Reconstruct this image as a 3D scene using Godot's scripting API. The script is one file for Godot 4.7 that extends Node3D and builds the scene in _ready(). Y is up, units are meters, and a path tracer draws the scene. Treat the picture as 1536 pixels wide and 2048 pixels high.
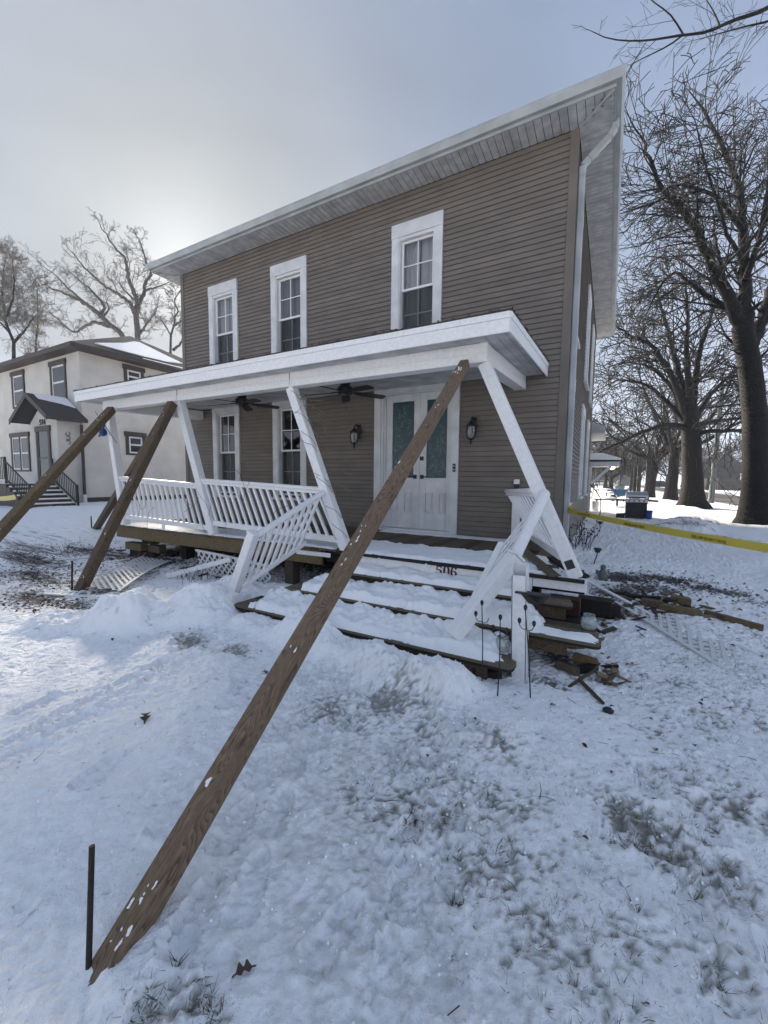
extends Node3D
# A leaning front porch held up by timbers, on a snowy street corner. World: x along the front wall (corner of the house at 0), y up, z out of the front wall.

class MB:
	var v := PackedVector3Array()
	var n := PackedVector3Array()
	var uv := PackedVector2Array()
	var c := PackedColorArray()
	var T := Transform3D.IDENTITY
	var uo := Vector2.ZERO
	func tri(a: Vector3, b: Vector3, d: Vector3, na: Vector3, nb: Vector3, nd: Vector3, ua := Vector2.ZERO, ub := Vector2.ZERO, ud := Vector2.ZERO) -> void:
		v.append(T * a); v.append(T * d); v.append(T * b)
		n.append(T.basis * na); n.append(T.basis * nd); n.append(T.basis * nb)
		uv.append(ua + uo); uv.append(ud + uo); uv.append(ub + uo)
	func poly(pts: Array, centre: Vector3, B := Basis.IDENTITY) -> void:
		# a flat convex polygon turned away from centre
		var nn: Vector3 = (pts[1] - pts[0]).cross(pts[2] - pts[0])
		if nn.length_squared() < 1e-16:
			return
		nn = nn.normalized()
		var m := Vector3.ZERO
		for q in pts:
			m += q
		m /= pts.size()
		if nn.dot(m - centre) < 0:
			nn = -nn
			pts = pts.duplicate()
			pts.reverse()
		var ln: Vector3 = B.transposed() * nn
		var us := []
		for q in pts:
			var lq: Vector3 = B.transposed() * (q - centre)
			if absf(ln.x) > 0.7:
				us.append(Vector2(lq.y, lq.z))
			elif absf(ln.y) > absf(ln.z):
				us.append(Vector2(lq.x, lq.z))
			else:
				us.append(Vector2(lq.x, lq.y + 0.37))
		for k in range(1, pts.size() - 1):
			tri(pts[0], pts[k], pts[k + 1], nn, nn, nn, us[0], us[k], us[k + 1])
	func face(a: Vector3, b: Vector3, d: Vector3, e: Vector3) -> void:
		var nn := (b - a).cross(d - a).normalized()
		var w := (b - a).length()
		var h := (d - b).length()
		tri(a, b, d, nn, nn, nn, Vector2.ZERO, Vector2(w, 0), Vector2(w, h))
		tri(a, d, e, nn, nn, nn, Vector2.ZERO, Vector2(w, h), Vector2(0, h))
	func box(at: Vector3, s: Vector3, bev := 0.0, B := Basis.IDENTITY) -> void:
		var h := s * 0.5
		var b := minf(bev, minf(h.x, minf(h.y, h.z)) * 0.8)
		if b <= 0.0:
			for ax in 3:
				for sg in [-1.0, 1.0]:
					var q := []
					for k in [[-1, -1], [1, -1], [1, 1], [-1, 1]]:
						var p := Vector3.ZERO
						p[ax] = sg * h[ax]
						p[(ax + 1) % 3] = k[0] * h[(ax + 1) % 3]
						p[(ax + 2) % 3] = k[1] * h[(ax + 2) % 3]
						q.append(at + B * p)
					poly(q, at, B)
			return
		for ax in 3:
			var a1 := (ax + 1) % 3
			var a2 := (ax + 2) % 3
			for sg in [-1.0, 1.0]:
				var q := []
				for k in [[-1, -1], [1, -1], [1, 1], [-1, 1]]:
					var p := Vector3.ZERO
					p[ax] = sg * h[ax]
					p[a1] = k[0] * (h[a1] - b)
					p[a2] = k[1] * (h[a2] - b)
					q.append(at + B * p)
				poly(q, at, B)
			for s1 in [-1.0, 1.0]:
				for s2 in [-1.0, 1.0]:
					# edge along ax between faces a1 and a2
					var q := []
					for k in [[-1, 0], [1, 0], [1, 1], [-1, 1]]:
						var p := Vector3.ZERO
						p[ax] = k[0] * (h[ax] - b)
						p[a1] = s1 * (h[a1] if k[1] == 0 else h[a1] - b)
						p[a2] = s2 * (h[a2] - b if k[1] == 0 else h[a2])
						q.append(at + B * p)
					poly(q, at, B)
		for sx in [-1.0, 1.0]:
			for sy in [-1.0, 1.0]:
				for sz in [-1.0, 1.0]:
					poly([at + B * Vector3(sx * h.x, sy * (h.y - b), sz * (h.z - b)), at + B * Vector3(sx * (h.x - b), sy * h.y, sz * (h.z - b)), at + B * Vector3(sx * (h.x - b), sy * (h.y - b), sz * h.z)], at, B)
	func span(x0: float, x1: float, y0: float, y1: float, z0: float, z1: float, bev := 0.0) -> void:
		box(Vector3((x0 + x1) * 0.5, (y0 + y1) * 0.5, (z0 + z1) * 0.5), Vector3(absf(x1 - x0), absf(y1 - y0), absf(z1 - z0)), bev)
	func beam(p0: Vector3, p1: Vector3, hgt: float, wid: float, up := Vector3.UP, bev := 0.004) -> void:
		var x := (p1 - p0).normalized()
		var z := x.cross(up).normalized()
		var y := z.cross(x).normalized()
		box((p0 + p1) * 0.5, Vector3(p0.distance_to(p1), hgt, wid), bev, Basis(x, y, z))
	func tube(pts: PackedVector3Array, rad: PackedFloat32Array, sides: int, cap := false) -> void:
		var m := pts.size()
		if m < 2:
			return
		var dir := (pts[1] - pts[0]).normalized()
		var a := dir.cross(Vector3(0.31, 0.17, 0.93))
		if a.length_squared() < 0.01:
			a = dir.cross(Vector3.UP)
		a = a.normalized()
		var ring := PackedVector3Array()
		var nrm := PackedVector3Array()
		var along := 0.0
		for i in m:
			if i > 0:
				along += pts[i].distance_to(pts[i - 1])
			var t := (pts[mini(i + 1, m - 1)] - pts[maxi(i - 1, 0)]).normalized()
			a = (a - t * a.dot(t)).normalized()
			var b := t.cross(a)
			var r2 := PackedVector3Array()
			var n2 := PackedVector3Array()
			for s in sides:
				var w := TAU * s / sides
				var o := a * cos(w) + b * sin(w)
				n2.append(o)
				r2.append(pts[i] + o * rad[i])
			if i > 0:
				for s in sides:
					var e := (s + 1) % sides
					var u0 := Vector2(along - 0.1, float(s) / sides * TAU * rad[i])
					var u1 := Vector2(along - 0.1, float(s + 1) / sides * TAU * rad[i])
					tri(ring[s], ring[e], r2[e], nrm[s], nrm[e], n2[e], u0, u1, u1 + Vector2(0.1, 0))
					tri(ring[s], r2[e], r2[s], nrm[s], n2[e], n2[s], u0, u1 + Vector2(0.1, 0), u0 + Vector2(0.1, 0))
			ring = r2
			nrm = n2
			if cap and (i == 0 or i == m - 1):
				var q := []
				for p in r2:
					q.append(p)
				poly(q, pts[i] - t * (-1.0 if i == 0 else 1.0))
	func line(p0: Vector3, p1: Vector3, r: float, sides := 6) -> void:
		tube(PackedVector3Array([p0, p1]), PackedFloat32Array([r, r]), sides, true)
	func lathe(at: Vector3, prof: Array, seg := 14, B := Basis.IDENTITY) -> void:
		# prof: [radius, height] from bottom to top
		for i in prof.size() - 1:
			var r0: float = prof[i][0]
			var r1: float = prof[i + 1][0]
			var y0: float = prof[i][1]
			var y1: float = prof[i + 1][1]
			var sl := Vector2(y1 - y0, r0 - r1).normalized()
			for s in seg:
				var w0 := TAU * s / seg
				var w1 := TAU * (s + 1) / seg
				var d0 := Vector3(cos(w0), 0, sin(w0))
				var d1 := Vector3(cos(w1), 0, sin(w1))
				var q0 := at + B * (d0 * r0 + Vector3.UP * y0)
				var q1 := at + B * (d1 * r0 + Vector3.UP * y0)
				var q2 := at + B * (d1 * r1 + Vector3.UP * y1)
				var q3 := at + B * (d0 * r1 + Vector3.UP * y1)
				var n0 := B * (d0 * sl.x + Vector3.UP * sl.y)
				var n1 := B * (d1 * sl.x + Vector3.UP * sl.y)
				if r0 > 1e-5:
					tri(q0, q2, q1, n0, n1, n1)
				if r1 > 1e-5:
					tri(q0, q3, q2, n0, n0, n1)
	func prism(pts: Array, off: Vector3) -> void:
		# flat outline (Vector3, any simple polygon) pushed along off
		var o: Vector3 = pts[0]
		var nn := Vector3.ZERO
		for k in range(1, pts.size() - 1):
			nn += (pts[k] - o).cross(pts[k + 1] - o)
		nn = nn.normalized()
		var ex: Vector3 = (pts[1] - o).normalized()
		var ey := nn.cross(ex)
		var p2 := PackedVector2Array()
		for q in pts:
			p2.append(Vector2((q - o).dot(ex), (q - o).dot(ey)))
		var ids := Geometry2D.triangulate_polygon(p2)
		var front := nn if nn.dot(off) > 0 else -nn
		for k in range(0, ids.size(), 3):
			for side in 2:
				var sh := off if side == 1 else Vector3.ZERO
				var fn := front if side == 1 else -front
				var A: Vector3 = pts[ids[k]] + sh
				var Bq: Vector3 = pts[ids[k + 1]] + sh
				var D: Vector3 = pts[ids[k + 2]] + sh
				if (Bq - A).cross(D - A).dot(fn) < 0:
					var sw := Bq
					Bq = D
					D = sw
				tri(A, Bq, D, fn, fn, fn, Vector2((A - o).dot(ex), (A - o).dot(ey)), Vector2((Bq - o).dot(ex), (Bq - o).dot(ey)), Vector2((D - o).dot(ex), (D - o).dot(ey)))
		for k in pts.size():
			var A: Vector3 = pts[k]
			var Bq: Vector3 = pts[(k + 1) % pts.size()]
			var side_n := (Bq - A).cross(front).normalized()
			if (nn.dot(front) < 0):
				side_n = -side_n
			var w := A.distance_to(Bq)
			if (Bq - A).cross(off).dot(side_n) > 0:
				tri(A, Bq, Bq + off, side_n, side_n, side_n, Vector2.ZERO, Vector2(w, 0), Vector2(w, 0.1))
				tri(A, Bq + off, A + off, side_n, side_n, side_n, Vector2.ZERO, Vector2(w, 0.1), Vector2(0, 0.1))
			else:
				tri(Bq, A, A + off, side_n, side_n, side_n, Vector2(w, 0), Vector2.ZERO, Vector2(0, 0.1))
				tri(Bq, A + off, Bq + off, side_n, side_n, side_n, Vector2(w, 0), Vector2(0, 0.1), Vector2(w, 0.1))
	func mesh(shift := Vector3.ZERO) -> ArrayMesh:
		var a := []
		a.resize(Mesh.ARRAY_MAX)
		if shift != Vector3.ZERO:
			v = Transform3D(Basis.IDENTITY, -shift) * v
		a[Mesh.ARRAY_VERTEX] = v
		a[Mesh.ARRAY_NORMAL] = n
		a[Mesh.ARRAY_TEX_UV] = uv
		if c.size() == v.size():
			a[Mesh.ARRAY_COLOR] = c
		var m := ArrayMesh.new()
		m.add_surface_from_arrays(Mesh.PRIMITIVE_TRIANGLES, a)
		return m

var taken := {}
var org := {}
var M := {}
var rng := RandomNumberGenerator.new()
const SLOPE := 0.33

func numbered(called: String, parent: Node) -> String:
	var key := str(parent.get_instance_id()) + called
	var k: int = taken.get(key, -1) + 1
	taken[key] = k
	return called if k == 0 else "%s_%03d" % [called, k]

func tag(o: Node, label := "", category := "", group := "", kind := "") -> Node:
	if label != "": o.set_meta("label", label)
	if category != "": o.set_meta("category", category)
	if group != "": o.set_meta("group", group)
	if kind != "": o.set_meta("kind", kind)
	return o

func thing(called: String, at: Vector3, label: String, category: String, group := "") -> Node3D:
	var o := Node3D.new()
	o.name = numbered(called, self)
	add_child(o)
	o.position = at
	org[o] = at
	tag(o, label, category, group)
	return o

func part(mb: MB, called: String, m: Material, parent: Node = self, label := "") -> MeshInstance3D:
	var o := MeshInstance3D.new()
	o.mesh = mb.mesh(org.get(parent, Vector3.ZERO))
	o.material_override = m
	o.name = numbered(called, parent)
	parent.add_child(o, true)
	org[o] = org.get(parent, Vector3.ZERO)
	if label != "":
		o.set_meta("label", label)
	return o

func single(mb: MB, called: String, m: Material, at: Vector3, label: String, category: String, group := "") -> MeshInstance3D:
	# a thing that is one mesh, with its origin at its base
	var o := MeshInstance3D.new()
	o.mesh = mb.mesh(at)
	o.material_override = m
	o.name = numbered(called, self)
	add_child(o)
	o.position = at
	org[o] = at
	tag(o, label, category, group)
	return o

func lin(r: float, g: float, b: float) -> Color:
	return Color(r, g, b).linear_to_srgb()

func noise(seed_: int, freq: float, oct := 3, kind := FastNoiseLite.TYPE_SIMPLEX_SMOOTH) -> FastNoiseLite:
	var f := FastNoiseLite.new()
	f.seed = seed_
	f.noise_type = kind
	f.frequency = freq
	f.fractal_octaves = oct
	f.fractal_type = FastNoiseLite.FRACTAL_FBM if oct > 1 else FastNoiseLite.FRACTAL_NONE
	return f

func tone_tex(seed_: int, freq: float, lo: float, hi: float, oct := 4, size := 512) -> ImageTexture:
	# grey mottling between lo and hi (sRGB), seamless
	var im := noise(seed_, freq, oct).get_seamless_image(size, size)
	im.convert(Image.FORMAT_L8)
	var d := im.get_data()
	for i in d.size():
		d[i] = int(clampf(lerpf(lo, hi, d[i] / 255.0), 0, 1) * 255)
	return ImageTexture.create_from_image(Image.create_from_data(size, size, false, Image.FORMAT_L8, d))

func bump_tex(seed_: int, freq: float, strength: float, oct := 4, size := 512, gain := 0.5) -> ImageTexture:
	var nz := noise(seed_, freq, oct)
	nz.fractal_gain = gain
	var im := nz.get_seamless_image(size, size)
	im.convert(Image.FORMAT_RGBA8)
	im.bump_map_to_normal_map(strength)
	return ImageTexture.create_from_image(im)

func wood_tex(seed_: int, light: Color, dark: Color, rings: float, knots: int, w := 1024, h := 256, speck := 0.0) -> ImageTexture:
	# plain-sawn boards: u runs along the grain. Contours of a stretched field give cathedral figures.
	var fa := noise(seed_, 1.0, 2)
	var fb := noise(seed_ + 7, 1.0, 3)
	var rg := RandomNumberGenerator.new()
	rg.seed = seed_
	var kn := []
	for k in knots:
		kn.append([rg.randf_range(0.05, 0.95), rg.randf_range(0.15, 0.85), rg.randf_range(0.006, 0.013)])
	var d := PackedByteArray()
	d.resize(w * h * 3)
	for y in h:
		var vv := float(y) / h
		for x in w:
			var uu := float(x) / w
			var f := fa.get_noise_2d(uu * 3.2, vv * 1.6) * 1.4 + absf(vv - 0.45) * 0.9
			var kd := 0.0
			for q in kn:
				var dx: float = (uu - q[0]) * 4.0
				var dy: float = vv - q[1]
				var e := dx * dx * 0.5 + dy * dy
				f += 0.5 * exp(-e / (q[2] * 3.0))
				if e < q[2] * 0.35:
					kd = maxf(kd, 1.0 - e / (q[2] * 0.35))
			var r := fposmod(f * rings, 1.0)
			var g := pow(r, 2.2) * 0.75 + 0.25 * (0.5 + 0.5 * fb.get_noise_2d(uu * 8.0, vv * 240.0))
			g = clampf(g + 0.22 * fb.get_noise_2d(uu * 40.0 + 9.0, vv * 6.0), 0, 1)
			g = maxf(g, kd)
			var cc := light.lerp(dark, g)
			var i := (y * w + x) * 3
			d[i] = int(clampf(cc.r, 0, 1) * 255)
			d[i + 1] = int(clampf(cc.g, 0, 1) * 255)
			d[i + 2] = int(clampf(cc.b, 0, 1) * 255)
	return ImageTexture.create_from_image(Image.create_from_data(w, h, false, Image.FORMAT_RGB8, d))

func snow_dirt_tex() -> ImageTexture:
	# faint grey mottling with specks of grit
	var w := 1024
	var a := noise(84, 0.012, 4).get_seamless_image(w, w)
	var b := noise(85, 0.09, 2).get_seamless_image(w, w)
	a.convert(Image.FORMAT_L8)
	b.convert(Image.FORMAT_L8)
	var da := a.get_data()
	var db := b.get_data()
	for i in da.size():
		var m := 0.96 + 0.04 * da[i] / 255.0
		if db[i] > 208:
			m -= (db[i] - 208) / 47.0 * 0.55 * clampf(da[i] / 255.0 * 2.0 - 0.6, 0, 1)
		da[i] = int(clampf(m, 0, 1) * 255)
	return ImageTexture.create_from_image(Image.create_from_data(w, w, false, Image.FORMAT_L8, da))

func plain(col: Color, rough := 0.7, tex: Texture2D = null, scale := 1.0, bump: Texture2D = null, bump_amount := 0.3, metal := 0.0) -> StandardMaterial3D:
	var m := StandardMaterial3D.new()
	m.albedo_color = col
	m.roughness = rough
	m.metallic = metal
	if tex or bump:
		m.uv1_triplanar = true
		m.uv1_world_triplanar = true
		m.uv1_scale = Vector3.ONE * scale
	if tex:
		m.albedo_texture = tex
	if bump:
		m.normal_enabled = true
		m.normal_texture = bump
		m.normal_scale = bump_amount
	return m

func wood(tex: Texture2D, tint: Color, us: float, vs: float, bump: Texture2D = null) -> StandardMaterial3D:
	var m := StandardMaterial3D.new()
	m.albedo_texture = tex
	m.albedo_color = tint
	m.roughness = 0.85
	m.uv1_scale = Vector3(us, vs, 1)
	if bump:
		m.normal_enabled = true
		m.normal_texture = bump
		m.normal_scale = 0.4
	return m

func base_y(x: float, z: float) -> float:
	return -SLOPE * smoothstep(-1.0, 2.8, z) * (1.0 - 0.6 * smoothstep(-8.0, -14.0, x)) + 0.12 * smoothstep(-10.0, -17.0, x)

func make_materials() -> void:
	var mott := tone_tex(3, 0.008, 0.72, 1.0)
	var fine := tone_tex(5, 0.05, 0.75, 1.0)
	var grime := tone_tex(8, 0.012, 0.55, 1.0, 5)
	var b_fine := bump_tex(11, 0.06, 3.0)
	var b_rough := bump_tex(12, 0.03, 6.0)
	M.siding = plain(lin(0.196, 0.171, 0.147), 0.75, tone_tex(21, 0.008, 0.88, 1.0, 5), 0.35, b_fine, 0.10)
	M.siding_b = plain(lin(0.187, 0.162, 0.139), 0.75, tone_tex(22, 0.008, 0.88, 1.0, 5), 0.35, b_fine, 0.10)
	M.siding_c = plain(lin(0.206, 0.180, 0.155), 0.75, tone_tex(23, 0.008, 0.88, 1.0, 5), 0.35, b_fine, 0.10)
	M.sheath = plain(lin(0.07, 0.06, 0.05), 0.9)
	M.trim = plain(lin(0.72, 0.735, 0.75), 0.55, tone_tex(24, 0.01, 0.88, 1.0), 0.5)
	M.vinyl = plain(lin(0.86, 0.865, 0.87), 0.45, tone_tex(25, 0.03, 0.93, 1.0, 5), 1.1)
	M.gutter = plain(lin(0.46, 0.49, 0.50), 0.4, tone_tex(26, 0.01, 0.8, 1.0, 5), 0.35)
	M.soffit = plain(lin(0.62, 0.63, 0.64), 0.6, tone_tex(27, 0.02, 0.80, 1.0), 0.5)
	M.soffit_b = plain(lin(0.55, 0.56, 0.57), 0.6, tone_tex(27, 0.02, 0.80, 1.0), 0.5)
	M.ceiling = plain(lin(0.66, 0.66, 0.67), 0.6, mott, 0.5)
	M.shingle = plain(lin(0.075, 0.068, 0.066), 0.95, fine, 3.0, b_rough, 0.6)
	M.glass = plain(lin(0.05, 0.06, 0.075), 0.03)
	M.glass.transparency = BaseMaterial3D.TRANSPARENCY_ALPHA
	M.glass.albedo_color = Color(0.1, 0.12, 0.14, 0.16)
	M.screen = plain(lin(0.02, 0.021, 0.023), 0.5)
	M.screen.transparency = BaseMaterial3D.TRANSPARENCY_ALPHA
	M.screen.albedo_color = Color(0.10, 0.11, 0.12, 0.55)
	M.curtain = plain(lin(0.86, 0.87, 0.89), 0.95, fine, 3.0)
	M.curtain_dark = plain(lin(0.42, 0.43, 0.46), 0.95, fine, 3.0)
	M.room = plain(lin(0.16, 0.15, 0.14), 0.9)
	M.black = plain(lin(0.012, 0.012, 0.013), 0.45)
	M.iron = plain(lin(0.018, 0.017, 0.017), 0.55, fine, 6.0)
	M.rust = plain(lin(0.035, 0.024, 0.02), 0.8, tone_tex(31, 0.03, 0.45, 1.0, 5), 4.0)
	M.teal = plain(lin(0.028, 0.068, 0.078), 0.35)
	M.frost = plain(lin(0.20, 0.29, 0.31), 0.5)
	M.lamp_glass = plain(lin(0.30, 0.31, 0.31), 0.15)
	M.lamp_glass.transparency = BaseMaterial3D.TRANSPARENCY_ALPHA
	M.lamp_glass.albedo_color = Color(0.75, 0.77, 0.78, 0.35)
	var wa := wood_tex(41, Color(0.65, 0.568, 0.478), Color(0.36, 0.285, 0.225), 6.0, 9)
	var wb := wood_tex(52, Color(0.60, 0.55, 0.48), Color(0.27, 0.24, 0.21), 9.0, 3)
	var wc := wood_tex(63, Color(0.60, 0.54, 0.42), Color(0.39, 0.33, 0.23), 6.0, 3)
	M.brace = wood(wa, Color(0.80, 0.785, 0.765), 0.40, 4.2, b_fine)
	M.brace_b = wood(wa, Color(0.64, 0.63, 0.60), 0.4, 4.0, b_fine)
	M.brace_c = wood(wb, Color(0.82, 0.77, 0.65), 0.4, 4.0, b_fine)
	M.treated = wood(wc, Color(0.78, 0.77, 0.72), 0.4, 3.0, b_fine)
	M.grey_wood = wood(wb, Color(0.76, 0.72, 0.67), 0.5, 4.0, b_fine)
	M.grey_wood_b = wood(wb, Color(0.62, 0.58, 0.54), 0.5, 4.0, b_fine)
	M.tread = wood(wb, Color(0.80, 0.80, 0.75), 0.5, 4.0, b_fine)
	M.nosing = wood(wb, Color(0.30, 0.31, 0.28), 0.5, 4.0, b_fine)
	M.riser = wood(wb, Color(0.66, 0.60, 0.53), 0.5, 3.0, b_fine)
	M.red_wood = wood(wa, Color(0.42, 0.25, 0.20), 0.5, 3.0, b_fine)
	M.split_dry = plain(lin(0.24, 0.19, 0.12), 0.9)
	M.split_wood = wood(wc, Color(0.90, 0.84, 0.74), 0.6, 3.0, b_fine)
	M.dark_wood = wood(wb, Color(0.26, 0.235, 0.215), 0.5, 3.0, b_fine)
	M.bark = plain(lin(0.024, 0.021, 0.018), 0.95, tone_tex(71, 0.03, 0.2, 1.0, 5), 1.6, bump_tex(74, 0.03, 14.0), 1.5)
	M.bark.uv1_scale = Vector3(2.6, 0.5, 2.6)
	M.twig = plain(lin(0.008, 0.007, 0.0065), 0.9)
	M.bark_pale = plain(lin(0.17, 0.155, 0.135), 0.9, tone_tex(72, 0.012, 0.45, 1.0, 4), 0.8)
	M.twig_pale = plain(lin(0.13, 0.118, 0.105), 0.9)
	M.stucco = plain(lin(0.58, 0.565, 0.53), 0.9, tone_tex(73, 0.006, 0.90, 1.0), 0.25, b_rough, 0.35)
	M.brown = plain(lin(0.055, 0.040, 0.036), 0.6, mott, 1.0)
	M.concrete = plain(lin(0.24, 0.235, 0.225), 0.9, fine, 1.5, b_fine, 0.3)
	M.snow = plain(lin(0.95, 0.955, 0.955), 0.75, tone_tex(81, 0.03, 0.95, 1.0), 3.0, bump_tex(82, 0.10, 3.0), 0.5)
	M.snow_clean = M.snow
	M.dry = plain(lin(0.07, 0.048, 0.034), 0.85)
	M.blue = plain(lin(0.02, 0.05, 0.20), 0.4)
	M.barrow_blue = plain(lin(0.02, 0.075, 0.19), 0.45)
	M.steel = plain(lin(0.45, 0.46, 0.46), 0.3, null, 1.0, null, 0.0, 0.8)
	M.grey = plain(lin(0.18, 0.20, 0.20), 0.8, fine, 3.0)
	M.white = plain(lin(0.78, 0.78, 0.78), 0.6)
	M.lattice = plain(lin(0.68, 0.68, 0.67), 0.55)
	M.number_red = plain(lin(0.07, 0.016, 0.013), 0.6)
	M.text = plain(lin(0.008, 0.008, 0.008), 0.6)
	M.tape = plain(lin(0.52, 0.43, 0.06), 0.45)
	M.asphalt = plain(lin(0.10, 0.095, 0.088), 0.9, tone_tex(91, 0.008, 0.75, 1.0, 5), 0.2)
	M.fence = plain(lin(0.13, 0.115, 0.10), 0.9, mott, 0.3)
	M.far_dark = plain(lin(0.022, 0.020, 0.023), 0.9)
	M.jar = plain(lin(0.30, 0.31, 0.31), 0.1)
	M.jar.transparency = BaseMaterial3D.TRANSPARENCY_ALPHA
	M.jar.albedo_color = Color(0.72, 0.76, 0.76, 0.38)
	M.litter = plain(Color.WHITE, 0.9)
	M.litter.vertex_color_use_as_albedo = true
	M.ground = M.snow.duplicate()
	M.ground.albedo_color = Color.WHITE
	M.ground.albedo_texture = snow_dirt_tex()
	M.ground.normal_texture = bump_tex(83, 0.022, 16.0, 5, 1024, 0.72)
	M.ground.normal_scale = 0.6
	M.ground.uv1_scale = Vector3.ONE * 0.85
	M.ground.vertex_color_use_as_albedo = true
	M.ground.roughness = 0.8
func _ready() -> void:
	rng.seed = 506
	# camera
	var cam := Camera3D.new()
	cam.name = "camera"
	cam.transform = Transform3D(Basis(Vector3(0.874266, 0.010578, -0.485332), Vector3(-0.048795, 0.996606, -0.066178), Vector3(0.482985, 0.081539, 0.871825)).orthonormalized(), Vector3(0.590, 1.2, 6.263))
	cam.fov = rad_to_deg(2.0 * atan(1024.0 / 808.0))
	cam.near = 0.05
	cam.far = 900.0
	add_child(cam)
	cam.current = true
	# sky, sun, exposure
	var sun_to := Vector3(-0.745, 0.399, -0.534).normalized()
	var env := Environment.new()
	env.background_mode = Environment.BG_SKY
	var sky := Sky.new()
	var pan := PanoramaSkyMaterial.new()
	pan.panorama = sky_panorama(sun_to)
	sky.sky_material = pan
	env.sky = sky
	env.background_energy_multiplier = 1.0
	env.tonemap_mode = Environment.TONE_MAPPER_LINEAR
	env.tonemap_exposure = 3.0
	env.sdfgi_enabled = true
	env.ssao_enabled = true
	env.ssil_enabled = true
	env.fog_enabled = true
	env.fog_density = 0.0014
	env.fog_light_color = Color(0.72, 0.75, 0.80)
	var we := WorldEnvironment.new()
	we.environment = env
	add_child(we)
	var sun := DirectionalLight3D.new()
	sun.name = "sun"
	sun.light_color = Color(1.0, 0.95, 0.88)
	sun.light_energy = 1.6
	sun.light_angular_distance = 9.0
	sun.shadow_enabled = true
	add_child(sun)
	sun.look_at_from_position(sun_to * 50.0, Vector3.ZERO)
	make_materials()
	print("materials")
	build_ground()
	print("ground")
	build_house()
	print("house")
	build_porch()
	build_steps()
	build_stair_rails()
	build_braces()
	print("porch")
	build_neighbour()
	build_far()
	print("far")
	build_trees()
	print("trees")
	build_props()
	build_litter()
	print("done")

func sky_panorama(s: Vector3) -> ImageTexture:
	var w := 768
	var h := 384
	var cl := noise(17, 1.3, 4)
	var st := noise(19, 1.0, 3)
	var im := Image.create(w, h, false, Image.FORMAT_RGBF)
	for y in h:
		var th := PI * (y + 0.5) / h
		for x in w:
			var ph := TAU * (x + 0.5) / w
			var d := Vector3(sin(ph) * sin(th), cos(th), -cos(ph) * sin(th))
			var up := maxf(d.y, 0.0)
			var c := Vector3(0.110, 0.147, 0.228).lerp(Vector3(0.40, 0.44, 0.50), pow(1.0 - up, 3.0))
			var ang := rad_to_deg(acos(clampf(d.dot(s), -1, 1)))
			# veil of thin cloud, thicker towards the sun
			var p := d / (up + 0.35)
			var veil := 0.5 + 0.5 * cl.get_noise_3d(p.x * 0.9, p.z * 0.9, 0.0) + 0.25 * st.get_noise_3d(p.x * 3.5 + p.z, p.z * 1.1, 4.0)
			c = c.lerp(Vector3(0.076, 0.087, 0.100) * (0.85 + 0.5 * pow(1.0 - up, 3.0)), clampf(exp(-ang / 34.0) * 1.35, 0, 1))
			var wisp := clampf(st.get_noise_3d(p.x * 2.2 + p.z * 2.6, p.z * 0.5 - p.x * 0.5, 9.0) + 0.35 * cl.get_noise_3d(p.x * 4.0, p.z * 4.0, 2.0), -0.6, 0.6)
			c *= 1.0 + (veil - 0.5) * 0.22 + wisp * 0.26 * exp(-ang / 45.0)
			c += Vector3(0.135, 0.135, 0.131) * exp(-ang * ang / (2.0 * 18.0 * 18.0)) + Vector3(0.07, 0.068, 0.063) * exp(-ang * ang / (2.0 * 7.0 * 7.0)) + Vector3(0.08, 0.075, 0.07) * exp(-ang * ang / 14.0)
			c += Vector3(0.012, 0.012, 0.012) * exp(-pow((ang - 22.0) / 5.0, 2.0))
			if d.y < 0:
				c = c.lerp(Vector3(0.5, 0.53, 0.58), clampf(-d.y * 8.0, 0, 1))
			im.set_pixel(x, y, Color(c.x, c.y, c.z))
	return ImageTexture.create_from_image(im)
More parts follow.
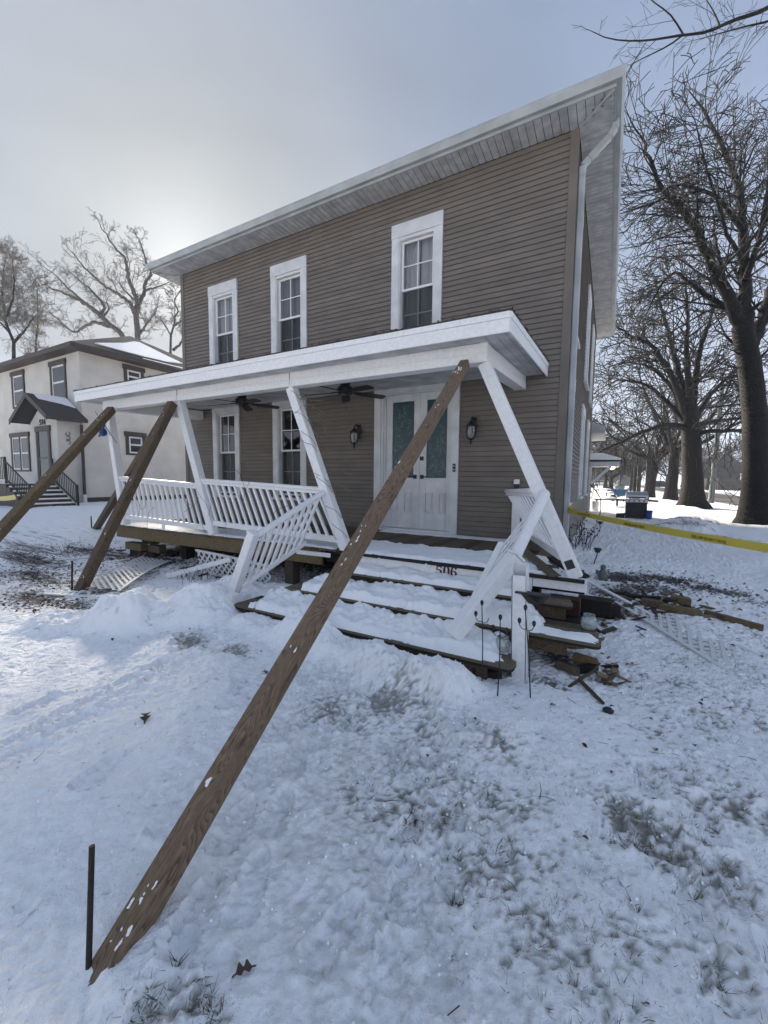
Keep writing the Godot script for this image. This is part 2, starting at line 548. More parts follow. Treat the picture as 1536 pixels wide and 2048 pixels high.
# x, z, radius x, radius z, kind (0 concrete, 1 turf, 2 dead leaves, 3 bare soil, 4 brick walk), strength
const PATCHES := [
	[-2.75, 3.95, 0.36, 0.17, 0, 1.0], [-2.25, 3.86, 0.30, 0.13, 0, 0.85], [-0.68, 3.84, 0.30, 0.20, 0, 0.95], [-0.90, 4.12, 0.42, 0.24, 0, 0.72], [-0.45, 4.05, 0.3, 0.2, 0, 0.6], [-1.5, 4.3, 0.5, 0.2, 0, 0.35],
	[0.15, 4.0, 0.22, 0.2, 1, 0.62], [-0.2, 4.62, 0.34, 0.24, 1, 0.62], [0.10, 4.40, 0.5, 0.25, 1, 0.55], [0.80, 4.20, 0.28, 0.16, 1, 0.8], [0.97, 4.34, 0.30, 0.15, 1, 0.8], [0.49, 4.86, 0.30, 0.2, 1, 0.62], [0.30, 4.72, 0.25, 0.3, 1, 0.6], [0.65, 5.1, 0.3, 0.16, 1, 0.5], [0.85, 4.75, 0.4, 0.2, 1, 0.55], [-0.4, 5.62, 0.16, 0.08, 1, 0.9], [1.15, 3.9, 0.5, 0.3, 1, 0.55],
	[-8.6, 3.05, 1.8, 0.36, 2, 1.05], [-8.3, 2.05, 1.2, 0.34, 2, 1.15], [-6.9, 3.55, 1.0, 0.32, 2, 1.0], [-5.6, 4.05, 0.9, 0.30, 2, 1.0], [-4.75, 4.0, 0.55, 0.24, 2, 1.0], [-9.6, 2.6, 1.5, 0.35, 2, 0.9], [-7.6, 3.9, 1.2, 0.3, 2, 0.75], [-5.9, 3.35, 0.5, 0.3, 2, 0.9], [-6.1, 3.0, 0.5, 0.4, 2, 0.7], [-6.4, 2.2, 1.4, 0.3, 2, 0.8], [-5.0, 3.4, 0.4, 0.5, 2, 0.6], [-11.2, 2.0, 1.6, 0.4, 2, 0.45], [-4.6, 2.3, 0.5, 0.2, 2, 0.6],
	[-4.4, 0.9, 4.2, 0.85, 3, 1.3], [-6.6, 1.95, 1.5, 0.32, 3, 1.25], [-4.3, 2.05, 0.9, 0.28, 3, 1.2], [-5.9, 2.8, 0.45, 0.5, 2, 1.1], [-5.25, 3.4, 0.3, 0.3, 2, 1.1], [0.85, 0.14, 0.38, 0.28, 3, 1.35], [1.28, 0.02, 0.45, 0.24, 3, 1.3], [1.75, 0.18, 0.42, 0.17, 3, 1.15], [0.80, 0.72, 0.46, 0.28, 3, 1.2], [1.1, 0.45, 0.5, 0.22, 3, 1.05], [2.1, 0.4, 0.5, 0.14, 3, 0.8], [0.35, 1.5, 0.4, 0.6, 3, 0.9], [0.3, 2.55, 0.34, 0.22, 3, 0.95], [0.22, 2.98, 0.24, 0.16, 3, 0.9], [0.5, 2.75, 0.25, 0.2, 2, 0.7],
	[1.6, 2.2, 0.9, 0.4, 1, 0.42], [1.3, 3.0, 0.7, 0.5, 1, 0.45], [2.1, 1.5, 0.8, 0.4, 2, 0.42], [2.6, 0.6, 1.2, 0.4, 2, 0.45], [1.0, 2.6, 0.4, 0.3, 2, 0.45], [0.9, 3.5, 0.4, 0.3, 2, 0.4],
	[1.95, -7.0, 0.75, 0.40, 0, 1.3], [2.62, -7.3, 0.34, 1.1, 4, 1.0], [2.88, -4.6, 0.24, 1.3, 4, 1.0], [3.3, -9.0, 1.3, 0.4, 2, 0.9], [5.0, -8.9, 1.2, 0.4, 2, 0.9],
]
const BANKS := [  # shovelled snow: ax, az, bx, bz, height, half width
	[-4.25, 4.38, -3.65, 3.92, 0.12, 0.22], [-3.75, 4.0, -3.10, 3.46, 0.17, 0.22], [-3.3, 3.3, -3.6, 2.8, 0.14, 0.3], [-2.6, 3.37, -1.7, 3.38, 0.09, 0.15], [-1.9, 3.38, -0.35, 3.52, 0.13, 0.18], [-0.9, 3.5, 0.0, 3.85, 0.06, 0.22],
	[-0.80, 5.60, -0.64, 5.62, 0.025, 0.09], [-5.55, 3.62, -5.40, 3.62, 0.04, 0.12], [2.2, -6.0, 3.0, -10.0, 0.10, 0.5], [3.4, -12.0, 3.6, -24.0, 0.12, 0.6], [-3.9, 2.5, -3.0, 2.4, 0.10, 0.25],
]
var n_big: FastNoiseLite
var n_mid: FastNoiseLite
var n_small: FastNoiseLite
var n_tiny: FastNoiseLite
var n_fleck: FastNoiseLite
var n_speck: FastNoiseLite

func bank(x: float, z: float, b: Array) -> float:
	var ax: float = b[0]
	var az: float = b[1]
	var dx: float = b[2] - ax
	var dz: float = b[3] - az
	var t := clampf(((x - ax) * dx + (z - az) * dz) / (dx * dx + dz * dz), 0, 1)
	var d := Vector2(x - ax - dx * t, z - az - dz * t).length() / float(b[5])
	if d > 2.2:
		return 0.0
	return float(b[4]) * exp(-d * d * d * d * 0.55)

func snow_y(x: float, z: float) -> float:
	var h := base_y(x, z)
	var near := 1.0 - smoothstep(14.0, 60.0, Vector2(x, z - 4.0).length())
	h += (n_big.get_noise_2d(x, z) * 0.045 + n_mid.get_noise_2d(x, z) * 0.012) * (0.35 + 0.65 * near)
	if near > 0.3:
		var flat := exp(-pow((x + 0.6 - (z - 3.6) * 0.5) / 1.1, 2.0)) * smoothstep(3.3, 3.8, z)
		var rough := 0.85 + 0.6 * smoothstep(-0.25, 0.35, n_big.get_noise_2d(x * 1.3 + 9.0, z * 1.3))
		h += n_small.get_noise_2d(x, z) * 0.009 * rough * (1.0 - 0.45 * flat) + n_tiny.get_noise_2d(x, z) * 0.010 * rough
	for b in BANKS:
		var k := bank(x, z, b)
		if k > 0.001:
			h += k * (1.0 + 0.40 * n_mid.get_noise_2d(x * 0.7 + 40.0, z * 0.7) + 0.16 * n_small.get_noise_2d(x, z + 30.0))
	# heap against the foot of the side wall
	if x > 0.0 and x < 1.4 and z < 0.0 and z > -12.0:
		h += 0.05 * exp(-x * 2.4)
	# the roadbed
	h -= 0.10 * (smoothstep(6.3, 7.0, x) - smoothstep(11.4, 12.2, x))
	return h

func axis(lo: float, hi: float, step: float, far: float, grow: float) -> PackedFloat32Array:
	var mid := PackedFloat32Array()
	var k := lo
	while k < hi:
		mid.append(k)
		k += step
	var up := PackedFloat32Array()
	var s := step
	k = hi
	while k < far:
		up.append(k)
		s *= grow
		k += s
	var dn := PackedFloat32Array()
	s = step * grow
	k = lo - s
	while k > -far:
		dn.append(k)
		s *= grow
		k -= s
	dn.reverse()
	dn.append_array(mid)
	dn.append_array(up)
	return dn

func build_ground() -> void:
	n_big = noise(101, 0.55, 2)
	n_mid = noise(102, 2.6, 2)
	n_small = noise(103, 8.0, 2)
	n_tiny = noise(104, 20.0, 2)
	n_fleck = noise(105, 11.0, 3)
	n_speck = noise(106, 30.0, 1)
	var xs := axis(-5.6, 2.2, 0.016, 320.0, 1.05)
	var zs := axis(0.0, 6.05, 0.016, 320.0, 1.05)
	var w := xs.size()
	var d := zs.size()
	var v := PackedVector3Array()
	v.resize(w * d)
	var cov := PackedFloat32Array()
	cov.resize(w * d)
	var col := PackedColorArray()
	col.resize(w * d)
	var tones := [Color(0.235, 0.23, 0.21), Color(0.185, 0.18, 0.15), Color(0.050, 0.036, 0.028), Color(0.022, 0.019, 0.017), Color(0.12, 0.075, 0.062)]
	for j in d:
		var z := zs[j]
		var act := []
		for p in PATCHES:
			if absf(z - p[1]) < p[3] * 2.3:
				act.append(p)
		for i in w:
			var x := xs[i]
			var k := j * w + i
			var y := snow_y(x, z)
			var amount := 0.0
			var cc := Color(0, 0, 0)
			var tot := 0.0
			for p in act:
				var ex: float = (x - p[0]) / p[2]
				var ez: float = (z - p[1]) / p[3]
				var e := ex * ex + ez * ez
				if e < 5.0:
					var g: float = exp(-e) * p[5]
					amount = maxf(amount, g)
					cc += tones[p[4]] * g
					tot += g
			var f := 0.0
			var shade := 1.0
			var grit := 0.0
			if amount > 0.06 or (absf(x) < 14.0 and z > -6.0 and z < 7.0):
				var fl := n_fleck.get_noise_2d(x, z)
				var ft := n_tiny.get_noise_2d(x + 60.0, z)
				var fm := n_mid.get_noise_2d(x * 1.3, z * 1.3 + 20.0)
				var fx := n_speck.get_noise_2d(x, z)
				f = clampf((amount + 0.42 * fl + 0.40 * ft + 0.34 * fx + 0.34 * fm - 0.50) / 0.46, 0, 0.92)
				# grit trodden into the packed snow on the way to the steps
				var way := exp(-pow((x + 0.9 - (z - 3.6) * 0.55) / 0.95, 2.0)) * smoothstep(3.45, 3.9, z) * (1.0 - 0.7 * smoothstep(5.0, 6.2, z))
				grit = way * clampf(0.50 + 0.8 * fl + 0.9 * ft + 0.8 * fx + 0.5 * fm, 0, 1)
				shade = 0.65 + 0.7 * (0.5 + fx)
			if tot < 0.02:
				cc = Color(0.085, 0.075, 0.055)
				tot = 1.0
				f *= 0.8
			cc = cc / tot * shade
			var s := Color(0.95, 0.955, 0.955)
			s = s.lerp(Color(0.46, 0.455, 0.43), grit * 0.58)
			col[k] = s.lerp(cc, f)
			col[k].a = 1.0
			cov[k] = f
			y -= f * 0.012
			v[k] = Vector3(x, y, z)
	# boot prints trodden into the snow
	var rg := RandomNumberGenerator.new()
	rg.seed = 77
	for q in 96:
		var px := rg.randf_range(-3.0, 1.6)
		var pz := rg.randf_range(3.7, 6.0)
		var turn := rg.randf_range(-0.7, 0.7) + 0.5
		if q < 60:
			# trails to and fro between the camera and the steps
			var tr := q / 15
			var u := (q % 15) / 15.0
			px = [-2.6, -1.4, -0.3, 0.9][tr] + u * [0.5, 1.2, 0.7, 0.4][tr] + (0.09 if q % 2 else -0.09)
			pz = 3.75 + u * 2.3
			turn = [0.2, 0.5, 0.3, 0.15][tr] + rg.randfn(0, 0.12)
		var dep := rg.randf_range(0.014, 0.030)
		var ux := Vector2(sin(turn), cos(turn))
		for j in range(maxi(0, zs.bsearch(pz - 0.22)), mini(d, zs.bsearch(pz + 0.22))):
			for i in range(maxi(0, xs.bsearch(px - 0.22)), mini(w, xs.bsearch(px + 0.22))):
				var r := Vector2(xs[i] - px, zs[j] - pz)
				var a := r.dot(ux) / 0.145
				var b := r.dot(Vector2(-ux.y, ux.x)) / (0.052 + 0.012 * a)
				var e := a * a * a * a + b * b * b * b
				if e < 3.0:
					var inside := 1.0 - smoothstep(0.75, 1.1, e)
					var rim := smoothstep(0.8, 1.3, e) * (1.0 - smoothstep(1.3, 3.0, e))
					v[j * w + i].y += -dep * inside * (0.8 + 0.2 * sin(a * 22.0)) + 0.014 * rim
	var nn := PackedVector3Array()
	nn.resize(w * d)
	for j in d:
		for i in w:
			var a := v[j * w + mini(i + 1, w - 1)] - v[j * w + maxi(i - 1, 0)]
			var b := v[mini(j + 1, d - 1) * w + i] - v[maxi(j - 1, 0) * w + i]
			nn[j * w + i] = b.cross(a).normalized()
	var ids := PackedInt32Array()
	ids.resize((w - 1) * (d - 1) * 6)
	var t := 0
	for j in d - 1:
		for i in w - 1:
			var k := j * w + i
			ids[t] = k; ids[t + 1] = k + 1; ids[t + 2] = k + w
			ids[t + 3] = k + 1; ids[t + 4] = k + w + 1; ids[t + 5] = k + w
			t += 6
	var a := []
	a.resize(Mesh.ARRAY_MAX)
	a[Mesh.ARRAY_VERTEX] = v
	a[Mesh.ARRAY_NORMAL] = nn
	a[Mesh.ARRAY_COLOR] = col
	a[Mesh.ARRAY_INDEX] = ids
	var m := ArrayMesh.new()
	m.add_surface_from_arrays(Mesh.PRIMITIVE_TRIANGLES, a)
	var o := MeshInstance3D.new()
	o.name = "ground"
	o.mesh = m
	o.material_override = M.ground
	add_child(o)
	tag(o, "trodden snow over lawn with patches of turf and leaves", "", "", "structure")
	# side street
	var r := MB.new()
	r.span(7.0, 11.4, -0.12, -0.045, -300, 14)
	var ro := part(r, "road", M.asphalt)
	tag(ro, "bare grey side street beyond the trees", "", "", "structure")
const FRONT_HOLES := [[-2.629, -2.001, 3.50, 5.165], [-5.365, -4.727, 3.50, 5.165], [-7.228, -6.600, 3.50, 5.165], [-7.185, -6.602, 0.85, 2.64], [-5.354, -4.752, 0.85, 2.64], [-2.94, -1.645, 0.30, 2.66]]
const SIDE_HOLES := [[0.28, 0.90, 3.40, 5.13], [0.28, 0.90, 0.90, 2.62], [3.72, 4.34, 3.40, 5.13], [3.52, 4.14, 0.90, 2.62], [6.2, 6.82, 3.40, 5.13], [5.95, 6.57, 0.90, 2.62]]
const EAVE := 5.85

func segs(lo: float, hi: float, y0: float, y1: float, holes: Array, grow := 0.0) -> Array:
	var cuts := []
	for h in holes:
		if y1 > h[2] - grow + 0.001 and y0 < h[3] + grow - 0.001:
			cuts.append([h[0] - grow, h[1] + grow])
	cuts.sort()
	var out := []
	var a := lo
	for q in cuts:
		if q[0] > a + 0.01:
			out.append([a, q[0]])
		a = maxf(a, q[1])
	if hi > a + 0.01:
		out.append([a, hi])
	return out

func sided_wall(house: Node, called: String, T: Transform3D, lo: float, hi: float, y0: float, y1: float, holes: Array, corner_lo: bool, corner_hi: bool) -> void:
	var mb := MB.new()
	mb.T = T
	var ys := [y0, y1]
	for h in holes:
		ys.append(h[2])
		ys.append(h[3])
	ys.sort()
	for k in ys.size() - 1:
		if ys[k + 1] - ys[k] > 0.005:
			for s in segs(lo, hi, ys[k], ys[k + 1], holes):
				mb.span(s[0], s[1], ys[k], ys[k + 1], -0.14, 0.0)
	var wall := part(mb, called, M.sheath, house)
	var step := 0.0780
	var seam := RandomNumberGenerator.new()
	seam.seed = 12
	var y := y0
	var k := 0
	var lo2 := lo + (0.085 if corner_lo else 0.0)
	var hi2 := hi - (0.085 if corner_hi else 0.0)
	while y < y1 - 0.02:
		var top := minf(y + step, y1)
		for s in segs(lo2, hi2, y, top, holes, 0.012):
			var b := MB.new()
			b.T = T
			var a: float = s[0]
			var e: float = s[1]
			# lapped course: the lower edge stands proud, a groove is left below it
			var p := [Vector3(a, y + 0.0065, 0.001), Vector3(a, y + 0.0065, 0.018), Vector3(a, y + 0.016, 0.018), Vector3(a, top, 0.006), Vector3(a, top, 0.001)]
			if e - a > 1.5 and seam.randf() < 0.45:
				# two lengths of board lapped over each other
				var cut := lerpf(a, e, seam.randf_range(0.15, 0.85))
				b.prism(p, Vector3(cut + 0.03 - a, 0, 0))
				var p2 := []
				for v in p:
					p2.append(Vector3(cut, v.y, v.z + (0.0018 if v.z > 0.002 else 0.0003)))
				b.prism(p2, Vector3(e - cut, 0, 0))
			else:
				b.prism(p, Vector3(e - a, 0, 0))
			part(b, "siding_board", [M.siding, M.siding_b, M.siding_c, M.siding][(k * 7 + k / 3) % 4], wall)
		y = top
		k += 1

func window(house: Node, T: Transform3D, x0: float, x1: float, y0: float, y1: float, curtain: Material, head := 0.21, side := 0.135) -> void:
	# x0..x1, y0..y1 is the opening; white casing all round
	var mb := MB.new()
	mb.T = T
	mb.span(x0 - side, x0, y0 - 0.05, y1, -0.01, 0.045, 0.004)
	mb.span(x1, x1 + side, y0 - 0.05, y1, -0.01, 0.045, 0.004)
	mb.span(x0 - side - 0.004, x1 + side + 0.004, y1 + 0.001, y1 + head, -0.01, 0.050, 0.004)
	mb.span(x0 - side - 0.02, x1 + side + 0.02, y0 - 0.10, y0 - 0.051, -0.01, 0.085, 0.006)
	# reveal
	mb.span(x0 + 0.001, x0 + 0.02, y0, y1 - 0.001, -0.15, 0.03)
	mb.span(x1 - 0.02, x1 - 0.001, y0, y1 - 0.001, -0.15, 0.03)
	mb.span(x0 + 0.021, x1 - 0.021, y1 - 0.05, y1 - 0.001, -0.15, 0.03)
	mb.span(x0 + 0.021, x1 - 0.021, y0, y0 + 0.03, -0.15, 0.04)
	var win := part(mb, "window", M.trim, house)
	var my := y0 + (y1 - y0) * 0.505
	var sx0 := x0 + 0.022
	var sx1 := x1 - 0.022
	for up in [true, false]:
		var b := MB.new()
		b.T = T
		var a := my - 0.02 if up else y0 + 0.031
		var e := y1 - 0.052 if up else my + 0.022
		var z := -0.060 if up else -0.095
		b.span(sx0, sx0 + 0.035, a, e, z, z + 0.032, 0.003)
		b.span(sx1 - 0.035, sx1, a, e, z, z + 0.032, 0.003)
		b.span(sx0 + 0.036, sx1 - 0.036, a, a + 0.038, z, z + 0.031, 0.003)
		b.span(sx0 + 0.036, sx1 - 0.036, e - 0.035, e, z, z + 0.031, 0.003)
		part(b, "sash", M.vinyl if up else M.gutter, win)
		var cx := (sx0 + sx1) * 0.5
		var cy := (a + e) * 0.5
		var mu := MB.new()
		mu.T = T
		mu.span(cx - 0.008, cx + 0.008, a + 0.039, e - 0.036, z + 0.016, z + 0.026)
		mu.span(sx0 + 0.037, cx - 0.009, cy - 0.008, cy + 0.008, z + 0.016, z + 0.026)
		mu.span(cx + 0.009, sx1 - 0.037, cy - 0.008, cy + 0.008, z + 0.016, z + 0.026)
		part(mu, "muntin", M.vinyl, win)
		for ix in 2:
			for iy in 2:
				var g := MB.new()
				g.T = T
				var gx0 := sx0 + 0.036 if ix == 0 else cx + 0.001
				var gx1 := cx - 0.001 if ix == 0 else sx1 - 0.036
				var gy0 := a + 0.039 if iy == 0 else cy + 0.001
				var gy1 := cy - 0.001 if iy == 0 else e - 0.036
				g.span(gx0, gx1, gy0, gy1, z + 0.008, z + 0.013)
				part(g, "pane", M.glass, win)
		if not up:
			var sc := MB.new()
			sc.T = T
			sc.face(Vector3(sx0 + 0.02, a, z + 0.045), Vector3(sx1 - 0.02, a, z + 0.045), Vector3(sx1 - 0.02, e - 0.02, z + 0.045), Vector3(sx0 + 0.02, e - 0.02, z + 0.045))
			part(sc, "insect_screen", M.screen, win)
	if curtain:
		# two gathered curtains
		for sd in 2:
			var q := MB.new()
			q.T = T
			var c0 := x0 - 0.05 if sd == 0 else (x0 + x1) * 0.5 + 0.015
			var c1 := (x0 + x1) * 0.5 - 0.015 if sd == 0 else x1 + 0.05
			var nseg := 28
			var px := Vector3.ZERO
			for s in nseg + 1:
				var t := float(s) / nseg
				var p := Vector3(lerpf(c0, c1, t), 0, -0.165 + 0.022 * sin(t * 26.0 + sd) + 0.008 * sin(t * 61.0))
				if s > 0:
					q.face(Vector3(px.x, y0 - 0.1, px.z), Vector3(p.x, y0 - 0.1, p.z), Vector3(p.x, y1 + 0.1, p.z), Vector3(px.x, y1 + 0.1, px.z))
				px = p
			part(q, "curtain", curtain, win)

func build_house() -> void:
	var house := thing("main_house", Vector3.ZERO, "two-storey house with taupe lap siding, white trim and wide eaves", "house")
	var F := Transform3D.IDENTITY
	var S := Transform3D(Basis(Vector3(0, 0, -1), Vector3.UP, Vector3(1, 0, 0)), Vector3.ZERO)
	sided_wall(house, "front_wall", F, -8.32, 0.0, 0.0, EAVE, FRONT_HOLES, true, true)
	sided_wall(house, "side_wall", S, 0.14, 8.6, 0.0, EAVE, SIDE_HOLES, false, false)
	# the two walls away from the street, plain courses
	var mb := MB.new()
	mb.span(-8.32, -8.18, 0, EAVE, -8.6, -0.14)
	mb.span(-8.18, -0.14, 0, EAVE, -8.6, -8.46)
	part(mb, "back_wall", M.siding, house)
	# corner boards
	for cx in [[-8.341, -8.236, -0.02, 0.028], [-0.084, 0.026, -0.0, 0.028]]:
		var b := MB.new()
		b.span(cx[0], cx[1], -0.15, EAVE - 0.002, 0.001, cx[3], 0.004)
		part(b, "corner_board", M.siding_b, house)
	var cb := MB.new()
	cb.span(0.001, 0.026, -0.15, EAVE - 0.002, -0.10, 0.0, 0.004)
	part(cb, "corner_board", M.siding_b, house)
	# foundation
	mb = MB.new()
	mb.span(-8.30, -0.02, -0.5, -0.001, -8.58, -0.02)
	part(mb, "foundation", M.concrete, house)
	# floors and an inner wall close the rooms
	mb = MB.new()
	mb.span(-8.17, -0.15, 0.24, 0.30, -8.45, -0.15)
	mb.span(-8.17, -0.15, 2.95, 3.15, -8.45, -0.15)
	mb.span(-8.17, -0.15, EAVE - 0.1, EAVE - 0.02, -8.45, -0.15)
	mb.span(-8.17, -0.15, 0.31, 2.94, -3.6, -3.5)
	mb.span(-8.17, -0.15, 3.16, 5.7, -3.6, -3.5)
	part(mb, "room", M.room, house)
	for k in 5:
		var h: Array = FRONT_HOLES[k]
		window(house, F, h[0], h[1], h[2], h[3], [M.curtain, M.curtain_dark, M.curtain, null, null][k], 0.21 if k < 3 else 0.13)
	for k in SIDE_HOLES.size():
		var h: Array = SIDE_HOLES[k]
		window(house, S, h[0], h[1], h[2], h[3], M.curtain if k % 2 == 0 else null)
	front_door(house, F)
	build_roof(house)
	build_wing(house)

func front_door(house: Node, T: Transform3D) -> void:
	var x0 := -2.94
	var x1 := -1.645
	var y0 := 0.30
	var y1 := 2.66
	var mb := MB.new()
	mb.span(x0 - 0.13, x0, y0, y1, -0.01, 0.05, 0.004)
	mb.span(x1, x1 + 0.125, y0 - 0.02, y1, -0.01, 0.05, 0.004)
	mb.span(x0 - 0.134, x1 + 0.13, y1 + 0.001, y1 + 0.12, -0.01, 0.055, 0.004)
	# stepped jamb
	mb.span(x0 + 0.001, x0 + 0.045, y0 + 0.05, y1 - 0.001, -0.14, 0.03, 0.003)
	mb.span(x1 - 0.045, x1 - 0.001, y0 + 0.05, y1 - 0.001, -0.14, 0.03, 0.003)
	mb.span(x0 + 0.046, x0 + 0.075, y0 + 0.05, y1 - 0.02, -0.14, 0.0, 0.003)
	mb.span(x1 - 0.075, x1 - 0.046, y0 + 0.05, y1 - 0.02, -0.14, 0.0, 0.003)
	mb.span(x0 + 0.046, x1 - 0.046, y1 - 0.02, y1 - 0.001, -0.14, 0.02)
	mb.span(x0 + 0.001, x1 - 0.001, y0 - 0.02, y0 + 0.05, -0.13, 0.06, 0.006)
	var door := part(mb, "double_door", M.trim, house)
	var split := -2.236
	for k in 2:
		var a := x0 + 0.077 if k == 0 else split + 0.004
		var e := split - 0.004 if k == 0 else x1 - 0.077
		var gx0 := -2.746 if k == 0 else -2.102
		var gx1 := -2.335 if k == 0 else -1.745
		var b := MB.new()
		var yb := 0.355
		var yt := 2.638
		var gy0 := 1.225
		var gy1 := 2.515
		b.span(a, gx0, yb, yt, -0.075, -0.03, 0.003)
		b.span(gx1, e, yb, yt, -0.075, -0.03, 0.003)
		b.span(gx0 + 0.001, gx1 - 0.001, gy1, yt, -0.075, -0.031, 0.003)
		b.span(gx0 + 0.001, gx1 - 0.001, yb, gy0, -0.075, -0.031, 0.003)
		if k == 0:
			b.span(split - 0.022, split + 0.018, yb, yt - 0.01, -0.029, -0.012, 0.004)
		var leaf := part(b, "door_leaf", M.trim, door)
		# patterned glass
		var g := MB.new()
		g.span(gx0 + 0.002, gx1 - 0.002, gy0 + 0.002, gy1 - 0.002, -0.058, -0.05)
		part(g, "door_glass", M.teal, door)
		var sw := MB.new()
		var r := RandomNumberGenerator.new()
		r.seed = 30 + k
		for q in 95:
			var p := Vector3(r.randf_range(gx0 + 0.03, gx1 - 0.03), r.randf_range(gy0 + 0.03, gy1 - 0.03), -0.0495)
			var ang := r.randf() * TAU
			var cur := r.randf_range(-9.0, 9.0)
			var prev := p
			for s in 7:
				ang += cur * 0.06 * (1.0 + s * 0.12)
				var nx := prev + Vector3(cos(ang), sin(ang), 0) * 0.013
				if nx.x < gx0 + 0.006 or nx.x > gx1 - 0.006 or nx.y < gy0 + 0.006 or nx.y > gy1 - 0.006:
					break
				var sd := Vector3(-sin(ang), cos(ang), 0) * 0.0019
				sw.face(prev - sd, nx - sd, nx + sd, prev + sd)
				prev = nx
		var fr := part(sw, "frosted_scroll_pattern", M.frost, door)
		fr.set_meta("kind", "stuff")
		# raised panels low on the leaf
		for q in ([[-2.771, -2.614], [-2.502, -2.352]] if k == 0 else [[-2.117, -1.962], [-1.868, -1.74]]):
			var pn := MB.new()
			for fr4 in [[q[0], q[1], 0.632, 0.652], [q[0], q[1], 0.960, 0.980], [q[0], q[0] + 0.018, 0.653, 0.959], [q[1] - 0.018, q[1], 0.653, 0.959]]:
				pn.span(fr4[0], fr4[1], fr4[2], fr4[3], -0.0300, -0.012, 0.004)
			pn.span(q[0] + 0.030, q[1] - 0.030, 0.665, 0.947, -0.0300, -0.016, 0.008)
			part(pn, "raised_panel", M.trim, door)
		var hd := MB.new()
		var hx := -2.300 if k == 0 else -2.172
		var sg := -1.0 if k == 0 else 1.0
		hd.span(hx - 0.033, hx + 0.033, 1.210, 1.276, -0.0299, -0.018, 0.002)
		hd.span(hx - 0.012, hx + 0.012, 1.232, 1.254, -0.018, 0.025, 0.002)
		hd.span(hx + sg * 0.005, hx + sg * 0.12, 1.236, 1.252, 0.012, 0.026, 0.003)
		part(hd, "door_handle", M.black, door)
	var db := MB.new()
	db.span(-2.179 - 0.033, -2.179 + 0.033, 1.517, 1.583, -0.0299, -0.014, 0.003)
	part(db, "deadbolt", M.black, door)
	var bell := MB.new()
	bell.span(-1.603, -1.557, 1.325, 1.455, 0.051, 0.064, 0.003)
	part(bell, "doorbell_plate", M.black, door, "black doorbell plate with two pale buttons")
	bell = MB.new()
	for yy in [1.362, 1.418]:
		bell.lathe(Vector3(-1.58, yy, 0.0645), [[0.014, 0.0], [0.013, 0.005], [0.0, 0.007]], 12, Basis(Vector3.RIGHT, PI / 2))
	part(bell, "doorbell_button", M.gutter, door)

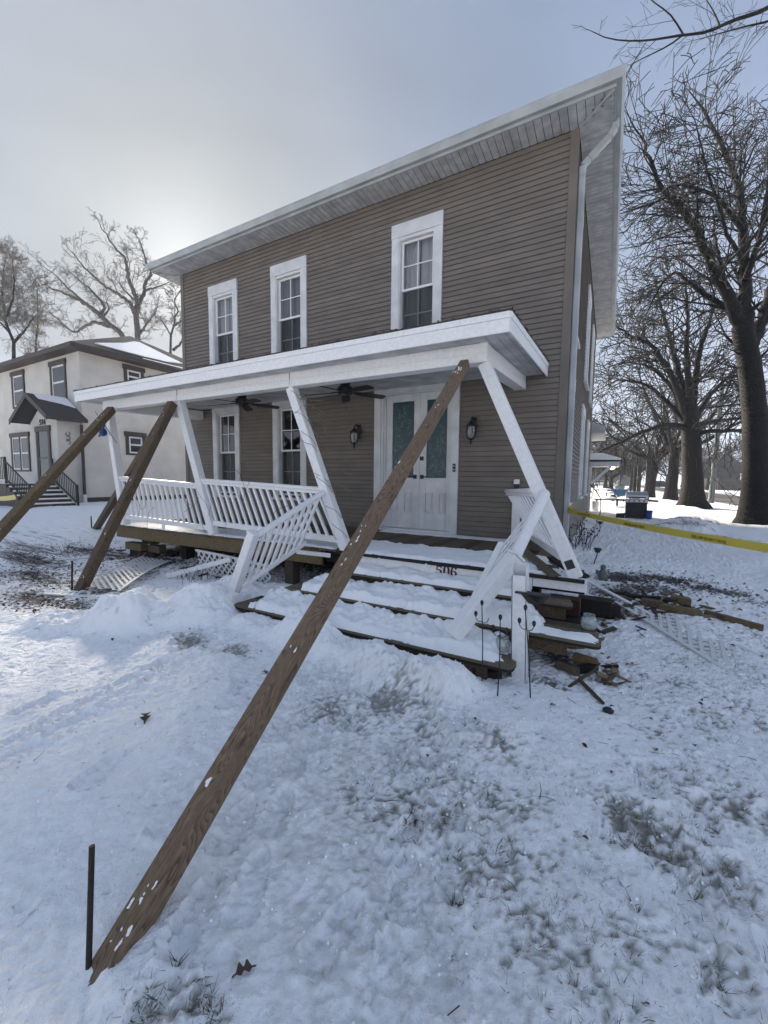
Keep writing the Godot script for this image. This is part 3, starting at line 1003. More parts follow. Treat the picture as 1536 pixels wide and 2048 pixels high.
func build_roof(house: Node) -> void:
	var x0 := -8.86
	var x1 := 0.53
	var z1 := 0.53
	var z0 := -9.13
	var y := 5.99
	# low hipped roof
	var ap := [Vector3(-5.6, 7.1, -4.3), Vector3(-2.7, 7.1, -4.3)]
	var c := [Vector3(x0, y, z1), Vector3(x1, y, z1), Vector3(x1, y, z0), Vector3(x0, y, z0)]
	var mb := MB.new()
	var ctr := Vector3(-4.1, 5.0, -4.3)
	mb.poly([c[0], c[1], ap[1], ap[0]], ctr)
	mb.poly([c[1], c[2], ap[1]], ctr)
	mb.poly([c[2], c[3], ap[0], ap[1]], ctr)
	mb.poly([c[3], c[0], ap[0]], ctr)
	mb.poly([c[0] + Vector3(0.1, -0.02, -0.1), c[1] + Vector3(-0.1, -0.02, -0.1), c[2] + Vector3(-0.1, -0.02, 0.1), c[3] + Vector3(0.1, -0.02, 0.1)], ap[0])
	var roof := part(mb, "roof", M.shingle, house)
	# fascia: band between gutter and soffit
	var fa := MB.new()
	fa.span(x0 + 0.09, x1 - 0.09, 5.845, 5.965, z1 - 0.105, z1 - 0.085)
	fa.span(x0 + 0.09, x1 - 0.09, 5.845, 5.965, z0 + 0.085, z0 + 0.105)
	fa.span(x1 - 0.105, x1 - 0.085, 5.845, 5.965, z0 + 0.106, z1 - 0.106)
	fa.span(x0 + 0.085, x0 + 0.105, 5.845, 5.965, z0 + 0.106, z1 - 0.106)
	part(fa, "fascia", M.gutter, house)
	# K-style gutters
	for g in [[Vector3(x0, 0, z1), Vector3(1, 0, 0), x1 - x0, Vector3(0, 0, -1)], [Vector3(x1, 0, z1), Vector3(0, 0, -1), z1 - z0, Vector3(-1, 0, 0)], [Vector3(x0, 0, z0), Vector3(0, 0, 1), z1 - z0, Vector3(1, 0, 0)]]:
		var b := MB.new()
		var o: Vector3 = g[0]
		var dir: Vector3 = g[1]
		var L: float = g[2]
		var inw: Vector3 = g[3]
		var prof := [[0.083, 5.885], [0.03, 5.885], [0.024, 5.905], [0.0, 5.955], [0.0, 5.992], [0.010, 5.992], [0.012, 5.96], [0.034, 5.91], [0.036, 5.897], [0.083, 5.897]]
		for k in prof.size():
			var a: Array = prof[k]
			var e: Array = prof[(k + 1) % prof.size()]
			var p0: Vector3 = o + inw * float(a[0]) + Vector3.UP * float(a[1]) + dir * float(a[0])
			var p1: Vector3 = o + inw * float(e[0]) + Vector3.UP * float(e[1]) + dir * float(e[0])
			var q1: Vector3 = o + inw * float(e[0]) + Vector3.UP * float(e[1]) + dir * (L - float(e[0]))
			var q0: Vector3 = o + inw * float(a[0]) + Vector3.UP * float(a[1]) + dir * (L - float(a[0]))
			b.poly([p0, q0, q1, p1], o + inw * 0.035 + Vector3.UP * 5.925 + dir * L * 0.5)
		part(b, "gutter", M.gutter, house)
	# soffit boards, mitred at the corners
	var st := 0.1016
	var k := 0
	var u := x0 + 0.13
	while u < x1 - 0.13:
		var e := minf(u + st, x1 - 0.13)
		var zin := 0.022
		var zo := z1 - 0.106
		var s := MB.new()
		var bu := u
		# mitre
		var il := maxf(zin, zin)
		var zl0 := zin
		if u > 0.03:
			zl0 = maxf(zin, u + 0.0)
		if u < -8.36:
			zl0 = maxf(zin, -8.34 - e)
		if zl0 < zo - 0.01:
			s.span(bu + 0.0035, e - 0.0035, EAVE, EAVE + 0.012, zl0, zo, 0.003)
			s.span(bu + 0.0035 + 0.028, e - 0.0035 - 0.028, EAVE - 0.0012, EAVE - 0.0001, zl0, zo)
			part(s, "soffit_board", M.soffit if (k * 5 + k / 2) % 3 else M.soffit_b, house)
		u = e
		k += 1
	u = z0 + 0.13
	while u < z1 - 0.13:
		var e := minf(u + st, z1 - 0.13)
		for sd in 2:
			var s := MB.new()
			var xin := 0.022
			if e > 0.03:
				xin = maxf(0.022, u + 0.01)
			var xo := x1 - 0.106
			if xin < xo - 0.01:
				if sd == 0:
					s.span(xin, xo, EAVE, EAVE + 0.012, u + 0.0035, e - 0.0035, 0.003)
				else:
					s.span(-8.345 - xin + 0.02, x0 + 0.106, EAVE, EAVE + 0.012, u + 0.0035, e - 0.0035, 0.003)
				part(s, "soffit_board", M.soffit if (k * 5 + k / 2) % 3 else M.soffit_b, house)
		u = e
		k += 1
	# mitre strip at the corner
	var ms := MB.new()
	ms.beam(Vector3(0.03, EAVE - 0.006, 0.03), Vector3(0.42, EAVE - 0.006, 0.42), 0.012, 0.03, Vector3.UP, 0.003)
	part(ms, "soffit_mitre", M.soffit, house)
	# downspout at the street corner
	var ds := MB.new()
	var path := [Vector3(0.44, 5.90, -0.12), Vector3(0.44, 5.79, -0.12), Vector3(0.38, 5.70, -0.115), Vector3(0.15, 5.50, -0.10), Vector3(0.075, 5.43, -0.095), Vector3(0.072, 5.30, -0.095), Vector3(0.072, 0.28, -0.095), Vector3(0.15, 0.18, -0.095)]
	for q in path.size() - 1:
		ds.beam(path[q], path[q + 1], 0.068, 0.085, Vector3(0, 0.2, 1).normalized() if absf(path[q + 1].y - path[q].y) > 0.4 else Vector3(0, 0, 1), 0.012)
	part(ds, "downspout", M.gutter, house)
	ds = MB.new()
	path = [Vector3(-8.72, 5.90, -0.35), Vector3(-8.72, 5.76, -0.35), Vector3(-8.62, 5.70, -0.35), Vector3(-8.42, 5.66, -0.35), Vector3(-8.38, 5.5, -0.35), Vector3(-8.38, 0.2, -0.35)]
	for q in path.size() - 1:
		ds.beam(path[q], path[q + 1], 0.068, 0.085, Vector3(0, 0, 1), 0.012)
	part(ds, "downspout", M.gutter, house)

func build_wing(house: Node) -> void:
	# lower rear wing with its own eave
	var mb := MB.new()
	mb.span(-6.0, -0.08, 0, 2.75, -11.4, -8.6)
	var wing := part(mb, "rear_wing_wall", M.sheath, house)
	var y := 0.0
	while y < 2.7:
		var b := MB.new()
		b.prism([Vector3(-0.079, y + 0.009, -8.6), Vector3(-0.06, y + 0.009, -8.6), Vector3(-0.073, y + 0.078, -8.6), Vector3(-0.079, y + 0.078, -8.6)], Vector3(0, 0, -2.8))
		part(b, "siding_board", M.siding, wing)
		y += 0.078
	mb = MB.new()
	mb.prism([Vector3(0.40, 2.76, -8.62), Vector3(0.40, 2.95, -8.62), Vector3(-1.6, 3.75, -8.62), Vector3(-1.6, 2.76, -8.62)], Vector3(0, 0, -3.0))
	part(mb, "rear_wing_roof", M.gutter, house)
	# small hood over the side door
	var hood := MB.new()
	hood.span(0.0, 0.87, 1.70, 1.86, -9.35, -9.25, 0.005)
	hood.span(0.77, 0.87, 1.70, 1.86, -10.9, -9.351, 0.005)
	hood.span(0.0, 0.765, 1.72, 1.74, -10.9, -9.352)
	var hp := part(hood, "door_hood", M.trim, house)
	hood = MB.new()
	hood.prism([Vector3(-0.05, 2.12, -9.2), Vector3(0.35, 2.10, -9.2), Vector3(0.93, 1.90, -9.2), Vector3(0.93, 1.87, -9.2), Vector3(-0.05, 1.87, -9.2)], Vector3(0, 0, -1.8))
	part(hood, "hood_roof", M.shingle, hp)
	hood = MB.new()
	hood.prism([Vector3(-0.05, 2.16, -9.19), Vector3(0.37, 2.14, -9.19), Vector3(0.90, 1.965, -9.19), Vector3(0.90, 1.905, -9.19), Vector3(-0.05, 1.925, -9.19)], Vector3(0, 0, -1.75))
	part(hood, "hood_snow", M.snow, hp)
	hood = MB.new()
	hood.beam(Vector3(0.03, 1.10, -9.3), Vector3(0.62, 1.69, -9.3), 0.09, 0.09)
	hood.span(-0.05, 0.06, 0.0, 1.69, -9.36, -9.26, 0.004)
	part(hood, "hood_bracket", M.trim, hp)
	hood = MB.new()
	hood.lathe(Vector3(0.66, 1.66, -9.7), [[0.0, -0.055], [0.06, -0.045], [0.09, -0.01], [0.09, 0.035]], 14)
	var glow := StandardMaterial3D.new()
	glow.albedo_color = Color(0.9, 0.85, 0.7)
	glow.emission_enabled = true
	glow.emission = Color(1.0, 0.85, 0.55)
	glow.emission_energy_multiplier = 2.2
	part(hood, "hood_lamp", glow, hp)
	var l := OmniLight3D.new()
	l.name = "hood_lamp_light"
	l.light_color = Color(1.0, 0.82, 0.55)
	l.light_energy = 0.06
	l.omni_range = 6.0
	l.omni_attenuation = 2.0
	l.light_size = 0.08
	l.shadow_enabled = true
	l.position = Vector3(0.66, 1.57, -9.7)
	add_child(l)
const POST_TOP := [Vector3(-7.785, 2.43, 1.97), Vector3(-5.646, 2.42, 1.97), Vector3(-3.245, 2.415, 1.97), Vector3(-0.605, 2.405, 1.97)]
const POST_FOOT := [Vector3(-7.20, 0.30, 2.07), Vector3(-4.76, 0.30, 2.07), Vector3(-2.27, 0.30, 2.07), Vector3(0.365, 0.285, 2.08)]

func post_at(k: int, y: float) -> Vector3:
	var a: Vector3 = POST_FOOT[k]
	var b: Vector3 = POST_TOP[k]
	return a.lerp(b, (y - a.y) / (b.y - a.y))

func railing(porch: Node, a_top: Vector3, b_top: Vector3, a_bot: Vector3, b_bot: Vector3, count: int, m: Material, bw := 0.036) -> void:
	var up := Vector3.UP
	var mb := MB.new()
	mb.beam(a_top, b_top, 0.05, 0.088, up, 0.012)
	mb.beam(a_top - up * 0.045, b_top - up * 0.045, 0.038, 0.05, up, 0.003)
	var rail := part(mb, "railing", m, porch)
	mb = MB.new()
	mb.beam(a_bot, b_bot, 0.082, 0.05, up, 0.006)
	part(mb, "bottom_rail", m, rail)
	for k in count:
		var t := (k + 0.55) / count
		var p := a_top.lerp(b_top, t) - up * 0.06
		var q := a_bot.lerp(b_bot, t) + up * 0.03
		var b := MB.new()
		b.beam(q, p, bw, bw, (b_top - a_top).normalized(), 0.004)
		part(b, "baluster", m, rail)

func build_porch() -> void:
	var porch := thing("front_porch", Vector3(-3.5, 0.0, 1.05), "white front porch leaning sideways on four slanted posts", "porch")
	var ys := func(z: float) -> float: return 2.70 - 0.047 * z
	# roof deck and fascia
	var yf := 2.59
	var fl := Vector3(-8.26, 0, 2.32)
	var fr := Vector3(-0.285, 0, 2.32)
	var wl := Vector3(-8.20, 0, 0.03)
	var wr := Vector3(-0.25, 0, 0.03)
	var mb := MB.new()
	var y_at := func(p: Vector3, add: float) -> Vector3: return Vector3(p.x, 2.87 - 0.041 * p.z + add - (0.012 if p.x > -4.0 else 0.0), p.z)
	var r0: Vector3 = y_at.call(fl, 0.012) + Vector3(-0.02, 0, 0.02)
	var r1: Vector3 = y_at.call(fr, 0.012) + Vector3(0.02, 0, 0.02)
	var r2: Vector3 = y_at.call(wr, 0.012) + Vector3(0.02, 0, 0)
	var r3: Vector3 = y_at.call(wl, 0.012) + Vector3(-0.02, 0, 0)
	var k0 := Vector3(-7.3, 3.08, 0.03)
	var k1 := Vector3(-1.2, 3.08, 0.03)
	var cc := Vector3(-4, 2.0, 1)
	mb.poly([r0, r1, k1, k0], cc)
	mb.poly([r1, r2, k1], cc)
	mb.poly([r3, r0, k0], cc)
	mb.poly([r0 - Vector3(0, 0.014, 0), r1 - Vector3(0, 0.014, 0), r2 - Vector3(0, 0.014, 0), r3 - Vector3(0, 0.014, 0)], cc + Vector3(0, 3, 0))
	mb.poly([r0, r1, r1 - Vector3(0, 0.014, 0), r0 - Vector3(0, 0.014, 0)], cc)
	mb.poly([r1, r2, r2 - Vector3(0, 0.014, 0), r1 - Vector3(0, 0.014, 0)], cc)
	var roof := part(mb, "porch_roof", M.shingle, porch)
	# ragged shingle edge
	mb = MB.new()
	var rg := RandomNumberGenerator.new()
	rg.seed = 9
	for k in 90:
		var t := rg.randf()
		var p := r0.lerp(r1, t) if k < 62 else r1.lerp(r2, t)
		mb.box(p + Vector3(0, rg.randf_range(0.0, 0.006), 0.004 if k < 62 else 0.0) + (Vector3(0.004, 0, 0) if k >= 62 else Vector3.ZERO), Vector3(rg.randf_range(0.01, 0.05) if k < 62 else 0.012, rg.randf_range(0.003, 0.009), 0.012 if k < 62 else rg.randf_range(0.01, 0.05)), 0.0, Basis(Vector3.UP, rg.randf_range(-0.2, 0.2)))
	var deb := part(mb, "shingle_crumbs", M.dry, roof)
	deb.set_meta("kind", "stuff")
	# fascia in two stepped bands
	for e in [[fl, fr, "front"], [fr, wr, "right"], [wl, fl, "left"]]:
		mb = MB.new()
		var a: Vector3 = y_at.call(e[0], -0.0035)
		var b: Vector3 = y_at.call(e[1], -0.0035)
		var out: Vector3 = (b - a).cross(Vector3.UP).normalized()
		if out.dot(a - Vector3(-4, 0, 0.5)) < 0: out = -out
		var ext := (b - a).normalized() * 0.004
		mb.beam(a + Vector3(0, -0.030, 0) + out * 0.008 - ext, b + Vector3(0, -0.030, 0) + out * 0.008 + ext, 0.06, 0.022, Vector3.UP, 0.003)
		mb.beam(a + Vector3(0, -0.1235, 0), b + Vector3(0, -0.1235, 0), 0.125, 0.020, Vector3.UP, 0.003)
		mb.beam(a + Vector3(0, -0.088, 0) + out * 0.002, b + Vector3(0, -0.088, 0) + out * 0.002, 0.006, 0.020, Vector3.UP, 0.001)
		part(mb, "fascia", M.vinyl, porch)
	# soffit boards between fascia and beam
	var x := -8.24
	var k := 0
	while x < -0.31:
		var e := minf(x + 0.1, -0.30)
		mb = MB.new()
		var za := 2.06
		if x < -7.8 or x > -0.70: za = 0.06
		mb.poly([Vector3(x + 0.003, ys.call(za), za), Vector3(e - 0.003, ys.call(za), za), Vector3(e - 0.003, ys.call(2.31), 2.31), Vector3(x + 0.003, ys.call(2.31), 2.31)], Vector3(x, 9, 1))
		mb.poly([Vector3(x + 0.003, ys.call(za) + 0.012, za), Vector3(e - 0.003, ys.call(za) + 0.012, za), Vector3(e - 0.003, ys.call(2.31) + 0.012, 2.31), Vector3(x + 0.003, ys.call(2.31) + 0.012, 2.31)], Vector3(x, 0, 1))
		for s in [x + 0.003, e - 0.003]:
			mb.poly([Vector3(s, ys.call(za), za), Vector3(s, ys.call(2.31), 2.31), Vector3(s, ys.call(2.31) + 0.012, 2.31), Vector3(s, ys.call(za) + 0.012, za)], Vector3(x + 0.05, 2.6, 1))
		part(mb, "soffit_board", M.ceiling, porch)
		x = e
		k += 1
	# ceiling inside the beams: boards along the porch
	var z := 0.03
	while z < 1.88:
		var e := minf(z + 0.1, 1.88)
		mb = MB.new()
		mb.prism([Vector3(-7.72, ys.call(z) + 0.035, z + 0.003), Vector3(-7.72, ys.call(e) + 0.035, e - 0.003), Vector3(-7.72, ys.call(e) + 0.047, e - 0.003), Vector3(-7.72, ys.call(z) + 0.047, z + 0.003)], Vector3(7.03, 0, 0))
		part(mb, "ceiling_board", M.ceiling, porch)
		z = e
	# boxed beams: front, right return, left return
	for e in [[Vector3(-7.86, 2.44, 1.97), Vector3(-0.56, 2.41, 1.97)], [Vector3(-0.64, 2.41, 1.89), Vector3(-0.61, 2.515, 0.03)], [Vector3(-7.78, 2.44, 1.89), Vector3(-7.71, 2.515, 0.03)]]:
		mb = MB.new()
		var a: Vector3 = e[0]
		var b: Vector3 = e[1]
		mb.beam(a + Vector3(0, 0.045, 0), b + Vector3(0, 0.045, 0), 0.09, 0.16, Vector3.UP, 0.004)
		mb.beam(a + Vector3(0, 0.143, 0), b + Vector3(0, 0.143, 0), 0.104, 0.152, Vector3.UP, 0.004)
		part(mb, "boxed_beam", M.vinyl, porch)
	# thin dark gaps where the beam wrap has opened: wrap strips beside the posts
	for q in [1, 2]:
		mb = MB.new()
		var p: Vector3 = POST_TOP[q]
		mb.span(p.x + 0.03, p.x + 0.034, p.y + 0.03, p.y + 0.21, 2.046, 2.053)
		part(mb, "wrap_seam", M.grey, porch)
	# posts, racked over to the right
	for q in 4:
		mb = MB.new()
		var a: Vector3 = POST_FOOT[q]
		var b: Vector3 = POST_TOP[q]
		mb.beam(a, b, 0.122, 0.122, Vector3(0, 0, 1), 0.006)
		var post := part(mb, "post", M.vinyl, porch)
		if q == 3:
			# open foot of the sleeve shows dark
			mb = MB.new()
			var d := (b - a).normalized()
			mb.beam(a + d * 0.10 + Vector3(0, 0, 0.0625), a + d * 0.185 + Vector3(0, 0, 0.0625), 0.075, 0.004, Vector3(1, 0, 0), 0.0)
			part(mb, "dark_vent", M.black, post)
	# railings between the posts
	railing(porch, post_at(0, 1.175) + Vector3(0.05, 0, 0), post_at(1, 1.07) + Vector3(-0.05, 0, 0), post_at(0, 0.45) + Vector3(0.06, 0, 0), post_at(1, 0.40) + Vector3(-0.05, 0, 0), 16, M.vinyl)
	railing(porch, post_at(1, 1.155) + Vector3(0.06, 0, 0), post_at(2, 1.06) + Vector3(-0.06, 0, 0), post_at(1, 0.485) + Vector3(0.06, 0, 0), post_at(2, 0.42) + Vector3(-0.05, 0, 0), 18, M.vinyl)
	# right end railing, tipped with the corner post
	railing(porch, Vector3(-0.715, 1.04, 0.15), post_at(3, 1.10) + Vector3(-0.06, 0, -0.03), Vector3(-0.365, 0.40, 0.16), post_at(3, 0.47) + Vector3(-0.06, 0, -0.05), 10, M.vinyl, 0.020)
	# half post on the wall
	mb = MB.new()
	mb.span(-0.655, -0.54, 0.30, 0.93, 0.023, 0.085, 0.004)
	part(mb, "wall_post", M.vinyl, porch)
	# support foot under the rail
	mb = MB.new()
	mb.span(-6.06, -6.02, 0.31, 0.40, 2.06, 2.10, 0.003)
	mb.span(-3.62, -3.58, 0.31, 0.42, 2.06, 2.10, 0.003)
	part(mb, "rail_foot", M.vinyl, porch)
	# deck boards
	x = -7.42
	k = 0
	while x < 0.44:
		var z1 := 2.145
		var z0 := 0.03
		if x > -0.42: z0 = 0.1 + (x + 0.40) * 2.4
		if x > -0.30: z1 = maxf(0.95 + 0.25 * sin(x * 31.0), z0 + 0.2)
		if z0 > 1.9: break
		mb = MB.new()
		mb.uo = Vector2(k * 0.37, k * 0.11)
		mb.T = Transform3D(Basis(Vector3(0, 0, 1), Vector3.UP, Vector3(-1, 0, 0)), Vector3(x + 0.069, 0.30 - 0.0125 + 0.002 * sin(k * 2.3), 0))
		mb.box(Vector3((z0 + z1) * 0.5, 0, 0), Vector3(z1 - z0, 0.025, 0.134), 0.004)
		part(mb, "deck_board", M.grey_wood if k % 3 else M.grey_wood_b, porch)
		x += 0.14
		k += 1
	# rim joist and hidden framing
	mb = MB.new()
	mb.span(-7.42, -2.62, 0.075, 0.272, 2.085, 2.125, 0.004)
	part(mb, "rim_joist", M.treated, porch)
	mb = MB.new()
	mb.span(-7.42, -7.38, 0.075, 0.272, 0.05, 2.08, 0.004)
	mb.span(-7.3, -0.1, 0.08, 0.27, 1.0, 1.04)
	mb.span(-2.6, 0.44, 0.13, 0.262, 2.03, 2.07)
	for q in 10:
		mb.span(-7.0 + q * 0.75, -6.96 + q * 0.75, 0.09, 0.268, 0.06, 0.99)
	part(mb, "joist", M.dark_wood, porch)
	# white skirt boards left on the rim by the steps
	mb = MB.new()
	mb.beam(Vector3(-3.02, 0.215, 2.15), Vector3(-2.46, 0.222, 2.15), 0.055, 0.02)
	part(mb, "skirt_board", M.vinyl, porch)
	# one torn deck board hanging in the hole by the corner post
	mb = MB.new()
	mb.uo = Vector2(0.4, 0.2)
	mb.beam(Vector3(-0.30, 0.42, 1.35), Vector3(0.19, 0.29, 2.16), 0.03, 0.135, Vector3(0.25, 1, 0))
	part(mb, "torn_deck_board", M.grey_wood, porch, "torn deck board tipped into the hole")
	mb = MB.new()
	mb.beam(Vector3(0.05, 0.30, 1.2), Vector3(0.42, 0.295, 2.05), 0.03, 0.12, Vector3(-0.1, 1, 0))
	part(mb, "torn_deck_board", M.dark_wood, porch)
	# piers
	for q in [[-6.02, 1.66, 0.16, M.dark_wood], [-3.25, 1.98, 0.15, M.grey_wood_b], [-0.1, 1.5, 0.16, M.dark_wood]]:
		mb = MB.new()
		mb.span(q[0] - q[2] * 0.5, q[0] + q[2] * 0.5, -0.45, 0.075, q[1] - q[2] * 0.5, q[1] + q[2] * 0.5, 0.006)
		part(mb, "pier", q[3], porch)
	fans()
	wall_lanterns()

func fans() -> void:
	for k in 2:
		var p: Vector3 = [Vector3(-5.08, 2.50, 1.19), Vector3(-2.93, 2.50, 1.15)][k]
		var f := thing("ceiling_fan", p, ["black ceiling fan under the porch roof, nearer the left windows", "black ceiling fan under the porch roof, nearer the front door"][k], "ceiling fan", "black ceiling fans under the porch roof")
		var mb := MB.new()
		mb.lathe(p, [[0.0, -0.075], [0.05, -0.07], [0.06, -0.04], [0.11, -0.03], [0.115, 0.05], [0.09, 0.07], [0.075, 0.085], [0.075, 0.165]], 18)
		part(mb, "motor_housing", M.black, f)
		for b in 5:
			var a := TAU * b / 5 + 0.32 + k * 0.05
			var d := Vector3(cos(a), -0.05, sin(a)).normalized()
			var s := Vector3(-sin(a), 0.20, cos(a)).normalized()
			mb = MB.new()
			mb.prism([p + d * 0.16 - s * 0.045, p + d * 0.30 - s * 0.065, p + d * 0.60 - s * 0.07, p + d * 0.64 - s * 0.05, p + d * 0.64 + s * 0.05, p + d * 0.60 + s * 0.07, p + d * 0.30 + s * 0.065, p + d * 0.16 + s * 0.045], d.cross(s) * 0.008)
			mb.beam(p + d * 0.09, p + d * 0.22, 0.012, 0.04)
			part(mb, "blade", M.black, f)
		mb = MB.new()
		mb.line(p + Vector3(0.03, -0.07, 0.02), p + Vector3(0.03, -0.26, 0.02), 0.0025, 4)
		mb.lathe(p + Vector3(0.03, -0.28, 0.02), [[0.0, 0.0], [0.009, 0.006], [0.009, 0.018], [0.0, 0.024]], 8)
		part(mb, "pull_chain", M.black, f)

func wall_lanterns() -> void:
	for k in 2:
		var p: Vector3 = [Vector3(-3.40, 1.95, 0.022), Vector3(-1.28, 1.95, 0.022)][k]
		var t := thing("wall_lantern", p, ["black wall lantern on the siding left of the double door", "black wall lantern on the siding right of the double door"][k], "wall lantern", "black lanterns beside the front door")
		var c := p + Vector3(0, 0, 0.16)
		var mb := MB.new()
		mb.lathe(p + Vector3(0, 0.09, 0), [[0.055, 0.0], [0.055, 0.012], [0.035, 0.02], [0.0, 0.022]], 14, Basis(Vector3.RIGHT, PI / 2))
		mb.box(p + Vector3(0, 0.09, 0.012), Vector3(0.085, 0.25, 0.022), 0.01)
		part(mb, "back_plate", M.black, t)
		mb = MB.new()
		var pts := PackedVector3Array()
		var rad := PackedFloat32Array()
		for s in 9:
			var a := PI * s / 8.0
			pts.append(p + Vector3(0, 0.14 + 0.065 * sin(a), 0.02 + 0.07 * (1.0 - cos(a))))
			rad.append(0.012)
		mb.tube(pts, rad, 6, true)
		part(mb, "arm", M.black, t)
		mb = MB.new()
		mb.lathe(c, [[0.078, 0.065], [0.08, 0.075], [0.055, 0.10], [0.03, 0.125], [0.014, 0.14], [0.014, 0.16], [0.0, 0.185]], 16)
		part(mb, "cap", M.black, t)
		mb = MB.new()
		for s in 6:
			var a := TAU * s / 6
			var d := Vector3(cos(a), 0, sin(a))
			var q := PackedVector3Array()
			var r := PackedFloat32Array()
			for i in 7:
				var u := i / 6.0
				q.append(c + d * (0.03 + 0.05 * sin(PI * (0.12 + 0.72 * u))) + Vector3(0, -0.13 + 0.20 * u, 0))
				r.append(0.0055)
			mb.tube(q, r, 5)
		mb.lathe(c, [[0.0, -0.235], [0.006, -0.21], [0.018, -0.185], [0.022, -0.17], [0.012, -0.155], [0.04, -0.135], [0.048, -0.12], [0.0, -0.115]], 12)
		part(mb, "cage", M.black, t)
		mb = MB.new()
		mb.lathe(c, [[0.03, -0.11], [0.052, -0.05], [0.06, 0.0], [0.055, 0.06]], 14)
		part(mb, "lamp_glass", M.lamp_glass, t)
	var b := MB.new()
	b.span(-0.665, -0.545, 1.06, 1.235, 0.0225, 0.035, 0.004)
	var box := single(b, "outlet_box", M.siding_b, Vector3(-0.6, 1.06, 0.0225), "small white and black outlet box on the siding near the corner", "outlet")
	b = MB.new()
	b.span(-0.645, -0.565, 1.145, 1.215, 0.0355, 0.075, 0.006)
	part(b, "white_cover", M.vinyl, box)
	b = MB.new()
	b.span(-0.643, -0.567, 1.075, 1.140, 0.0355, 0.06, 0.004)
	part(b, "black_socket", M.black, box)

func snow_slab(called: String, x0: float, x1: float, z0: float, z1: float, y: float, thick: float, seed_: int, label: String, bare_lo := 0.0, bare_hi := 0.0, skew := 0.0) -> void:
	# lumpy snow lying on a board: a closed sheet with an uneven rim
	var st := 0.018
	var w := int((x1 - x0) / st) + 1
	var d := int((z1 - z0) / st) + 1
	var a := noise(seed_, 3.2, 3)
	var b := noise(seed_ + 1, 14.0, 3)
	var hs := PackedFloat32Array()
	hs.resize(w * d)
	for j in d:
		for i in w:
			var x := x0 + i * st
			var z := z0 + j * st
			var e := minf(minf(i, w - 1 - i) * st / 0.05, (d - 1 - j) * st / 0.045)
			if bare_lo > 0: e = minf(e, (x - x0 - bare_lo * (0.6 + 0.8 * a.get_noise_2d(x * 2.0, 5.0))) / 0.06)
			if bare_hi > 0: e = minf(e, (x1 - x - bare_hi * (0.7 + 0.8 * a.get_noise_2d(z * 3.0, 9.0))) / 0.06)
			var rim := clampf(e + 0.7 * b.get_noise_2d(x * 0.5, z * 0.5) + 0.5 * a.get_noise_2d(x, z) - 0.12, 0, 1)
			rim = sqrt(rim) * clampf(minf(minf(i, w - 1 - i), d - 1 - j) / 2.0, 0, 1)
			var h := thick * (0.9 + 0.55 * a.get_noise_2d(x, z) + 0.16 * b.get_noise_2d(x, z))
			h *= 0.75 + 0.5 * (1.0 - float(j) / d)
			hs[j * w + i] = maxf(h, 0.012) * rim - (0.003 if rim <= 0.0 else 0.0)
	var mb := MB.new()
	for j in d - 1:
		for i in w - 1:
			var q := [hs[j * w + i], hs[j * w + i + 1], hs[(j + 1) * w + i + 1], hs[(j + 1) * w + i]]
			if maxf(maxf(q[0], q[1]), maxf(q[2], q[3])) <= 0.0:
				continue
			var p := []
			var nn := []
			for c in [[0, 0], [1, 0], [1, 1], [0, 1]]:
				var ii: int = i + c[0]
				var jj: int = j + c[1]
				p.append(Vector3(x0 + ii * st, y + hs[jj * w + ii], z0 + jj * st + skew * ii * st))
				var gx: float = hs[jj * w + mini(ii + 1, w - 1)] - hs[jj * w + maxi(ii - 1, 0)]
				var gz: float = hs[mini(jj + 1, d - 1) * w + ii] - hs[maxi(jj - 1, 0) * w + ii]
				nn.append(Vector3(-gx, 2 * st, -gz).normalized())
			mb.tri(p[0], p[2], p[1], nn[0], nn[2], nn[1])
			mb.tri(p[0], p[3], p[2], nn[0], nn[3], nn[2])
	var o := part(mb, called, M.snow, self)
	tag(o, label, "snow", "", "stuff")

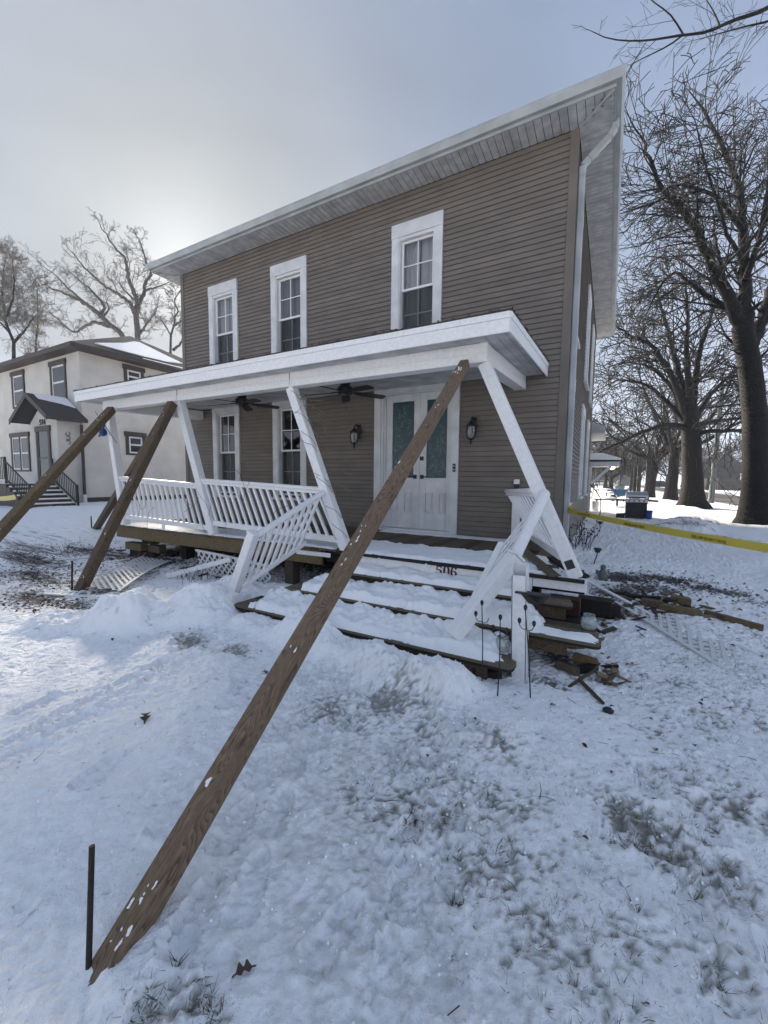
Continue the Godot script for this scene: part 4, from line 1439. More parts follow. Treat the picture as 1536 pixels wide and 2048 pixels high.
func build_steps() -> void:
	var t := thing("front_steps", Vector3(-1.2, -0.36, 2.7), "weathered grey wooden front steps, sunken and heaped with snow", "steps")
	# y, z front, z back, x left, x right, rounded end
	var T := [[0.105, 2.41, 2.12, -2.25, 0.36], [-0.05, 2.845, 2.39, -2.60, 0.60], [-0.20, 3.25, 2.82, -2.98, 0.03]]
	for k in 3:
		var q: Array = T[k]
		var y: float = q[0]
		var nb := 3
		var dep: float = (q[1] - q[2]) / nb
		for b in nb:
			var mb := MB.new()
			mb.uo = Vector2(k * 0.7 + b * 0.31, b * 0.23 + k * 0.1)
			var zf: float = q[1] - b * dep
			var xr: float = q[4] - (0.0 if b == 0 else 0.02 * b)
			if b == 0:
				# nosing board with a rounded right end
				var o := []
				o.append(Vector3(q[3], y - 0.019, zf - dep + 0.004))
				o.append(Vector3(xr, y - 0.019, zf - dep + 0.004))
				o.append(Vector3(xr, y - 0.019, zf - 0.06))
				for s in 5:
					var a := PI * 0.5 * s / 4.0
					o.append(Vector3(xr - 0.06 + 0.06 * cos(a), y - 0.019, zf - 0.06 + 0.06 * sin(a)))
				o.append(Vector3(q[3], y - 0.019, zf))
				mb.prism(o, Vector3(0, 0.019, 0))
				part(mb, "tread_board", M.tread, t)
				mb = MB.new()
				var lo := []
				for p in o:
					lo.append(p + Vector3(0, -0.0215, 0.001 if p.z > zf - 0.07 else 0.0))
				mb.prism(lo, Vector3(0, 0.021, 0))
				part(mb, "nosing", M.nosing, t)
			else:
				mb.span(q[3], xr, y - 0.036, y - 0.002 * b, zf - dep + 0.004, zf, 0.003)
				part(mb, "tread_board", M.tread if b == 1 else M.grey_wood_b, t)
		# riser under the nosing, in two boards
		var ry: float = -0.42 if k == 2 else float(T[k + 1][0])
		var mb2 := MB.new()
		mb2.uo = Vector2(k * 0.5, 0.3)
		var rr: float = q[4] - [0.055, 0.24, 0.20][k]
		mb2.span(q[3] + 0.05, rr, ry + 0.001, y - 0.042, q[1] - 0.075, q[1] - 0.04, 0.003)
		part(mb2, "riser", M.riser, t)
	# stringers
	for x in [-2.15, -1.2, -0.15]:
		var mb := MB.new()
		mb.prism([Vector3(x, 0.06, 2.13), Vector3(x, 0.06, 2.32), Vector3(x, -0.10, 2.32), Vector3(x, -0.10, 2.75), Vector3(x, -0.25, 2.75), Vector3(x, -0.25, 3.15), Vector3(x, -0.42, 3.15), Vector3(x, -0.42, 2.9), Vector3(x, -0.20, 2.13)], Vector3(0.04, 0, 0))
		part(mb, "stringer", M.dark_wood, t)
	# white board under the top step, with the house number
	var mb := MB.new()
	mb.span(-2.3, -0.02, 0.13, 0.268, 2.128, 2.15, 0.003)
	var board := part(mb, "number_board", M.vinyl, t, "white riser board with black house number 506")
	var tm := TextMesh.new()
	tm.text = "506"
	var fo := SystemFont.new()
	fo.font_names = PackedStringArray(["Droid Serif"])
	fo.font_weight = 700
	tm.font = fo
	tm.font_size = 32
	tm.pixel_size = 0.0046
	tm.depth = 0.006
	var tn := MeshInstance3D.new()
	tn.mesh = tm
	tn.material_override = M.number_red
	tn.name = "house_number"
	board.add_child(tn)
	tn.position = Vector3(-0.905, 0.205, 2.1535) - org[board]
	mb = MB.new()
	mb.beam(Vector3(-0.015, 0.232, 2.14), Vector3(0.462, 0.230, 2.135), 0.125, 0.022, Vector3.UP, 0.003)
	part(mb, "skirt_board", M.vinyl, t, "white skirt board right of the stub post")
	# torn dark edging at the deck lip
	mb = MB.new()
	for q in [[-2.35, -1.75, 0.288], [-1.72, -1.15, 0.285], [-1.12, 0.44, 0.280]]:
		mb.beam(Vector3(q[0], q[2], 2.165), Vector3(q[1], q[2] - 0.006, 2.165), 0.028, 0.05, Vector3(0, 1, 0.1), 0.004)
	part(mb, "deck_lip", M.nosing, t)
	# timber cribbing at the right end
	for q in [[0.10, 0.40, -0.14, 0.02, 1.75, 1.93, M.red_wood], [0.36, 0.68, -0.20, -0.04, 1.40, 1.58, M.dark_wood], [-0.1, 0.42, -0.33, -0.15, 1.85, 2.05, M.dark_wood]]:
		mb = MB.new()
		mb.uo = Vector2(q[0], q[2])
		mb.span(q[0], q[1], q[2], q[3], q[4], q[5], 0.008)
		part(mb, "crib_timber", q[6], t)
	snow_slab("step_snow", -2.35, 0.10, 1.42, 2.17, 0.302, 0.035, 301, "thin uneven snow on the deck edge above the steps", 0.05, 0.1)
	snow_slab("step_snow", -2.24, 0.05, 2.16, 2.395, 0.107, 0.066, 302, "thick lumpy snow on the top tread under the house number", 0.1, 0.12)
	snow_slab("step_snow", -2.58, 0.20, 2.40, 2.835, -0.048, 0.10, 303, "thick lumpy snow on the middle tread", 0.30, 0.15)
	snow_slab("step_snow", -2.9, -0.02, 2.84, 3.24, -0.198, 0.10, 304, "thick lumpy snow on the lowest tread", 0.25, 0.10)
	snow_slab("step_snow", -0.1, 0.585, 2.70, 2.84, -0.048, 0.022, 307, "crusty snow along the right end of the middle tread", 0.05, 0.02)
	snow_slab("porch_snow", -7.3, -2.4, 1.55, 2.14, 0.302, 0.022, 305, "thin snow on the porch floor behind the railing", 0.05, 0.05)
	snow_slab("porch_snow", -2.9, -0.5, 0.06, 0.30, 0.302, 0.010, 306, "dusting of snow on the porch floor along the door sill", 0.1, 0.1)

func build_stair_rails() -> void:
	# left rail, still fixed to the third post
	var t := thing("stair_railing", Vector3(-3.1, -0.2, 3.1), "white stair railing left of the steps, tipped newel at its foot", "railing", "white stair railings")
	var nf := Vector3(-3.16, -0.17, 3.10)
	var nt := Vector3(-2.80, 0.585, 3.10)
	var up := post_at(2, 1.03) + Vector3(-0.0, 0, 0.05)
	var mb := MB.new()
	mb.beam(nf, nt, 0.105, 0.105, Vector3(0, 0, 1), 0.006)
	mb.beam(nt - (nt - nf).normalized() * 0.01, nt + (nt - nf).normalized() * 0.022, 0.118, 0.118, Vector3(0, 0, 1), 0.01)
	part(mb, "newel", M.vinyl, t)
	mb = MB.new()
	mb.beam(nf + Vector3(0.11, -0.03, 0.10), nf + Vector3(0.12, 0.07, 0.10), 0.12, 0.12, Vector3(0, 0, 1), 0.006)
	part(mb, "newel_base", M.vinyl, t)
	mb = MB.new()
	mb.beam(nt + Vector3(0.02, -0.02, -0.03), up, 0.055, 0.078, Vector3.UP, 0.012)
	part(mb, "top_rail", M.vinyl, t)
	var b0 := nf + Vector3(0.12, 0.12, -0.03)
	var b1 := Vector3(-2.86, 0.355, 2.16)
	mb = MB.new()
	mb.beam(b0, b1, 0.05, 0.065, Vector3.UP, 0.006)
	part(mb, "bottom_rail", M.vinyl, t)
	for k in 8:
		var u := (k + 0.8) / 8.6
		mb = MB.new()
		mb.beam(b0.lerp(b1, u) + Vector3(0, 0.02, 0), (nt + Vector3(0.02, -0.05, -0.03)).lerp(up - Vector3(0, 0.03, 0), u), 0.034, 0.034, Vector3(0, 0, 1), 0.004)
		part(mb, "baluster", M.vinyl, t)
	# right rail, collapsed onto the steps
	t = thing("stair_railing", Vector3(-0.45, -0.15, 3.08), "white stair railing right of the steps, collapsed flat against the corner post", "railing", "white stair railings")
	var f := Vector3(-0.485, -0.10, 3.12)
	var h := Vector3(-0.085, 0.545, 2.72)
	var top := Vector3(0.075, 1.095, 2.19)
	mb = MB.new()
	mb.beam(f, h, 0.115, 0.115, Vector3(1, 0.2, 0.6), 0.006)
	part(mb, "newel", M.vinyl, t)
	mb = MB.new()
	mb.beam(h + (h - f).normalized() * 0.004, h + (h - f).normalized() * 0.03, 0.128, 0.128, Vector3(1, 0.2, 0.6), 0.008)
	part(mb, "newel_cap", M.vinyl, t)
	mb = MB.new()
	var dir := (top - h).normalized()
	var pts := PackedVector3Array([h + dir * 0.02, top - dir * 0.05, top - dir * 0.02, top])
	mb.tube(pts, PackedFloat32Array([0.052, 0.052, 0.048, 0.034]), 14, true)
	part(mb, "top_rail", M.vinyl, t)
	var nd := (f - h)
	mb = MB.new()
	mb.beam(h + nd * 0.74 + Vector3(-0.03, 0, -0.06), top + nd * 0.74 + Vector3(-0.03, 0, -0.02), 0.05, 0.065, Vector3.UP, 0.006)
	part(mb, "bottom_rail", M.vinyl, t)
	for k in 6:
		var u := (k + 0.7) / 6.0
		mb = MB.new()
		var p := h.lerp(top, u) + Vector3(-0.012, 0, -0.03)
		mb.beam(p, p + nd * 0.74, 0.017, 0.017, Vector3(0, 0, 1), 0.003)
		part(mb, "baluster", M.vinyl, t)
	# stub of the vanished newel sleeve
	mb = MB.new()
	var s0 := Vector3(0.045, -0.36, 3.03)
	var s1 := Vector3(0.02, 0.53, 3.03)
	var wdt := 0.052
	for q in [[Vector3(wdt, 0, 0), true], [Vector3(-wdt, 0, 0), true], [Vector3(0, 0, wdt), false], [Vector3(0, 0, -wdt), false]]:
		var o: Vector3 = q[0]
		var cut := Vector3(0, -0.06, 0) if o.z > 0 else Vector3(0, 0.02, 0)
		mb.beam(s0 + o, s1 + o + cut, 0.006 if q[1] else 0.11, 0.11 if q[1] else 0.006, Vector3(1, 0, 0), 0.0)
	single(mb, "stub_post", M.vinyl, Vector3(0.045, -0.36, 3.03), "hollow white post sleeve standing upright beside the steps", "post")

func build_braces() -> void:
	var L := [
		["timber_brace", Vector3(-0.717, -0.54, 5.905), Vector3(-0.775, 2.40, 2.10), 0.092, M.brace, "long brown timber brace in the foreground, propped under the porch beam"],
		["timber_brace", Vector3(-5.463, -0.46, 3.69), Vector3(-5.66, 2.39, 2.10), 0.12, M.brace_b, "brown timber brace propped beside the second porch post"],
		["timber_brace", Vector3(-5.80, -0.36, 4.98), Vector3(-7.45, 2.42, 2.10), 0.12, M.brace_c, "olive brown timber brace at the left edge, propped under the porch end"],
		["timber_brace", Vector3(-10.62, -0.16, 0.97), Vector3(-6.05, 2.40, 1.86), 0.125, M.brace_b, "timber brace running sideways from the left yard, behind the second post brace"],
	]
	for k in 4:
		var q: Array = L[k]
		var a: Vector3 = q[1]
		var b: Vector3 = q[2]
		var mb := MB.new()
		mb.uo = Vector2(0.33 * k + 0.12, 0.02)
		mb.beam(a, b, q[3], q[3], Vector3.UP, 0.009)
		var o := single(mb, q[0], q[4], a, q[5], "timber brace", "timber braces propping the porch")
		# crusts of snow stuck to the upper face
		var x := (b - a).normalized()
		var z := x.cross(Vector3.UP).normalized()
		var y := z.cross(x).normalized()
		var rg := RandomNumberGenerator.new()
		rg.seed = 60 + k
		mb = MB.new()
		var spots := [0.02, 0.05, 0.075, 0.10, 0.17, 0.30, 0.42, 0.44, 0.46, 0.62, 0.80, 0.95, 0.94, 0.955, 0.48] if k == 0 else [0.1, 0.3, 0.55, 0.8, 0.9, 0.93]
		for u in spots:
			for s in (5 if (u < 0.11 or u > 0.93) else 2):
				# a thin crust with an uneven rim, drawn out along the grain
				var c := a.lerp(b, clampf(u + rg.randfn(0.0, 0.006), 0, 1)) + y * (float(q[3]) * 0.5 - 0.001) + z * clampf(rg.randfn(0.0, 0.2), -0.36, 0.36) * float(q[3])
				var r := rg.randf_range(0.002, 0.008)
				var st := rg.randf_range(1.2, 3.2)
				var o2 := []
				for w in 11:
					var an := TAU * w / 11
					var rr := r * rg.randf_range(0.45, 1.2)
					o2.append(c + x * cos(an) * rr * st + z * clampf(sin(an) * rr, -0.012, 0.012))
				mb.prism(o2, y * rg.randf_range(0.0018, 0.004))
		var sn := part(mb, "stuck_snow", M.snow, o)
		sn.set_meta("kind", "stuff")
	# steel stakes that hold the feet
	for q in [[Vector3(-0.745, -0.40, 5.715), Vector3(-0.80, 0.02, 5.66), 0.0085, "rusty steel stake in the snow beside the foreground brace foot"], [Vector3(-5.53, -0.45, 3.69), Vector3(-5.54, 0.08, 3.66), 0.011, "dark steel stake beside the second post brace foot"], [Vector3(-10.72, -0.25, 1.0), Vector3(-10.73, 0.19, 1.0), 0.014, "thin steel stake in the left yard near the sideways brace"]]:
		var mb := MB.new()
		mb.line(q[0], q[1], q[2], 8)
		single(mb, "steel_stake", M.rust, q[0], q[3], "stake", "steel stakes at the brace feet")
func nb_window(house: Node, T: Transform3D, x0: float, x1: float, y0: float, y1: float, lites := 1) -> void:
	var mb := MB.new()
	mb.T = T
	var f := 0.13
	mb.span(x0, x0 + f, y0, y1 - 0.2, -0.02, 0.05, 0.01)
	mb.span(x1 - f, x1, y0, y1 - 0.2, -0.02, 0.05, 0.01)
	mb.span(x0 - 0.05, x1 + 0.05, y1 - 0.199, y1, -0.02, 0.07, 0.01)
	mb.span(x0 + f + 0.001, x1 - f - 0.001, y0, y0 + 0.08, -0.02, 0.05, 0.01)
	var win := part(mb, "window", M.brown, house)
	var n := lites
	var w := (x1 - x0 - 2 * f) / n
	for k in n:
		var a := x0 + f + k * w
		if k > 0:
			var mu := MB.new()
			mu.T = T
			mu.span(a - 0.05, a + 0.05, y0 + 0.081, y1 - 0.201, -0.02, 0.045, 0.01)
			part(mu, "mullion", M.brown, win)
		var g0 := a + (0.05 if k > 0 else 0.0)
		var g1 := a + w - (0.05 if k < n - 1 else 0.0)
		var my := (y0 + y1 - 0.1) * 0.5
		var s := MB.new()
		s.T = T
		s.span(g0, g0 + 0.07, y0 + 0.081, y1 - 0.201, -0.03, 0.02, 0.005)
		s.span(g1 - 0.07, g1, y0 + 0.081, y1 - 0.201, -0.03, 0.02, 0.005)
		s.span(g0 + 0.071, g1 - 0.071, y0 + 0.081, y0 + 0.15, -0.03, 0.019, 0.005)
		s.span(g0 + 0.071, g1 - 0.071, my - 0.035, my + 0.035, -0.03, 0.019, 0.005)
		s.span(g0 + 0.071, g1 - 0.071, y1 - 0.27, y1 - 0.201, -0.03, 0.019, 0.005)
		part(s, "sash", M.trim, win)
		for q in [[y0 + 0.151, my - 0.036], [my + 0.036, y1 - 0.271]]:
			var p := MB.new()
			p.T = T
			p.span(g0 + 0.072, g1 - 0.072, q[0], q[1], 0.002, 0.008)
			part(p, "pane", M.dark_glass, win)

func build_neighbour() -> void:
	M.dark_glass = plain(lin(0.012, 0.013, 0.016), 0.06)
	var cx := -17.85
	var cz := -2.16
	var g := 0.05
	var h := thing("neighbour_house", Vector3(-22.5, g, -6.0), "cream stucco house with brown window frames, numbered 514", "house")
	var mb := MB.new()
	mb.span(-28.5, cx, g - 0.3, 6.12, -10.2, cz, 0.02)
	part(mb, "wall", M.stucco, h)
	mb = MB.new()
	mb.span(-28.46, cx + 0.02, g - 0.3, 0.32, -10.22, cz + 0.02)
	part(mb, "foundation", M.brown, h)
	# hip roof
	var x0 := -29.0
	var x1 := cx + 0.5
	var z0 := -10.7
	var z1 := cz + 0.5
	var y := 6.24
	var a := Vector3(-24.2, 8.55, -6.4)
	var b := Vector3(-21.8, 8.55, -6.4)
	var c := [Vector3(x0, y, z1), Vector3(x1, y, z1), Vector3(x1, y, z0), Vector3(x0, y, z0)]
	var ctr := Vector3(-23, 5, -6)
	mb = MB.new()
	mb.poly([c[0], c[1], b, a], ctr)
	mb.poly([c[1], c[2], b], ctr)
	mb.poly([c[2], c[3], a, b], ctr)
	mb.poly([c[3], c[0], a], ctr)
	var roof := part(mb, "roof", M.shingle, h)
	mb = MB.new()
	mb.span(x0, x1, y - 0.17, y - 0.004, z1 - 0.08, z1 - 0.0, 0.01)
	mb.span(x1 - 0.08, x1, y - 0.17, y - 0.004, z0, z1 - 0.081, 0.01)
	mb.span(x0 + 0.01, x1 - 0.081, y - 0.165, y - 0.13, z0, z1 - 0.081)
	part(mb, "eave_gutter", M.brown, h)
	# snow left on the side slope
	mb = MB.new()
	var up := Vector3(0.02, 0.035, 0)
	var P := func(u: float, v: float) -> Vector3: return c[1].lerp(c[2], u).lerp(b, v) + up
	var poly := []
	for q in [[0.07, 0.10], [0.30, 0.10], [0.46, 0.14], [0.62, 0.26], [0.58, 0.42], [0.50, 0.62], [0.42, 0.72], [0.30, 0.68], [0.18, 0.45]]:
		poly.append(P.call(q[0], q[1]))
	mb.prism(poly, Vector3(0.02, 0.03, 0))
	part(mb, "roof_snow", M.snow, roof)
	mb = MB.new()
	poly = []
	for q in [[0.30, 0.015], [0.55, 0.03], [0.8, 0.015], [0.98, 0.01], [0.98, 0.06], [0.8, 0.065], [0.6, 0.06], [0.45, 0.04]]:
		poly.append(P.call(q[0], q[1]))
	mb.prism(poly, Vector3(0.02, 0.03, 0))
	part(mb, "roof_snow", M.snow, roof)
	var F := Transform3D(Basis.IDENTITY, Vector3(0, 0, cz))
	var S := Transform3D(Basis(Vector3(0, 0, -1), Vector3.UP, Vector3(1, 0, 0)), Vector3(cx, 0, 0))
	nb_window(h, F, -24.0, -22.69, 4.28, 5.95)
	nb_window(h, F, -20.23, -18.9, 4.265, 5.94)
	nb_window(h, F, -24.49, -22.55, 1.37, 3.17, 2)
	nb_window(h, F, -27.9, -26.6, 4.28, 5.95)
	nb_window(h, S, 3.83, 4.68, 5.15, 6.0)
	nb_window(h, S, 3.79, 4.64, 2.13, 3.14)
	nb_window(h, S, 7.2, 8.0, 1.0, 2.0)
	nb_window(h, S, 7.2, 8.0, 2.4, 3.2)
	# vestibule
	var vz := -1.34
	mb = MB.new()
	mb.span(-20.15, -17.95, g - 0.3, 3.3, cz + 0.001, vz, 0.01)
	mb.prism([Vector3(-20.15, 3.3, vz), Vector3(-17.95, 3.3, vz), Vector3(-19.05, 4.05, vz)], Vector3(0, 0, cz - vz))
	part(mb, "vestibule_wall", M.stucco, h)
	for sd in 2:
		mb = MB.new()
		var ex := -20.62 if sd == 0 else -17.42
		mb.prism([Vector3(-19.03, 4.22, vz + 0.5), Vector3(ex, 3.30, vz + 0.5), Vector3(ex, 3.40, vz + 0.5), Vector3(-19.03, 4.34, vz + 0.5)], Vector3(0, 0, cz - vz - 0.5))
		part(mb, "vestibule_roof", M.shingle, h)
		mb = MB.new()
		mb.prism([Vector3(-19.02, 4.16, vz + 0.53), Vector3(ex, 3.22, vz + 0.53), Vector3(ex, 3.41, vz + 0.53), Vector3(-19.02, 4.355, vz + 0.53)], Vector3(0, 0, -0.028))
		part(mb, "bargeboard", M.brown, h)
	mb = MB.new()
	mb.span(-17.46, -17.38, 3.26, 3.39, cz, vz + 0.5, 0.01)
	part(mb, "vestibule_gutter", M.brown, h)
	mb = MB.new()
	mb.prism([Vector3(-18.55, 4.10, vz + 0.3), Vector3(-18.95, 4.33, vz + 0.3), Vector3(-18.95, 4.33, cz + 0.05), Vector3(-18.2, 3.88, cz + 0.05), Vector3(-18.4, 4.0, vz - 0.4)], Vector3(0.02, 0.03, 0))
	part(mb, "roof_snow", M.snow, h)
	# storm door
	mb = MB.new()
	mb.span(-19.65, -19.52, 0.93, 2.92, vz, vz + 0.05, 0.01)
	mb.span(-18.60, -18.47, 0.93, 2.92, vz, vz + 0.05, 0.01)
	mb.span(-19.7, -18.42, 2.921, 3.14, vz, vz + 0.06, 0.01)
	var door := part(mb, "door", M.brown, h)
	mb = MB.new()
	mb.span(-19.515, -18.605, 0.94, 2.915, vz, vz + 0.02)
	part(mb, "door_pane", M.dark_glass, door)
	mb = MB.new()
	mb.span(-19.515, -18.605, 1.85, 1.93, vz + 0.021, vz + 0.035)
	mb.span(-19.515, -19.44, 0.94, 2.915, vz + 0.021, vz + 0.036)
	mb.span(-18.68, -18.605, 0.94, 2.915, vz + 0.021, vz + 0.036)
	part(mb, "door_rail", M.black, door)
	var tm := TextMesh.new()
	tm.text = "514"
	var fo := SystemFont.new()
	fo.font_names = PackedStringArray(["Droid Sans"])
	fo.font_weight = 800
	tm.font = fo
	tm.font_size = 36
	tm.pixel_size = 0.0085
	tm.depth = 0.02
	var tn := MeshInstance3D.new()
	tn.mesh = tm
	tn.material_override = M.text
	tn.name = "house_number"
	h.add_child(tn)
	tn.position = Vector3(-19.08, 3.29, vz + 0.012) - org[h]
	# scroll bracket and mailbox on the vestibule side
	mb = MB.new()
	mb.span(-17.949, -17.93, 1.95, 2.2, vz - 0.45, vz - 0.25, 0.005)
	part(mb, "mailbox", M.black, h)
	mb = MB.new()
	for q in 3:
		var ps := PackedVector3Array()
		var rs := PackedFloat32Array()
		for s in 9:
			var an := s * 0.6 + q
			ps.append(Vector3(-17.93, 2.5 + q * 0.16 + 0.07 * sin(an), vz - 0.35 + 0.07 * cos(an)))
			rs.append(0.012)
		mb.tube(ps, rs, 4)
	part(mb, "wall_ornament", M.black, h)
	# downspout at the corner
	mb = MB.new()
	mb.line(Vector3(cx + 0.06, 3.2, cz + 0.06), Vector3(cx + 0.06, 0.45, cz + 0.06), 0.055, 8)
	part(mb, "downspout", M.brown, h)
	mb = MB.new()
	mb.line(Vector3(cx + 0.06, 0.45, cz + 0.06), Vector3(cx + 0.06, 0.0, cz + 0.06), 0.07, 8)
	part(mb, "downspout_boot", M.trim, h)
	# landing, steps going down towards the right, iron rails
	mb = MB.new()
	mb.span(-20.6, -18.3, -0.2, 0.87, vz + 0.0, 0.15, 0.01)
	var land := part(mb, "landing", M.brown, h)
	mb = MB.new()
	mb.span(-20.55, -18.33, 0.871, 0.93, vz + 0.05, 0.10, 0.03)
	part(mb, "step_snow", M.snow, land)
	for k in 6:
		mb = MB.new()
		var yy := 0.78 - k * 0.145
		var sx := -18.3 + k * 0.31
		mb.span(sx + 0.001, sx + 0.31, -0.3, yy - 0.03, vz + 0.01, 0.15, 0.01)
		var stp := part(mb, "step", M.brown, h)
		mb = MB.new()
		mb.span(sx + 0.03, sx + 0.27, yy - 0.029, yy + 0.03, vz + 0.06, 0.10, 0.03)
		part(mb, "step_snow", M.snow, stp)
	for sd in 2:
		var z := 0.12 if sd == 0 else vz + 0.06
		mb = MB.new()
		var p0 := Vector3(-18.35, 0.90, z)
		var p1 := Vector3(-16.5, 0.02, z)
		for dy in [0.15, 0.80]:
			mb.beam(p0 + Vector3(0, dy, 0), p1 + Vector3(0, dy, 0), 0.04, 0.04)
		mb.beam(p0, p0 + Vector3(0, 0.95, 0), 0.06, 0.06, Vector3(0, 0, 1))
		mb.beam(p1 - Vector3(0, 0.1, 0), p1 + Vector3(0, 0.85, 0), 0.06, 0.06, Vector3(0, 0, 1))
		for k in 13:
			var q := p0.lerp(p1, (k + 1) / 14.0)
			mb.beam(q + Vector3(0, 0.15, 0), q + Vector3(0, 0.80, 0), 0.02, 0.02, Vector3(0, 0, 1), 0.0)
		part(mb, "stair_rail", M.iron, h)
	mb = MB.new()
	for dy in [0.15, 0.9]:
		mb.beam(Vector3(-18.4, 0.92 + dy, 0.12), Vector3(-20.6, 0.92 + dy, 0.12), 0.04, 0.04)
	for k in 15:
		mb.beam(Vector3(-18.5 - k * 0.14, 1.07, 0.12), Vector3(-18.5 - k * 0.14, 1.82, 0.12), 0.02, 0.02, Vector3(0, 0, 1), 0.0)
	part(mb, "stair_rail", M.iron, h)

func build_far() -> void:
	# utility pole by the street
	var mb := MB.new()
	var p := Vector3(5.85, 0, -23.6)
	mb.tube(PackedVector3Array([p - Vector3(0, 0.3, 0), p + Vector3(0.05, 3.0, 0), p + Vector3(0.12, 6.8, 0)]), PackedFloat32Array([0.15, 0.13, 0.10]), 10, true)
	single(mb, "utility_pole", M.grey, p, "slim grey utility pole beside the side street", "pole")
	# grey board fence far off
	var f := thing("board_fence", Vector3(16.5, 0, -85), "grey board fence beyond the side street", "fence")
	for k in 60:
		mb = MB.new()
		var u := k / 59.0
		var a := Vector3(16.5, 0, -99).lerp(Vector3(15.8, 0, -76), u * 2.0) if u < 0.5 else Vector3(15.8, 0, -76).lerp(Vector3(24, 0, -72), u * 2.0 - 1.0)
		mb.box(a + Vector3(0, 0.95 + 0.02 * sin(k * 3.1), 0), Vector3(0.36, 1.9, 0.36), 0.0)
		part(mb, "fence_board", M.fence, f)
	var dh := thing("distant_house", Vector3(23, 0, -110), "dark gabled house far off behind the grey fence", "house", "distant houses")
	mb = MB.new()
	mb.span(18.5, 27, 0, 3.2, -116, -106)
	part(mb, "wall", M.far_dark, dh)
	mb = MB.new()
	mb.prism([Vector3(18.0, 3.0, -105.8), Vector3(27.5, 3.0, -105.8), Vector3(22.7, 7.4, -105.8)], Vector3(0, 0, -10.5))
	part(mb, "roof", M.far_dark, dh)
	dh = thing("distant_house", Vector3(-2, 0, -125), "low dark house far down the street behind the white car", "house", "distant houses")
	mb = MB.new()
	mb.span(-9, 6, 0, 3.0, -130, -124)
	part(mb, "wall", M.fence, dh)
	mb = MB.new()
	mb.prism([Vector3(-9.5, 3.0, -123.7), Vector3(-9.5, 5.6, -127), Vector3(-9.5, 3.0, -130.5)], Vector3(16, 0, 0))
	part(mb, "roof", M.far_dark, dh)
	# road sign
	var s := thing("road_sign", Vector3(15.7, 0, -62), "small pale road sign on a thin post across the street", "sign")
	mb = MB.new()
	mb.line(Vector3(15.7, 0, -62), Vector3(15.7, 2.0, -62), 0.05, 6)
	part(mb, "post", M.grey, s)
	mb = MB.new()
	mb.span(15.4, 16.0, 1.6, 2.4, -61.94, -61.9, 0.02)
	part(mb, "sign_plate", M.white, s)
	# parked car far down the street
	car("parked_car", Vector3(-0.4, 0.0, -100.0), "white car parked far down the street beyond the yard", M.white)
	car("parked_car", Vector3(8.6, -0.05, -82.0), "dark car far down the side street behind the tree row", M.far_dark)
	# dark hedge bank closing the far end of the yard
	# iron posts of the yard beyond the grill
	for k in 4:
		mb = MB.new()
		var q := Vector3([1.95, 2.2, 2.42, 2.9][k], 0, [-27.0, -27.4, -27.0, -26.5][k])
		var hh: float = [1.9, 2.2, 2.3, 3.3][k]
		mb.beam(q - Vector3(0, 0.2, 0), q + Vector3(0, hh, 0), [0.12, 0.2, 0.24, 0.26][k], [0.12, 0.2, 0.24, 0.26][k], Vector3(0, 0, 1))
		single(mb, "garden_post", M.iron, q, ["thinnest dark garden post behind the grill, leftmost of four", "dark garden post behind the grill, second from the left", "dark garden post behind the grill, third from the left", "tallest dark garden post behind the grill"][k], "post", "dark posts behind the grill")

func car(called: String, at: Vector3, label: String, m: Material) -> void:
	var c := thing(called, at, label, "car", "cars parked along the street")
	var mb := MB.new()
	mb.prism([at + Vector3(-2.2, 0.35, 0.85), at + Vector3(2.2, 0.35, 0.85), at + Vector3(2.25, 0.8, 0.85), at + Vector3(1.3, 0.95, 0.85), at + Vector3(0.6, 1.42, 0.85), at + Vector3(-1.2, 1.45, 0.85), at + Vector3(-1.9, 0.98, 0.85), at + Vector3(-2.25, 0.9, 0.85)], Vector3(0, 0, -1.7))
	part(mb, "body", m, c)
	mb = MB.new()
	mb.prism([at + Vector3(-1.65, 0.98, 0.86), at + Vector3(1.15, 0.98, 0.86), at + Vector3(0.55, 1.36, 0.86), at + Vector3(-1.15, 1.38, 0.86)], Vector3(0, 0, -1.72))
	part(mb, "side_window", M.black, c)
	for x in [-1.4, 1.4]:
		for z in [0.8, -0.8]:
			mb = MB.new()
			mb.lathe(at + Vector3(x, 0.33, z), [[0.0, -0.1], [0.33, -0.1], [0.33, 0.1], [0.0, 0.1]], 14, Basis(Vector3.RIGHT, PI / 2))
			part(mb, "wheel", M.black, c)
